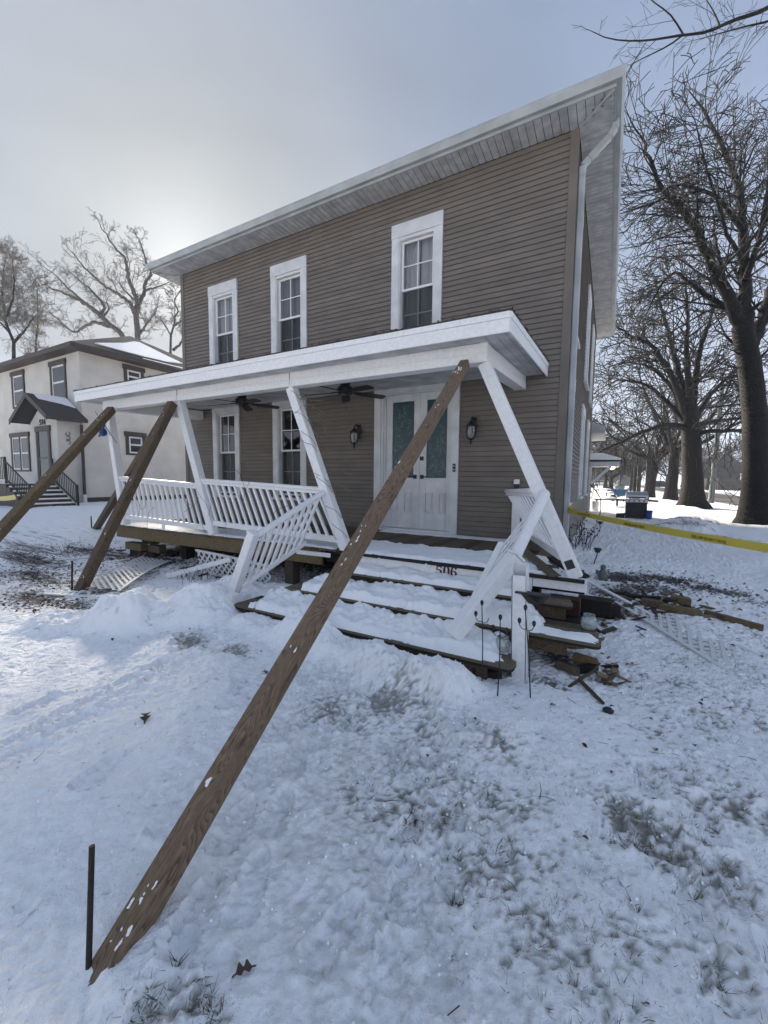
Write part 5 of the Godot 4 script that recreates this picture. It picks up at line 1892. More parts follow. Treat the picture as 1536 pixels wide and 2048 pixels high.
const LIMBS := {
	"A": [[0.36,0.26,[[4.45,-0.07,-9.4],[4.43,0.26,-9.42],[4.38,1.28,-9.49],[4.28,2.75,-9.57],[4.11,4.22,-9.62],[3.93,5.24,-9.61],[3.8,5.83,-9.59]]],[0.19,0.03,[[3.8,5.76,-9.59],[3.34,6.62,-9.2],[2.88,7.38,-8.8],[2.5,7.98,-8.43],[2.17,8.41,-8.08],[1.79,8.76,-7.68],[1.4,9.09,-7.28],[1.12,9.6,-6.96],[0.91,10.09,-6.68]]],[0.2,0.04,[[3.86,5.54,-9.6],[3.89,6.62,-9.86],[3.84,7.58,-10.07],[3.78,8.7,-10.28],[3.69,9.85,-10.48],[3.52,10.7,-10.61],[3.2,11.58,-10.66],[2.84,12.54,-10.69],[2.62,13.13,-10.77]]],[0.18,0.04,[[4.01,5.1,-9.65],[4.41,6.33,-10.12],[4.77,7.89,-10.61],[5.12,9.78,-11.13],[5.19,12.16,-11.53]]],[0.12,0.02,[[3.66,5.97,-9.53],[3.45,6.45,-9.84],[2.85,7.07,-9.95],[2.43,7.63,-10.15],[2.15,8.04,-10.42],[1.84,7.87,-10.61],[1.53,7.26,-10.77]]],[0.08,0.015,[[3.66,8.62,-9.78],[2.95,9.14,-8.86],[2.36,9.06,-7.95],[1.76,8.82,-7.03],[1.24,8.26,-6.11]]],[0.1,0.02,[[3.81,7.15,-9.72],[3.98,8.17,-9.34],[3.95,9.08,-8.84],[3.79,10.0,-8.26]]],[0.07,0.015,[[3.38,6.71,-9.45],[3.13,8.75,-10.34],[3.15,10.18,-11.33],[2.82,11.02,-12.06]]],[0.07,0.015,[[3.73,7.74,-9.74],[3.16,8.1,-8.76],[2.82,8.39,-7.91],[2.31,9.11,-7.01],[2.01,9.45,-6.19]]]],
	"B": [[0.46,0.34,[[4.1,-0.06,-17.35],[4.08,0.25,-17.37],[4.0,1.54,-17.45],[3.86,3.18,-17.52],[3.74,4.7,-17.6]]],[0.2,0.03,[[3.7,4.23,-17.53],[3.15,5.42,-16.88],[2.55,6.45,-16.19],[1.89,7.2,-15.43],[1.12,7.49,-14.58],[0.6,7.65,-13.84]]],[0.2,0.03,[[3.73,4.58,-17.58],[3.46,5.85,-18.01],[3.14,7.16,-18.41],[2.79,8.77,-18.83],[2.38,10.44,-19.22],[2.18,11.65,-19.68]]],[0.2,0.03,[[3.83,4.47,-17.63],[3.86,5.93,-17.49],[3.95,7.24,-17.38],[4.23,8.51,-17.37],[4.31,9.74,-17.24]]],[0.15,0.03,[[3.68,3.76,-17.48],[2.69,3.76,-16.07],[1.86,3.39,-14.71],[1.1,2.91,-13.39],[0.31,2.43,-12.05]]],[0.15,0.025,[[3.63,3.99,-17.47],[2.8,5.19,-17.99],[1.96,6.09,-18.46],[0.85,6.52,-18.75],[0.04,6.29,-19.14]]],[0.13,0.03,[[4.01,3.83,-17.67],[4.97,4.18,-19.0],[6.21,4.44,-20.47],[7.75,4.72,-22.12]]],[0.12,0.03,[[4.07,3.53,-17.67],[4.81,3.49,-16.93],[5.5,3.37,-16.16],[6.08,3.09,-15.31]]],[0.16,0.03,[[3.96,4.07,-17.66],[4.76,5.51,-19.39],[6.05,7.03,-21.39],[7.2,8.41,-23.31]]],[0.19,0.03,[[3.78,4.35,-17.59],[3.52,5.8,-16.72],[3.23,7.12,-15.82],[3.1,8.31,-15.0],[2.81,9.18,-14.06]]],[0.14,0.02,[[3.62,4.16,-17.48],[2.92,5.8,-17.53],[2.06,6.69,-17.43],[1.21,7.0,-17.28],[0.26,6.81,-17.02]]]],
	"C": [[0.036,0.005,[[2.8,8.29,-2.05],[2.19,7.72,-1.61],[1.79,7.51,-1.33],[1.44,7.29,-1.07],[1.17,7.21,-0.87],[0.84,7.11,-0.64],[0.49,7.04,-0.39],[0.2,7.06,-0.19],[0.12,7.07,-0.1]]],[0.012,0.004,[[1.19,7.38,-1.07],[1.01,7.3,-1.05],[0.75,7.22,-0.98],[0.58,7.19,-0.97],[0.51,7.1,-1.01]]],[0.012,0.004,[[1.19,7.38,-1.07],[1.01,7.5,-0.83],[0.76,7.54,-0.54],[0.66,7.51,-0.33]]],[0.018,0.005,[[2.59,7.74,-1.88],[2.26,7.77,-1.89],[1.95,7.86,-1.92],[1.47,7.87,-1.84]]],[0.012,0.004,[[1.63,7.5,-1.33],[1.55,7.84,-1.43],[1.39,8.24,-1.49]]]],
	"D": [[0.3,0.2,[[-33.17,2.93,-13.05],[-33.42,7.97,-13.39],[-33.64,12.55,-13.69],[-33.83,14.21,-13.75],[-33.77,15.12,-13.87]]],[0.17,0.03,[[-33.77,15.12,-13.87],[-33.69,16.28,-14.4],[-34.04,17.15,-14.67],[-33.96,18.25,-15.2],[-34.61,19.25,-15.31],[-35.6,21.22,-15.33],[-36.36,22.26,-15.39]]],[0.2,0.03,[[-33.77,15.12,-13.87],[-33.78,16.24,-13.5],[-33.77,17.32,-13.15],[-33.56,18.19,-12.89],[-34.03,19.21,-12.27],[-34.49,20.39,-11.66]]],[0.17,0.03,[[-33.93,14.41,-13.71],[-33.8,15.1,-13.27],[-34.07,15.56,-12.59],[-34.4,15.9,-11.87],[-34.8,16.51,-11.13],[-35.09,17.18,-10.46],[-35.03,17.74,-9.97]]],[0.1,0.02,[[-33.36,16.28,-14.2],[-33.04,16.69,-14.8],[-32.85,17.06,-15.32],[-32.38,17.64,-16.02]]],[0.12,0.03,[[-33.59,12.65,-13.73],[-34.03,14.09,-14.77],[-34.52,15.33,-15.76],[-35.37,16.4,-16.54]]],[0.09,0.02,[[-34.12,15.62,-13.72],[-36.43,17.1,-14.3],[-38.76,18.78,-14.88]]]],
	"E": [[0.33,0.2,[[-37.32,3.08,-14.21],[-37.7,10.77,-14.72],[-37.93,13.57,-14.86],[-38.94,14.6,-14.39],[-39.86,15.58,-13.98]]],[0.22,0.03,[[-39.86,15.58,-13.98],[-40.2,16.23,-12.99],[-40.57,16.63,-11.96],[-40.78,16.7,-10.99],[-40.86,16.94,-10.11]]],[0.17,0.03,[[-39.04,14.51,-14.33],[-40.99,15.03,-13.99],[-42.73,14.56,-13.67],[-43.93,14.6,-13.7],[-45.6,15.68,-13.56],[-47.64,17.2,-13.26]]],[0.14,0.02,[[-39.86,15.58,-13.98],[-39.95,16.41,-14.46],[-41.25,17.8,-14.33],[-42.54,18.76,-14.17],[-44.26,20.09,-13.79],[-45.58,20.86,-13.59]]],[0.12,0.02,[[-40.97,16.5,-13.45],[-41.49,17.44,-12.48],[-41.77,18.28,-11.64],[-42.09,18.87,-10.75]]],[0.1,0.02,[[-39.56,15.36,-14.12],[-40.21,16.44,-15.01],[-41.56,17.66,-15.52],[-42.28,18.69,-16.37]]]],
	"F": [[0.22,0.03,[[-25.21,4.29,-10.71],[-25.44,9.48,-11.06],[-25.45,10.71,-11.17],[-25.31,11.38,-11.32],[-25.3,11.95,-11.38],[-25.13,12.2,-11.49],[-25.38,12.94,-11.42],[-25.05,13.6,-11.67]]],[0.1,0.03,[[-25.29,9.64,-11.16],[-25.14,10.48,-11.9],[-25.12,11.25,-12.56]]],[0.08,0.02,[[-25.29,11.29,-11.32],[-24.27,11.52,-11.33],[-23.33,11.65,-11.29]]],[0.06,0.015,[[-25.45,10.55,-11.16],[-26.29,11.39,-11.35],[-27.18,12.08,-11.49]]]],
	"G": [[0.28,0.05,[[-38.28,4.51,-6.93],[-38.49,9.73,-7.3],[-38.55,10.92,-7.38],[-38.83,11.64,-7.3],[-39.2,12.74,-7.19],[-39.33,13.65,-7.21],[-39.55,14.93,-7.2]]],[0.12,0.03,[[-38.54,11.05,-7.4],[-39.16,12.29,-8.32],[-39.9,13.73,-9.19]]],[0.1,0.02,[[-39.2,12.74,-7.19],[-37.92,13.92,-7.25],[-37.05,15.29,-7.1],[-36.39,16.25,-6.79]]],[0.1,0.02,[[-38.92,11.83,-7.26],[-40.18,12.65,-7.22],[-41.55,13.68,-7.13]]],[0.08,0.02,[[-39.33,13.65,-7.21],[-40.85,16.15,-7.75],[-42.03,18.78,-8.49]]]],
	"H": [[0.2,0.02,[[-41.82,4.97,-9.6],[-42.1,11.61,-10.07],[-42.07,13.27,-10.24],[-42.12,14.72,-10.35],[-42.27,16.8,-10.46],[-42.55,18.04,-10.42]]]],
}
var seg_count := 0

func twigs(mb: MB, p: Vector3, d: Vector3, length: float, r: float, level: int, rg: RandomNumberGenerator, o: Dictionary) -> void:
	# one shoot and, on it, its side shoots
	var n := 5 if level > 0 else 4
	var pts := PackedVector3Array([p])
	var rad := PackedFloat32Array([r])
	var dirs := [d]
	var q := p
	var wob: float = o.wob
	for k in n:
		d = (d + Vector3(rg.randfn(0, wob), rg.randfn(0, wob) + float(o.lift), rg.randfn(0, wob))).normalized()
		q += d * (length / n)
		pts.append(q)
		rad.append(maxf(r * (1.0 - 0.8 * (k + 1.0) / n), o.min_r))
		dirs.append(d)
	mb.tube(pts, rad, 4 if r > 0.02 else 3)
	seg_count += n
	if level <= 0:
		return
	var kids: int = o.kids[level]
	for k in kids:
		var t := 0.18 + 0.82 * (k + rg.randf()) / kids
		var f := t * n
		var i := mini(int(f), n - 1)
		var c := pts[i].lerp(pts[i + 1], f - i)
		var a: Vector3 = dirs[i + 1]
		var side := a.cross(Vector3(rg.randfn(), rg.randfn(), rg.randfn())).normalized()
		var spread: float = rg.randf_range(0.45, 1.0)
		twigs(mb, c, (a * cos(spread) + side * sin(spread)).normalized(), length * rg.randf_range(0.38, 0.62) * (1.15 - 0.45 * t), maxf(lerpf(rad[i], rad[i + 1], f - i) * 0.6, o.min_r), level - 1, rg, o)

func smooth_limb(pts: Array, r0: float, r1: float, rg: RandomNumberGenerator, jag: float) -> Array:
	var cu := Curve3D.new()
	for k in pts.size():
		var p := Vector3(pts[k][0], pts[k][1], pts[k][2])
		var a: Array = pts[maxi(k - 1, 0)]
		var b: Array = pts[mini(k + 1, pts.size() - 1)]
		var tn := (Vector3(b[0], b[1], b[2]) - Vector3(a[0], a[1], a[2])) / 6.0
		cu.add_point(p, -tn, tn)
	cu.bake_interval = 0.1
	var L := cu.get_baked_length()
	var n := maxi(6, int(L / maxf(0.18, r0)))
	var out := PackedVector3Array()
	var rad := PackedFloat32Array()
	for k in n + 1:
		var t := float(k) / n
		out.append(cu.sample_baked(L * t) + Vector3(rg.randfn(), rg.randfn(), rg.randfn()) * jag * (0.0 if k == 0 else 1.0))
		rad.append(lerpf(r0, r1, pow(t, 0.8)))
	return [out, rad, L]

func limb_tree(called: String, key: String, label: String, bark: Material, twig: Material, seed_: int, o: Dictionary, group := "") -> Node3D:
	var rg := RandomNumberGenerator.new()
	rg.seed = seed_
	var limbs: Array = LIMBS[key]
	var b0: Array = limbs[0][2][0]
	var at := Vector3(b0[0], base_y(b0[0], b0[2]), b0[2])
	if o.has("foot"): at = o.foot
	var t := thing(called, at, label, "tree", group)
	var tr := MB.new()
	var cr := MB.new()
	for k in limbs.size():
		var q: Array = limbs[k]
		var pts: Array = q[2]
		if k == 0 and not o.has("foot"):
			pts = [[at.x, at.y - 0.15, at.z]] + pts.slice(1)
		var s := smooth_limb(pts, q[0], q[1], rg, (o.jag if k > 0 else 0.025) * float(q[0]))
		var P: PackedVector3Array = s[0]
		var R: PackedFloat32Array = s[1]
		var L: float = s[2]
		if k == 0 and not o.has("foot"):
			# root flare
			for i in R.size():
				R[i] *= 1.0 + 0.55 * exp(-(P[i].y - at.y) * 2.6)
		tr.tube(P, R, 14 if q[0] > 0.15 else 8)
		var from: float = o.trunk_bare if k == 0 else 0.12
		var count := int(L * float(o.density) * (0.35 if k == 0 else 1.0))
		for c in count:
			var f := lerpf(from, 1.0, pow((c + rg.randf()) / count, 0.85)) * (P.size() - 1)
			var i := mini(int(f), P.size() - 2)
			var a := (P[i + 1] - P[i]).normalized()
			var side := a.cross(Vector3(rg.randfn(), rg.randfn(), rg.randfn())).normalized()
			var sp := rg.randf_range(0.5, 1.15)
			var d := (a * cos(sp) + side * sin(sp)).normalized()
			var rr: float = minf(R[i] * 0.5, float(o.twig_r))
			twigs(cr, P[i].lerp(P[i + 1], f - i), d, float(o.length) * rg.randf_range(0.45, 1.2) * (1.25 - 0.5 * f / P.size()), rr * rg.randf_range(0.5, 1.0), o.level, rg, o)
		# leader
		twigs(cr, P[P.size() - 1], (P[P.size() - 1] - P[P.size() - 2]).normalized(), float(o.length) * 0.5, R[R.size() - 1], o.level, rg, o)
	part(tr, "trunk", bark, t)
	part(cr, "crown", twig, t)
	return t

func auto_tree(called: String, at: Vector3, height: float, r: float, label: String, bark: Material, twig: Material, seed_: int, o: Dictionary, group := "") -> Node3D:
	# trunk, limbs fanned round it, shoots
	var rg := RandomNumberGenerator.new()
	rg.seed = seed_
	var t := thing(called, at, label, "tree", group)
	var tr := MB.new()
	var cr := MB.new()
	var fork: float = o.fork * height
	var lean := Vector3(rg.randfn(0, 0.04), 1, rg.randfn(0, 0.04)).normalized()
	var P := PackedVector3Array()
	var R := PackedFloat32Array()
	for k in 7:
		var u := k / 6.0
		P.append(at + lean * fork * u + Vector3(0, -0.15 if k == 0 else 0.0, 0) + Vector3(rg.randfn(), 0, rg.randfn()) * r * 0.04)
		R.append(r * lerpf(1.0, 0.75, u) * (1.0 + 0.5 * exp(-u * 8.0)))
	tr.tube(P, R, 10)
	var n: int = o.limbs
	for k in n:
		var a := TAU * (k + rg.randf() * 0.6) / n
		var el := rg.randf_range(0.35, 1.15)
		var d := Vector3(cos(a) * cos(el), sin(el), sin(a) * cos(el))
		var L := (height - fork) * rg.randf_range(0.65, 1.0) / (0.55 + 0.45 * sin(el)) * 0.85
		var q := PackedVector3Array()
		var rr := PackedFloat32Array()
		var p := at + lean * fork * rg.randf_range(0.8, 1.0)
		for s in 8:
			q.append(p)
			rr.append(lerpf(r * 0.45, r * 0.06, s / 7.0))
			d = (d + Vector3(rg.randfn(0, 0.13), rg.randfn(0.05, 0.1), rg.randfn(0, 0.13))).normalized()
			p += d * L / 7.0
		tr.tube(q, rr, 6)
		var count := int(L * float(o.density))
		for c in count:
			var f := lerpf(0.15, 1.0, (c + rg.randf()) / count) * 7.0
			var i := mini(int(f), 6)
			var ax := (q[i + 1] - q[i]).normalized()
			var side := ax.cross(Vector3(rg.randfn(), rg.randfn(), rg.randfn())).normalized()
			var sp := rg.randf_range(0.45, 1.05)
			twigs(cr, q[i].lerp(q[i + 1], f - i), ax * cos(sp) + side * sin(sp), float(o.length) * rg.randf_range(0.5, 1.2), minf(rr[i] * 0.5, o.twig_r), o.level, rg, o)
	part(tr, "trunk", bark, t)
	part(cr, "crown", twig, t)
	return t

func build_trees() -> void:
	var oak := {jag = 0.10, density = 6.0, length = 2.1, level = 2, kids = [0, 3, 4], wob = 0.09, lift = -0.03, min_r = 0.0085, twig_r = 0.045, trunk_bare = 0.75}
	limb_tree("street_tree", "A", "large dark oak at the right edge with a thick forked trunk", M.bark, M.twig, 401, oak, "bare trees along the side street")
	var oak_b := oak.duplicate()
	oak_b.length = 2.8
	oak_b.density = 3.6
	oak_b.min_r = 0.014
	limb_tree("street_tree", "B", "spreading dark oak left of the utility pole, long low limbs", M.bark, M.twig, 402, oak_b, "bare trees along the side street")
	limb_tree("street_tree", "C", "bare branch reaching in at the top right, its trunk outside the picture", M.bark, M.twig, 403, {jag = 0.05, density = 7.0, length = 0.5, level = 1, kids = [0, 4], wob = 0.10, lift = 0.02, min_r = 0.0022, twig_r = 0.006, trunk_bare = 0.1, foot = Vector3(7.5, 0.0, 1.5)}, "bare trees along the side street")
	# its trunk, beyond the right edge
	var c := get_child(get_child_count() - 1)
	var l0: Array = LIMBS["C"][0][2][0]
	var mb := MB.new()
	mb.tube(PackedVector3Array([Vector3(7.5, -0.2, 1.5), Vector3(7.45, 3.0, 1.4), Vector3(7.2, 5.5, 1.2), Vector3(6.4, 7.2, 1.0), Vector3(l0[0], l0[1], l0[2])]), PackedFloat32Array([0.4, 0.32, 0.24, 0.12, 0.05]), 12)
	part(mb, "trunk", M.bark, c)
	var syc := {jag = 0.22, density = 2.2, length = 1.9, level = 2, kids = [0, 4, 5], wob = 0.25, lift = 0.03, min_r = 0.012, twig_r = 0.05, trunk_bare = 0.8}
	limb_tree("garden_tree", "D", "pale bare tree with upright forked trunk above the cream house roof", M.bark_pale, M.twig_pale, 411, syc, "bare trees behind the cream house")
	limb_tree("garden_tree", "E", "pale bare tree leaning left above the cream house roof", M.bark_pale, M.twig_pale, 412, syc, "bare trees behind the cream house")
	limb_tree("garden_tree", "F", "crooked pale bare tree just left of the taupe house wall", M.bark_pale, M.twig_pale, 413, syc, "bare trees behind the cream house")
	var dense := syc.duplicate()
	dense.density = 5.0
	dense.kids = [0, 6, 6]
	dense.length = 1.9
	dense.wob = 0.22
	limb_tree("garden_tree", "G", "dense bare tree at the far left edge", M.bark, M.twig_pale, 414, dense, "bare trees behind the cream house")
	var larch := syc.duplicate()
	larch.density = 16.0
	larch.trunk_bare = 0.35
	larch.length = 1.7
	larch.kids = [0, 5, 4]
	larch.lift = 0.0
	limb_tree("garden_tree", "H", "slim upright bare tree between the far left tree and the leaning one", M.bark, M.twig_pale, 415, larch, "bare trees behind the cream house")
	# row along the side street
	var row := {fork = 0.3, limbs = 7, density = 2.2, length = 2.4, level = 2, kids = [0, 4, 4], wob = 0.2, lift = 0.0, min_r = 0.012, twig_r = 0.04}
	auto_tree("street_tree", Vector3(4.15, 0, -25.7), 11.0, 0.34, "stout dark tree second in the row behind the spreading oak", M.bark, M.twig, 421, row, "bare trees along the side street")
	auto_tree("street_tree", Vector3(3.3, 0, -31.0), 10.0, 0.36, "low forked tree third in the row, right of the grill", M.bark, M.twig, 422, row, "bare trees along the side street")
	var far := row.duplicate()
	far.min_r = 0.022
	far.density = 1.8
	far.fork = 0.22
	var spots := [[0.2, -62.0, 11.0], [3.2, -56.0, 10.0], [6.0, -95.0, 13.0], [-2.0, -80.0, 12.0], [2.6, -90.0, 13.0], [10.0, -84.0, 11.0], [14.2, -74.0, 9.0], [20.0, -100.0, 12.0], [24.0, -112.0, 13.0], [16.5, -118.0, 13.0], [0.8, -44.0, 8.0], [29.0, -95.0, 12.0], [-6.0, -70.0, 11.0]]
	var lab := ["bare tree above the blue wheelbarrow, far down the street", "bare tree behind the row, far right of the grill", "distant bare tree behind the second street tree", "distant bare tree beside the taupe wall", "distant bare tree behind the parked white car", "distant bare tree left of the utility pole", "small bare tree in front of the grey fence", "distant bare tree behind the dark far house", "distant bare tree right of the dark far house", "distant bare tree above the grey fence", "small bare tree beyond the side door hood", "distant bare tree at the right, beyond the road sign", "distant bare tree hidden behind the rear wing"]
	for k in spots.size():
		auto_tree("distant_tree", Vector3(spots[k][0], 0, spots[k][1]), spots[k][2], 0.28, lab[k], M.bark, M.twig, 430 + k, far, "distant bare trees")
	# across the front street, seen only in the window glass
	for k in 3:
		auto_tree("street_tree", Vector3([-14.0, -5.0, 6.0][k], -0.3, [26.0, 30.0, 27.0][k]), 13.0, 0.4, ["bare tree across the front street, mirrored in the windows", "second bare tree across the front street, mirrored in the windows", "third bare tree across the front street, mirrored in the windows"][k], M.bark, M.twig, 450 + k, far)
	print("tree segments ", seg_count)
func gy(x: float, z: float) -> float:
	return snow_y(x, z)

func lattice(called: String, A: Vector3, B: Vector3, C: Vector3, D: Vector3, hump: float, label: String) -> void:
	# A-B one end, D-C the other; two layers of diagonal strips
	var w := (A.distance_to(B) + D.distance_to(C)) * 0.5
	var l := (A.distance_to(D) + B.distance_to(C)) * 0.5
	var nn := (B - A).cross(D - A).normalized()
	if nn.y < 0 and absf(nn.y) > 0.3: nn = -nn
	var at := func(u: float, v: float, lift: float) -> Vector3:
		var p := A.lerp(B, u / w).lerp(D.lerp(C, u / w), v / l)
		return p + nn * (lift + hump * sin(PI * v / l) * (0.6 + 0.4 * u / w))
	var mb := MB.new()
	var sp := 0.115
	var hw := 0.0165
	for layer in 2:
		var k := -w
		while k < l + w:
			# line v = k + u (layer 0) or v = k + (w - u)
			var prev := Vector3.ZERO
			var have := false
			var prev_s := Vector3.ZERO
			for s in 9:
				var u := w * s / 8.0
				var v := k + (u if layer == 0 else w - u)
				if v < 0 or v > l:
					have = false
					continue
				var p: Vector3 = at.call(u, v, 0.004 + layer * 0.006)
				var p2: Vector3 = at.call(clampf(u + 0.01, 0, w), clampf(v + (0.01 if layer == 0 else -0.01), 0, l), 0.004 + layer * 0.006)
				var sd := (p2 - p).normalized().cross(nn).normalized() * hw
				if have:
					mb.face(prev - prev_s, p - sd, p + sd, prev + prev_s)
				prev = p
				prev_s = sd
				have = true
			k += sp
	# border strips
	for e in [[0.0, 0.0, 0.0, l], [w, 0.0, w, l]]:
		for s in 8:
			var v0 := l * s / 8.0
			var v1 := l * (s + 1) / 8.0
			mb.beam(at.call(e[0], v0, 0.008), at.call(e[2], v1, 0.008), 0.012, 0.035, nn, 0.0)
	single(mb, called, M.lattice, A, label, "lattice panel", "white lattice panels fallen from the porch skirt")

func block(called: String, a: Vector3, b: Vector3, h: float, w: float, m: Material, label: String, category: String, group := "", tilt := Vector3.UP, off := 0.0) -> void:
	var mb := MB.new()
	mb.uo = Vector2(a.x * 0.7, a.z * 0.3)
	a.y += h * 0.42 + off
	b.y += h * 0.42 + off
	if m == M.vinyl:
		mb.beam(a, b, h, w, tilt, 0.004)
	else:
		# sawn at one end, snapped off at the other
		var rg := RandomNumberGenerator.new()
		rg.seed = int(absf(a.x * 977.0 + a.z * 613.0))
		var x := (b - a).normalized()
		var z := x.cross(tilt).normalized()
		var y := z.cross(x).normalized()
		var out := [a - z * w * 0.5 - y * h * 0.5, b - z * w * 0.5 - y * h * 0.5 - x * w * rg.randf_range(0.0, 0.5)]
		for k in 5:
			out.append(b + z * w * (-0.4 + 0.2 * k) - y * h * 0.5 + x * w * rg.randf_range(-0.35, 0.45))
		out.append(b + z * w * 0.5 - y * h * 0.5 - x * w * rg.randf_range(0.0, 0.6))
		out.append(a + z * w * 0.5 - y * h * 0.5)
		mb.prism(out, y * h)
	single(mb, called, m, a, label, category, group)

func at_ground(x: float, z: float) -> Vector3:
	return Vector3(x, gy(x, z), z)

func build_props() -> void:
	lattice("lattice_panel", at_ground(-5.46, 3.62) + Vector3(0, 0.015, 0), at_ground(-4.93, 3.42) + Vector3(0, 0.015, 0), at_ground(-6.02, 1.98) + Vector3(0, 0.02, 0), at_ground(-6.72, 2.05) + Vector3(0, 0.02, 0), 0.05, "white lattice panel lying by the second post brace foot")
	lattice("lattice_panel", at_ground(0.72, 1.02) + Vector3(0, 0.02, 0), at_ground(0.93, 0.86) + Vector3(0, 0.02, 0), at_ground(1.80, 1.80) + Vector3(0, -0.006, 0), at_ground(1.47, 2.22) + Vector3(0, -0.006, 0), 0.006, "white lattice panel half sunk in snow right of the steps")
	lattice("lattice_panel", Vector3(-5.0, -0.30, 2.16), Vector3(-5.0, 0.06, 2.24), Vector3(-3.42, -0.02, 2.24), Vector3(-3.45, -0.32, 2.18), 0.02, "white lattice skirt slumped under the deck behind the left stair railing")
	# white trim strips on the ground
	var grp := "white trim strips on the ground"
	block("trim_strip", at_ground(-5.80, 3.93), at_ground(-4.60, 3.44), 0.02, 0.06, M.vinyl, "long white trim strip at the foot of the second post brace", "trim strip", grp)
	block("trim_strip", at_ground(-8.1, 2.85), at_ground(-7.60, 2.2), 0.02, 0.07, M.vinyl, "white trim strip lying in leaves left of the porch", "trim strip", grp)
	block("trim_strip", at_ground(-5.15, 2.62), Vector3(-4.18, -0.02, 2.26), 0.07, 0.02, M.vinyl, "white trim board leaning toward the deck beside the lattice", "trim strip", grp)
	block("trim_strip", at_ground(0.42, 0.60) + Vector3(0, 0.05, 0), at_ground(1.08, 1.28), 0.02, 0.05, M.vinyl, "white trim strip lying across the lattice right of the steps", "trim strip", grp)
	block("trim_strip", at_ground(0.36, 0.42), at_ground(0.75, 0.40), 0.02, 0.05, M.vinyl, "short white trim strip beside the dark soil right of the porch", "trim strip", grp)
	# scattered timbers right of the porch
	grp = "scattered timbers right of the porch"
	block("timber_block", at_ground(0.42, 1.44), at_ground(0.70, 1.40), 0.15, 0.16, M.dark_wood, "thick dark timber end beside the steps", "timber block", grp)
	block("timber_block", at_ground(0.98, 0.98), at_ground(1.14, 1.04), 0.075, 0.11, M.grey_wood, "squat grey timber block in the middle of the debris", "timber block", grp)
	block("timber_block", at_ground(1.13, 1.06), at_ground(1.47, 1.13), 0.065, 0.09, M.treated, "tan timber with broken end in the debris right of the porch", "timber block", grp)
	block("timber_block", at_ground(1.53, 1.04), at_ground(1.95, 1.24), 0.055, 0.05, M.brace_c, "outermost timber plank half buried at the right", "timber block", grp)
	block("timber_block", at_ground(1.27, 0.78), at_ground(1.42, 0.82), 0.08, 0.12, M.treated, "splintered tan block behind the debris row", "timber block", grp)
	block("timber_block", at_ground(0.85, 0.82), at_ground(1.15, 0.80), 0.05, 0.06, M.dark_wood, "thin dark timber behind the debris row", "timber block", grp)
	block("timber_block", at_ground(0.80, 1.16), at_ground(0.93, 1.06), 0.015, 0.07, M.grey_wood_b, "thin board scrap on the right lattice panel", "timber block", grp, Vector3.UP, 0.035)
	# split wood by the stub post
	grp = "split wood beside the steps"
	block("split_wood", at_ground(0.40, 2.60), at_ground(0.56, 2.62), 0.05, 0.08, M.split_wood, "pale split wood piece, upper of the pile by the stub post", "split wood", grp, Vector3(0.2, 1, 0.1), 0.03)
	block("split_wood", at_ground(0.30, 2.70), at_ground(0.45, 2.78), 0.06, 0.07, M.grey_wood, "grey split wood piece, nearest the stub post", "split wood", grp, Vector3(0.3, 1, 0))
	block("split_wood", at_ground(0.45, 2.74), at_ground(0.57, 2.66), 0.05, 0.06, M.dark_wood, "dark split wood piece under the pale one", "split wood", grp)
	block("split_wood", at_ground(0.16, 2.40), at_ground(0.42, 2.38), 0.045, 0.12, M.split_wood, "pale board end sticking out under the middle tread", "split wood", grp, Vector3.UP, 0.05)
	block("split_wood", at_ground(-0.30, 3.16), at_ground(-0.10, 3.10), 0.08, 0.12, M.dark_wood, "dark stone-like block under the lowest tread", "split wood", grp, Vector3.UP, -0.02)
	# cribbing blocks under the left end of the deck
	grp = "cribbing blocks under the deck"
	for k in 5:
		var q: Array = [[-7.35, -6.85, 1.95, -0.10], [-6.8, -6.45, 1.85, -0.12], [-7.3, -6.55, 1.9, -0.25], [-7.15, -6.8, 1.75, 0.0], [-6.6, -6.3, 1.7, -0.24]][k]
		var mb := MB.new()
		mb.uo = Vector2(k * 0.3, k * 0.2)
		mb.span(q[0], q[1], q[3] - 0.07, q[3] + 0.065, q[2] - 0.07, q[2] + 0.07, 0.006)
		single(mb, "crib_block", [M.treated, M.grey_wood, M.dark_wood, M.grey_wood_b, M.dark_wood][k], Vector3((q[0] + q[1]) * 0.5, q[3] - 0.07, q[2]), ["tan cribbing timber under the left end of the deck", "grey cribbing timber right of the tan one under the deck", "dark bottom cribbing timber under the deck", "short cribbing block touching the deck frame", "dark cribbing block deepest under the deck"][k], "crib block", grp)
	# caution tape
	tape(Vector3(0.10, 0.78, -0.06), Vector3(1.86, 0.79, 3.35), 0.062, 0.03, "yellow tape stretched from the house corner to the right edge")
	tape(Vector3(-8.9, 0.80, 3.4), Vector3(-6.55, 0.90, 3.86), 0.07, 0.02, "short yellow tape at the far left edge behind a brace")
	var kn := MB.new()
	for k in 6:
		kn.beam(Vector3(0.10, 0.76 + 0.02 * (k % 3), -0.08 + 0.02 * (k % 2)), Vector3(0.13 + 0.02 * (k % 3), 0.72 + 0.035 * k, -0.02 + 0.02 * (k % 2)), 0.03, 0.01, Vector3(0, 0.3, 1), 0.0)
	single(kn, "tape_knot", M.tape, Vector3(0.10, 0.72, -0.06), "crumpled yellow tape knot tied to the corner downspout", "tape")
	garden_things()
	yard_things()

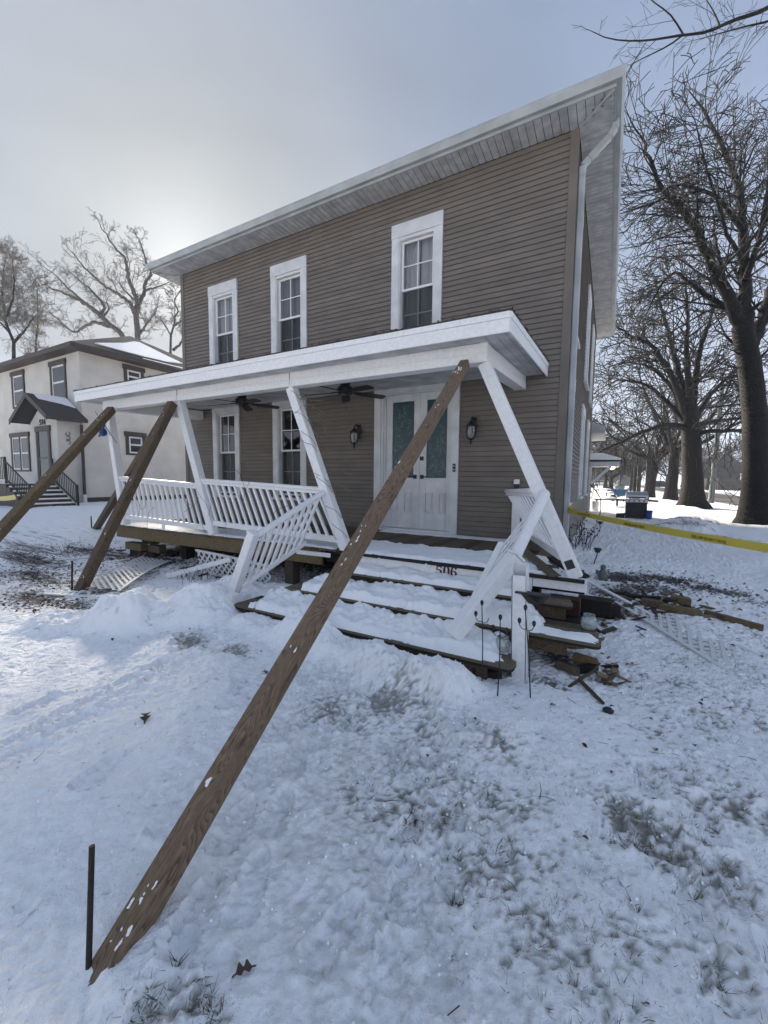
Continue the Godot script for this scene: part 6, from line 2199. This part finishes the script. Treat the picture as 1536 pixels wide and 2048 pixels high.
func tape(a: Vector3, b: Vector3, w: float, sag: float, label: String) -> void:
	var mb := MB.new()
	var n := 40
	var prev := a
	var pu := Vector3.UP
	for k in n + 1:
		var t := float(k) / n
		var p := a.lerp(b, t) + Vector3(0, -sag * 4.0 * t * (1 - t), 0)
		var ti := 0.25 * sin(t * 7.0) + 0.35
		var u := Vector3(sin(ti) * 0.4, cos(ti), sin(ti) * 0.3).normalized() * w * 0.5
		if k > 0:
			mb.face(prev - pu, p - u, p + u, prev + pu)
		prev = p
		pu = u
	var o := single(mb, "barrier_tape", M.tape, a, label, "tape", "yellow barrier tape")
	if a.distance_to(b) > 3.0:
		for k in 4:
			var t: float = [0.13, 0.42, 0.68, 0.93][k]
			var tm := TextMesh.new()
			tm.text = "FIRE LINE DO NOT CROSS"
			var fo := SystemFont.new()
			fo.font_names = PackedStringArray(["Droid Sans"])
			fo.font_weight = 500
			tm.font = fo
			tm.font_size = 24
			tm.pixel_size = 0.0013
			tm.depth = 0.001
			var q := MeshInstance3D.new()
			q.mesh = tm
			q.material_override = M.text
			q.name = numbered("lettering", o)
			o.add_child(q)
			var p := a.lerp(b, t) + Vector3(0, -sag * 4.0 * t * (1 - t), 0)
			var x := (b - a).normalized()
			var ti := 0.25 * sin(t * 7.0) + 0.35
			var y := Vector3(sin(ti) * 0.4, cos(ti), sin(ti) * 0.3)
			y = (y - x * x.dot(y)).normalized()
			var z := x.cross(y)
			if z.dot(Vector3(0.59, 1.2, 6.26) - p) < 0:
				x = -x
				z = -z
			q.transform = Transform3D(Basis(x, y, z), p + z * 0.004 - y * 0.006 - a)

func garden_things() -> void:
	# three iron flower stakes
	var spec := [[Vector3(-0.186, -0.36, 3.28), 0.62, -0.02], [Vector3(-0.035, -0.36, 3.42), 0.58, 0.0], [Vector3(0.182, -0.36, 3.36), 0.66, -0.06]]
	for k in 3:
		var p: Vector3 = spec[k][0]
		var h: float = spec[k][1]
		var t := thing("flower_stake", p, ["thin iron flower stake, leftmost of three before the steps", "thin iron flower stake with rust brown buds, middle of three", "thin iron flower stake in front of the stub post"][k], "garden stake", "iron flower stakes before the steps")
		var top := p + Vector3(float(spec[k][2]), h, 0.0)
		var mb := MB.new()
		mb.tube(PackedVector3Array([p, p.lerp(top, 0.5) + Vector3(0.006, 0, 0), top]), PackedFloat32Array([0.005, 0.004, 0.0035]), 6)
		for s in [-1, 1]:
			var q := PackedVector3Array()
			var r := PackedFloat32Array()
			for i in 8:
				var a := PI * i / 7.0
				q.append(p.lerp(top, 0.80) + Vector3(s * 0.034 * (1 - cos(a)) * 0.75, -0.028 * sin(a) + 0.03 * (i / 7.0), 0.006 * s))
				r.append(0.003)
			mb.tube(q, r, 5)
		part(mb, "stem", M.rust if k == 1 else M.iron, t)
		for b in 3:
			var c: Vector3 = [top, p.lerp(top, 0.80) + Vector3(-0.05, 0.03, -0.006), p.lerp(top, 0.80) + Vector3(0.05, 0.03, 0.006)][b]
			if k == 0 and b == 2: continue
			mb = MB.new()
			mb.lathe(c, [[0.003, -0.012], [0.010, 0.0], [0.014, 0.014], [0.011, 0.028], [0.0, 0.036]], 8)
			part(mb, "bud", M.rust if k == 1 and b == 1 else M.iron, t)
	# jars left on the treads
	for k in 2:
		var p: Vector3 = [Vector3(-0.105, -0.197, 2.98), Vector3(0.50, -0.048, 2.50)][k]
		var mb := MB.new()
		mb.lathe(p, [[0.0, 0.001], [0.045, 0.001], [0.058, 0.02], [0.062, 0.06], [0.055, 0.095], [0.042, 0.112], [0.045, 0.125], [0.041, 0.125], [0.040, 0.112], [0.052, 0.09], [0.058, 0.06], [0.05, 0.012], [0.0, 0.010]], 20)
		var j := single(mb, "glass_jar", M.jar, p, ["round glass jar on the lowest tread beside the stub post", "round glass jar on the right end of the middle tread"][k], "jar", "glass jars on the steps")
		mb = MB.new()
		var q := PackedVector3Array()
		var r := PackedFloat32Array()
		for i in 17:
			var a := TAU * i / 16
			q.append(p + Vector3(0.046 * cos(a), 0.118, 0.046 * sin(a)))
			r.append(0.0022)
		mb.tube(q, r, 5)
		part(mb, "wire_rim", M.grey, j)
	# black half basket fixed to the stub
	var b := MB.new()
	b.prism([Vector3(0.035, 0.34, 3.095), Vector3(0.245, 0.345, 3.095), Vector3(0.205, 0.285, 3.095), Vector3(0.16, 0.265, 3.095), Vector3(0.10, 0.268, 3.095)], Vector3(0, 0, -0.012))
	for k in 5:
		b.span(0.07 + k * 0.025, 0.21 - k * 0.012, 0.335 - k * 0.014, 0.339 - k * 0.014, 3.05, 3.115, 0.0)
	b.span(0.0, 0.25, 0.338, 0.35, 3.04, 3.12, 0.003)
	single(b, "wall_basket", M.black, Vector3(0.1, 0.265, 3.09), "black half basket hanging on the stub post", "basket")
	# path lights and a small figure along the side wall
	for k in 2:
		var p: Vector3 = [Vector3(0.464, gy(0.464, -4.1) - 0.02, -4.1), Vector3(0.45, gy(0.45, -0.35) - 0.02, -0.35)][k]
		var t := thing("path_light", p, ["black solar path light standing upright along the side wall", "black solar path light tilted, nearest the porch corner"][k], "path light", "solar path lights by the side wall")
		var lean := Vector3(0.0, 1, 0) if k == 0 else Vector3(0.25, 1, 0).normalized()
		var mb := MB.new()
		mb.line(p, p + lean * 0.20, 0.008, 6)
		part(mb, "stake", M.black, t)
		mb = MB.new()
		mb.lathe(p + lean * 0.19, [[0.0, 0.0], [0.03, 0.01], [0.045, 0.05], [0.06, 0.058], [0.045, 0.075], [0.0, 0.08]], 12)
		part(mb, "lamp_head", M.black, t)
	var g := MB.new()
	var gp := at_ground(0.58, 0.30)
	g.lathe(gp, [[0.0, 0.0], [0.05, 0.01], [0.055, 0.06], [0.045, 0.11], [0.028, 0.15], [0.034, 0.175], [0.03, 0.20], [0.0, 0.215]], 12)
	g.lathe(gp + Vector3(-0.05, 0.09, 0), [[0.0, -0.05], [0.025, -0.03], [0.03, 0.02], [0.0, 0.06]], 8, Basis(Vector3(0, 0, 1), 0.6))
	single(g, "garden_figure", M.grey, gp, "small dark garden figure standing in snow beside the porch corner", "figurine")
	# bare rose bush by the side wall
	var rg := RandomNumberGenerator.new()
	rg.seed = 88
	var bp := at_ground(0.22, -1.6)
	var bt := thing("rose_bush", bp, "bare twiggy bush with dark withered heads by the side wall", "bush")
	var mb2 := MB.new()
	var heads := MB.new()
	for k in 26:
		var d := Vector3(rg.randfn(0.1, 0.35), 1.0, rg.randfn(0, 0.5)).normalized()
		var L := rg.randf_range(0.25, 0.6)
		var p0 := bp + Vector3(rg.randf_range(-0.1, 0.15), -0.02, rg.randf_range(-0.5, 0.5))
		var p1 := p0 + d * L
		mb2.tube(PackedVector3Array([p0, p0.lerp(p1, 0.5) + Vector3(rg.randfn(0, 0.03), 0, rg.randfn(0, 0.03)), p1]), PackedFloat32Array([0.005, 0.004, 0.002]), 4)
		for s in 3:
			var q := p0.lerp(p1, rg.randf_range(0.4, 1.0))
			var e := q + Vector3(rg.randfn(0, 0.07), rg.randf_range(0.0, 0.1), rg.randfn(0, 0.07))
			mb2.tube(PackedVector3Array([q, e]), PackedFloat32Array([0.003, 0.0015]), 3)
			if rg.randf() < 0.6:
				heads.lathe(e, [[0.0, -0.014], [0.013, 0.0], [0.010, 0.012], [0.0, 0.016]], 6)
	part(mb2, "stems", M.rust, bt)
	part(heads, "withered_heads", M.dry, bt)
	# dead vine twined on the third post
	rg.seed = 99
	var vt := thing("dead_vine", Vector3(-2.4, 0.3, 2.1), "dry vine wound round the third porch post with loose tendrils", "vine")
	var vm := MB.new()
	for s in 2:
		var q := PackedVector3Array()
		var r := PackedFloat32Array()
		for k in 60:
			var u := k / 59.0
			var c := post_at(2, 0.45 + 1.9 * u)
			var a := u * (20.0 + s * 9.0) + s * 2.0
			var rr := 0.075 + 0.012 * sin(u * 40.0 + s)
			q.append(c + Vector3(cos(a) * rr * 1.05, 0.02 * sin(a * 2.0), sin(a) * rr * 1.05))
			r.append(0.0027)
		vm.tube(q, r, 4)
	part(vm, "wound_stems", M.rust, vt)
	vm = MB.new()
	for k in 26:
		var p := post_at(2, rg.randf_range(1.9, 2.35)) if k < 16 else post_at(2, rg.randf_range(0.6, 1.6))
		var d := Vector3(rg.randf_range(0.2, 1.0), rg.randf_range(-0.5, 0.4), rg.randf_range(-0.7, 0.2)).normalized()
		var q := PackedVector3Array([p])
		var r := PackedFloat32Array([0.003])
		for s in 9:
			d = (d + Vector3(rg.randfn(0, 0.25), rg.randfn(-0.10, 0.25), rg.randfn(0, 0.25))).normalized()
			p += d * 0.05
			q.append(p)
			r.append(0.0024)
		vm.tube(q, r, 4)
	part(vm, "loose_tendrils", M.split_dry, vt)
	# vine on the railing too
	vm = MB.new()
	for k in 14:
		var p := Vector3(rg.randf_range(-7.0, -2.6), rg.randf_range(0.5, 1.1), 2.12)
		var d := Vector3(rg.randfn(), rg.randfn(0, 0.6), rg.randfn(0, 0.2)).normalized()
		var q := PackedVector3Array([p])
		var r := PackedFloat32Array([0.003])
		for s in 10:
			d = (d + Vector3(rg.randfn(0, 0.3), rg.randfn(0, 0.3), rg.randfn(0, 0.2))).normalized()
			p += d * 0.05
			p.z = clampf(p.z, 2.10, 2.17)
			q.append(p)
			r.append(0.0026)
		vm.tube(q, r, 4)
	part(vm, "loose_tendrils", M.rust, vt)
	# blue ornament hanging at the first post
	var op := Vector3(-7.66, 1.93, 2.16)
	var ot := thing("hanging_ornament", op, "small blue bird ornament hanging at the first porch post", "ornament")
	var om := MB.new()
	om.lathe(op, [[0.0, 0.0], [0.05, 0.02], [0.07, 0.07], [0.055, 0.12], [0.03, 0.15], [0.0, 0.16]], 12)
	om.prism([op + Vector3(-0.05, 0.05, 0.02), op + Vector3(-0.13, 0.0, 0.02), op + Vector3(-0.10, 0.08, 0.02)], Vector3(0, 0, -0.03))
	part(om, "body", M.blue, ot)
	om = MB.new()
	var oq := PackedVector3Array()
	var orr := PackedFloat32Array()
	for i in 9:
		var a := i / 8.0
		oq.append(op + Vector3(0.02 + 0.13 * sin(a * 1.4), 0.15 + 0.28 * a, 0.0))
		orr.append(0.016 - 0.008 * a)
	om.tube(oq, orr, 6, true)
	part(om, "handle", M.blue, ot)
	om = MB.new()
	om.line(Vector3(-7.90, 2.40, 2.16), Vector3(-7.22, 1.80, 2.16), 0.006, 5)
	part(om, "hanger_rod", M.iron, ot)

func yard_things() -> void:
	# gas grill
	var p := Vector3(1.42, gy(1.42, -9.6), -9.6)
	var t := thing("gas_grill", p, "gas grill with steel lid and black cabinet in the side yard", "grill")
	var mb := MB.new()
	mb.span(p.x - 0.30, p.x + 0.30, p.y, p.y + 0.52, p.z - 0.25, p.z + 0.25, 0.01)
	part(mb, "cabinet", M.black, t)
	mb = MB.new()
	mb.span(p.x - 0.32, p.x + 0.32, p.y + 0.521, p.y + 0.63, p.z - 0.27, p.z + 0.28, 0.015)
	part(mb, "control_panel", M.steel, t)
	for k in 4:
		mb = MB.new()
		mb.lathe(Vector3(p.x - 0.21 + k * 0.14, p.y + 0.575, p.z + 0.28), [[0.028, 0.0], [0.026, 0.02], [0.0, 0.022]], 10, Basis(Vector3.RIGHT, PI / 2))
		part(mb, "knob", M.black, t)
	mb = MB.new()
	mb.prism([Vector3(p.x - 0.31, p.y + 0.66, p.z - 0.26), Vector3(p.x - 0.31, p.y + 0.66, p.z + 0.26), Vector3(p.x - 0.31, p.y + 0.76, p.z + 0.24), Vector3(p.x - 0.31, p.y + 0.86, p.z + 0.10), Vector3(p.x - 0.31, p.y + 0.88, p.z - 0.10), Vector3(p.x - 0.31, p.y + 0.80, p.z - 0.24)], Vector3(0.62, 0, 0))
	var lid := part(mb, "lid", M.steel, t)
	mb = MB.new()
	mb.line(Vector3(p.x - 0.24, p.y + 0.70, p.z + 0.30), Vector3(p.x + 0.24, p.y + 0.70, p.z + 0.30), 0.014, 8)
	part(mb, "lid_handle", M.black, lid)
	for s in [-1, 1]:
		mb = MB.new()
		mb.span(p.x + s * 0.325, p.x + s * 0.60, p.y + 0.56, p.y + 0.61, p.z - 0.22, p.z + 0.22, 0.01)
		part(mb, "side_shelf", M.black, t)
	bucket("bucket", Vector3(1.76, gy(1.76, -9.3), -9.3), 0.115, 0.26, M.blue, "dark blue bucket right of the gas grill")
	bucket("bucket", Vector3(0.16, gy(0.16, -11.5), -11.5), 0.14, 0.36, M.white, "white bucket behind the hood bracket")
	# planter box, black
	mb = MB.new()
	var bp := Vector3(0.98, gy(0.98, -9.4), -9.4)
	mb.prism([bp + Vector3(-0.13, 0, 0.1), bp + Vector3(0.10, 0, 0.1), bp + Vector3(0.14, 0.16, 0.1), bp + Vector3(-0.12, 0.13, 0.1)], Vector3(0, 0, -0.2))
	single(mb, "plant_pot", M.black, bp, "small black tub left of the gas grill", "pot")
	# blue wheelbarrow
	var w := Vector3(1.15, 0.02, -21.5)
	t = thing("wheelbarrow", w, "blue wheelbarrow in the snow left of the gas grill", "wheelbarrow")
	mb = MB.new()
	mb.prism([w + Vector3(-0.42, 0.72, 0.3), w + Vector3(0.48, 0.72, 0.3), w + Vector3(0.28, 0.34, 0.3), w + Vector3(-0.10, 0.30, 0.3)], Vector3(0, 0, -0.6))
	part(mb, "tray", M.barrow_blue, t)
	mb = MB.new()
	mb.lathe(w + Vector3(-0.3, 0.2, 0), [[0.0, -0.05], [0.2, -0.05], [0.2, 0.05], [0.0, 0.05]], 14, Basis(Vector3.RIGHT, PI / 2))
	part(mb, "wheel", M.black, t)
	for s in [-1, 1]:
		mb = MB.new()
		mb.beam(w + Vector3(-0.3, 0.2, s * 0.1), w + Vector3(0.95, 0.55, s * 0.28), 0.04, 0.04)
		part(mb, "handle", M.black, t)
		mb = MB.new()
		mb.beam(w + Vector3(0.25, 0.0, s * 0.2), w + Vector3(0.2, 0.36, s * 0.2), 0.03, 0.03, Vector3(0, 0, 1))
		part(mb, "leg", M.black, t)
	# grey garden statue far back
	var sp := Vector3(1.42, 0, -34.5)
	mb = MB.new()
	mb.lathe(sp, [[0.30, -0.05], [0.32, 0.2], [0.36, 0.55], [0.42, 0.8], [0.30, 0.92], [0.20, 0.98], [0.24, 1.1], [0.22, 1.25], [0.0, 1.35]], 14)
	single(mb, "garden_statue", M.grey, sp, "grey stone figure standing far back in the side yard", "statue")
	# low tables under snow
	for k in 3:
		var q: Vector3 = [Vector3(0.55, 0.02, -16.5), Vector3(0.75, 0.02, -29.0), Vector3(0.2, 0.02, -42.0)][k]
		var s: float = [0.55, 0.35, 0.9][k]
		t = thing("garden_table", q, ["low black table under snow beside the hood", "small black table farther back in the side yard", "dark garden seat farthest back in the side yard"][k], "table", "snowed-over furniture in the side yard")
		mb = MB.new()
		mb.span(q.x - s, q.x + s, q.y + 0.26, q.y + 0.32, q.z - 0.3, q.z + 0.3, 0.01)
		part(mb, "table_top", M.black, t)
		for x in [-0.8, 0.8]:
			for z in [-0.22, 0.22]:
				mb = MB.new()
				mb.span(q.x + x * s - 0.04, q.x + x * s + 0.04, q.y, q.y + 0.259, q.z + z - 0.03, q.z + z + 0.03)
				part(mb, "leg", M.black, t)
		mb = MB.new()
		mb.lathe(q + Vector3(0, 0.32, 0), [[s * 0.9, 0.0], [s * 0.7, 0.07], [s * 0.3, 0.12], [0.0, 0.13]], 14)
		part(mb, "snow_cap", M.snow, t)
	# curved dark pole and pipe at the hood
	mb = MB.new()
	mb.tube(PackedVector3Array([Vector3(0.05, 1.1, -8.7), Vector3(0.25, 0.85, -8.9), Vector3(0.38, 0.62, -9.0), Vector3(0.40, 0.3, -9.0), Vector3(0.37, 0.0, -9.0)]), PackedFloat32Array([0.018, 0.018, 0.018, 0.018, 0.018]), 6)
	single(mb, "bent_handrail", M.black, Vector3(0.37, 0.0, -9.0), "bent dark handrail beside the side door", "handrail")

func bucket(called: String, p: Vector3, r: float, h: float, m: Material, label: String) -> void:
	var t := thing(called, p, label, "bucket", "buckets in the side yard")
	var mb := MB.new()
	mb.lathe(p, [[0.0, 0.0], [r * 0.85, 0.0], [r, h], [r * 1.06, h], [r * 1.06, h + 0.02], [r * 0.95, h + 0.02], [r * 0.8, 0.03], [0.0, 0.03]], 18)
	part(mb, "shell", m, t)
	mb = MB.new()
	var q := PackedVector3Array()
	var rr := PackedFloat32Array()
	for i in 9:
		var a := PI * i / 8.0
		q.append(p + Vector3(cos(a) * r, h + sin(a) * 0.02, sin(a) * r * 0.95))
		rr.append(0.006)
	mb.tube(q, rr, 5)
	part(mb, "handle", M.grey, t)
func leaf_mesh(kind: int) -> ArrayMesh:
	var mb := MB.new()
	var o := []
	if kind == 0:
		# lobed oak leaf
		for k in 21:
			var t := k / 20.0
			o.append(Vector2(0.030 * sin(PI * t) * (0.62 + 0.38 * cos(t * TAU * 3.0)), t * 0.10))
	else:
		for k in 9:
			var t := k / 8.0
			o.append(Vector2(0.016 * sin(PI * t), t * 0.06))
	for k in o.size() - 1:
		var a: Vector2 = o[k]
		var b: Vector2 = o[k + 1]
		var la := 0.010 * sin(a.y * 40.0)
		var lb := 0.010 * sin(b.y * 40.0)
		for s in [-1.0, 1.0]:
			mb.face(Vector3(0, la, a.y), Vector3(s * a.x, la + a.x * 0.45, a.y), Vector3(s * b.x, lb + b.x * 0.45, b.y), Vector3(0, lb, b.y))
	return mb.mesh()

func scatter(called: String, mesh: Mesh, label: String, zones: Array, seed_: int, smin: float, smax: float, cols: Array, upright := false) -> void:
	var rg := RandomNumberGenerator.new()
	rg.seed = seed_
	var xf := []
	var cc := []
	for z in zones:
		for k in int(z[4]):
			var x: float = z[0] + rg.randfn() * z[2]
			var zz: float = z[1] + rg.randfn() * z[3]
			if x > -8.5 and x < -0.0 and zz < 0.1: continue
			if x > -3.0 and x < 0.6 and zz > 2.1 and zz < 3.26: continue
			if Vector2(x - 0.59, zz - 6.26).length() < 0.7: continue
			var b := Basis(Vector3.UP, rg.randf() * TAU)
			if not upright:
				b = b * Basis(Vector3.RIGHT, rg.randfn(0, 0.25)) * Basis(Vector3.FORWARD, rg.randfn(0, 0.35))
			else:
				b = b * Basis(Vector3.RIGHT, rg.randfn(0, 0.95))
			xf.append(Transform3D(b.scaled(Vector3.ONE * rg.randf_range(smin, smax)), Vector3(x, snow_y(x, zz) + (0.002 if not upright else -0.012), zz)))
			cc.append(cols[rg.randi() % cols.size()] * rg.randf_range(0.6, 1.3))
	var mm := MultiMesh.new()
	mm.transform_format = MultiMesh.TRANSFORM_3D
	mm.use_colors = true
	mm.mesh = mesh
	mm.instance_count = xf.size()
	for k in xf.size():
		mm.set_instance_transform(k, xf[k])
		var q: Color = cc[k]
		q.a = 1.0
		mm.set_instance_color(k, q)
	var o := MultiMeshInstance3D.new()
	o.name = called
	o.multimesh = mm
	o.material_override = M.litter
	add_child(o)
	tag(o, label, called.replace("_", " "), "", "stuff")

func build_litter() -> void:
	var brown := [Color(0.06, 0.038, 0.026), Color(0.085, 0.055, 0.035), Color(0.04, 0.028, 0.022), Color(0.11, 0.075, 0.05)]
	var zl := [[-8.5, 3.0, 1.2, 0.25, 600], [-8.3, 2.05, 0.8, 0.25, 500], [-6.9, 3.55, 0.6, 0.25, 380], [-5.6, 4.05, 0.5, 0.22, 320], [-4.7, 4.0, 0.3, 0.15, 70], [-6.2, 3.0, 0.4, 0.3, 90], [-6.4, 2.2, 1.0, 0.25, 150], [-10, 2.6, 1.2, 0.5, 120], [-7, 4.2, 2.0, 0.7, 60],
		[1.3, 0.1, 0.4, 0.22, 320], [0.85, 0.6, 0.25, 0.25, 200], [2.2, 0.5, 0.6, 0.35, 60], [1.6, 2.3, 0.6, 0.5, 26], [1.0, 3.3, 0.5, 0.5, 14], [0.3, 2.75, 0.18, 0.2, 50], [0.15, 3.1, 0.2, 0.15, 26], [2.6, -8.9, 1.0, 0.5, 60], [-1.5, 4.8, 1.5, 0.6, 6], [0.6, 4.6, 0.6, 0.5, 3]]
	scatter("leaf_litter", leaf_mesh(1), "brown dead leaves strewn over the snow", zl, 501, 0.4, 0.85, brown)
	# grass blades poking out
	var mb := MB.new()
	var rg := RandomNumberGenerator.new()
	rg.seed = 5
	for k in 9:
		var a := rg.randf() * TAU
		var d := Vector3(cos(a), 0, sin(a))
		var p := d * rg.randf_range(0.0, 0.012)
		var e := p + d * rg.randf_range(0.008, 0.03) + Vector3(0, rg.randf_range(0.006, 0.022), 0)
		var s := Vector3(-d.z, 0, d.x) * 0.0011
		mb.face(p - s, p + s, e + s * 0.2, e - s * 0.2)
	var zg := []
	for p in PATCHES:
		if p[4] == 1 and p[1] > 1.0:
			zg.append([p[0], p[1], p[2] * 0.6, p[3] * 0.6, 190.0 * p[5] * (p[2] * p[3]) / 0.06])
	zg.append([1.5, 2.6, 0.7, 0.8, 120])
	zg.append([0.6, 4.2, 0.7, 0.6, 30])
	zg.append([-0.31, 5.60, 0.03, 0.02, 16])
	zg.append([-0.50, 5.69, 0.05, 0.02, 20])
	scatter("grass", mb.mesh(), "olive grass tips poking through the trodden snow", zg, 502, 0.6, 1.3, [Color(0.17, 0.155, 0.11), Color(0.24, 0.215, 0.16), Color(0.09, 0.085, 0.06)], true)
	# crumbs of snow and ice kicked up
	mb = MB.new()
	mb.lathe(Vector3.ZERO, [[0.0, -0.006], [0.008, -0.003], [0.009, 0.003], [0.004, 0.008], [0.0, 0.009]], 6)
	scatter("snow_crumbs", mb.mesh(), "loose crumbs of snow scattered over the trodden ground", [[-1.0, 4.6, 1.2, 0.6, 900], [0.3, 4.3, 0.8, 0.6, 700], [-1.2, 3.5, 1.0, 0.2, 500], [-3.6, 3.6, 0.5, 0.6, 300], [1.4, 2.8, 0.7, 0.9, 300]], 503, 0.18, 0.75, [Color(0.91, 0.92, 0.94)])
	# twigs
	mb = MB.new()
	mb.tube(PackedVector3Array([Vector3(-0.05, 0.004, 0), Vector3(0, 0.009, 0.006), Vector3(0.05, 0.004, -0.004)]), PackedFloat32Array([0.0022, 0.002, 0.0014]), 4)
	scatter("fallen_twigs", mb.mesh(), "short dark twigs scattered on the snow", [[1.4, 2.2, 0.7, 0.9, 90], [0.3, 2.9, 0.25, 0.2, 40], [-6.0, 3.2, 1.2, 0.5, 90], [0.8, 4.0, 0.6, 0.5, 30], [-1.2, 4.8, 1.2, 0.5, 20], [1.2, 0.4, 0.5, 0.4, 50]], 504, 0.25, 0.9, brown)
	# splinters and chips of broken boards
	mb = MB.new()
	mb.prism([Vector3(-0.05, 0, -0.012), Vector3(0.02, 0, -0.014), Vector3(0.055, 0, -0.003), Vector3(0.03, 0, 0.010), Vector3(-0.045, 0, 0.012)], Vector3(0, 0.010, 0))
	scatter("wood_splinters", mb.mesh(), "splinters and chips of broken boards on the snow right of the porch", [[1.2, 0.95, 0.3, 0.16, 60], [0.75, 1.2, 0.2, 0.2, 30], [0.4, 2.7, 0.16, 0.16, 40], [0.55, 1.7, 0.15, 0.3, 20], [-6.6, 2.1, 0.9, 0.2, 50]], 505, 0.5, 2.0, [Color(0.12, 0.085, 0.05), Color(0.07, 0.055, 0.042), Color(0.2, 0.15, 0.09), Color(0.03, 0.025, 0.02)])
	# single leaves one can point at
	for q in [[-1.92, 4.83, 1.15, 0.9, "curled brown oak leaf on open snow left of the long brace"], [-0.33, 5.52, 0.75, 2.6, "brown leaf standing by a snow lump near the bottom edge"], [-1.72, 4.05, 0.7, 1.7, "small brown leaf near the concrete patch"]]:
		var o := MeshInstance3D.new()
		o.mesh = leaf_mesh(0)
		var m: StandardMaterial3D = M.dry
		o.material_override = m
		o.name = numbered("fallen_leaf", self)
		add_child(o)
		o.transform = Transform3D(Basis(Vector3.UP, q[3]).scaled(Vector3.ONE * q[2]), Vector3(q[0], snow_y(q[0], q[1]) + 0.004, q[1]))
		tag(o, q[4], "leaf", "single leaves on the snow")
	# broken branch by the stub post
	mb = MB.new()
	var P := func(x: float, z: float, h: float) -> Vector3: return Vector3(x, snow_y(x, z) + h, z)
	mb.tube(PackedVector3Array([P.call(0.40, 3.0, 0.012), P.call(0.47, 2.93, 0.035), P.call(0.55, 2.80, 0.07), P.call(0.60, 2.74, 0.10)]), PackedFloat32Array([0.010, 0.014, 0.012, 0.006]), 7, true)
	mb.tube(PackedVector3Array([P.call(0.47, 2.93, 0.03), P.call(0.55, 3.05, 0.012), P.call(0.63, 3.20, 0.012)]), PackedFloat32Array([0.016, 0.017, 0.012]), 7, true)
	mb.tube(PackedVector3Array([P.call(0.60, 2.86, 0.012), P.call(0.70, 2.84, 0.015), P.call(0.78, 2.75, 0.02)]), PackedFloat32Array([0.009, 0.010, 0.006]), 6, true)
	single(mb, "broken_branch", M.grey_wood_b, P.call(0.47, 2.93, 0.0), "broken forked branch lying in snow right of the stub post", "branch")
	mb = MB.new()
	mb.lathe(P.call(0.66, 3.30, 0.0), [[0.0, -0.004], [0.032, 0.0], [0.036, 0.012], [0.02, 0.026], [0.0, 0.03]], 9)
	single(mb, "dark_stone", M.black, P.call(0.66, 3.30, 0.0), "small black stone in the snow below the broken branch", "stone")
	# dry stems at the left skirt
	rg.seed = 6
	for k in 3:
		var c: Vector3 = [Vector3(-8.4, 0, 2.5), Vector3(-4.75, 0, 2.45), Vector3(-7.4, 0, 2.4)][k]
		c.y = snow_y(c.x, c.z)
		mb = MB.new()
		for s in 34:
			var p := c + Vector3(rg.randfn(0, 0.22), -0.01, rg.randfn(0, 0.08))
			var e := p + Vector3(rg.randfn(0, 0.09), rg.randf_range(0.08, 0.26), rg.randfn(0, 0.07))
			mb.tube(PackedVector3Array([p, p.lerp(e, 0.6) + Vector3(rg.randfn(0, 0.015), 0, 0), e]), PackedFloat32Array([0.003, 0.0025, 0.0012]), 3)
		single(mb, "dry_stems", M.rust, c, ["dry brown plant stems in leaves left of the sideways brace", "dry brown plant stems under the leaning trim board", "dry brown plant stems before the left deck corner"][k], "dry plant", "dry garden stems along the porch")
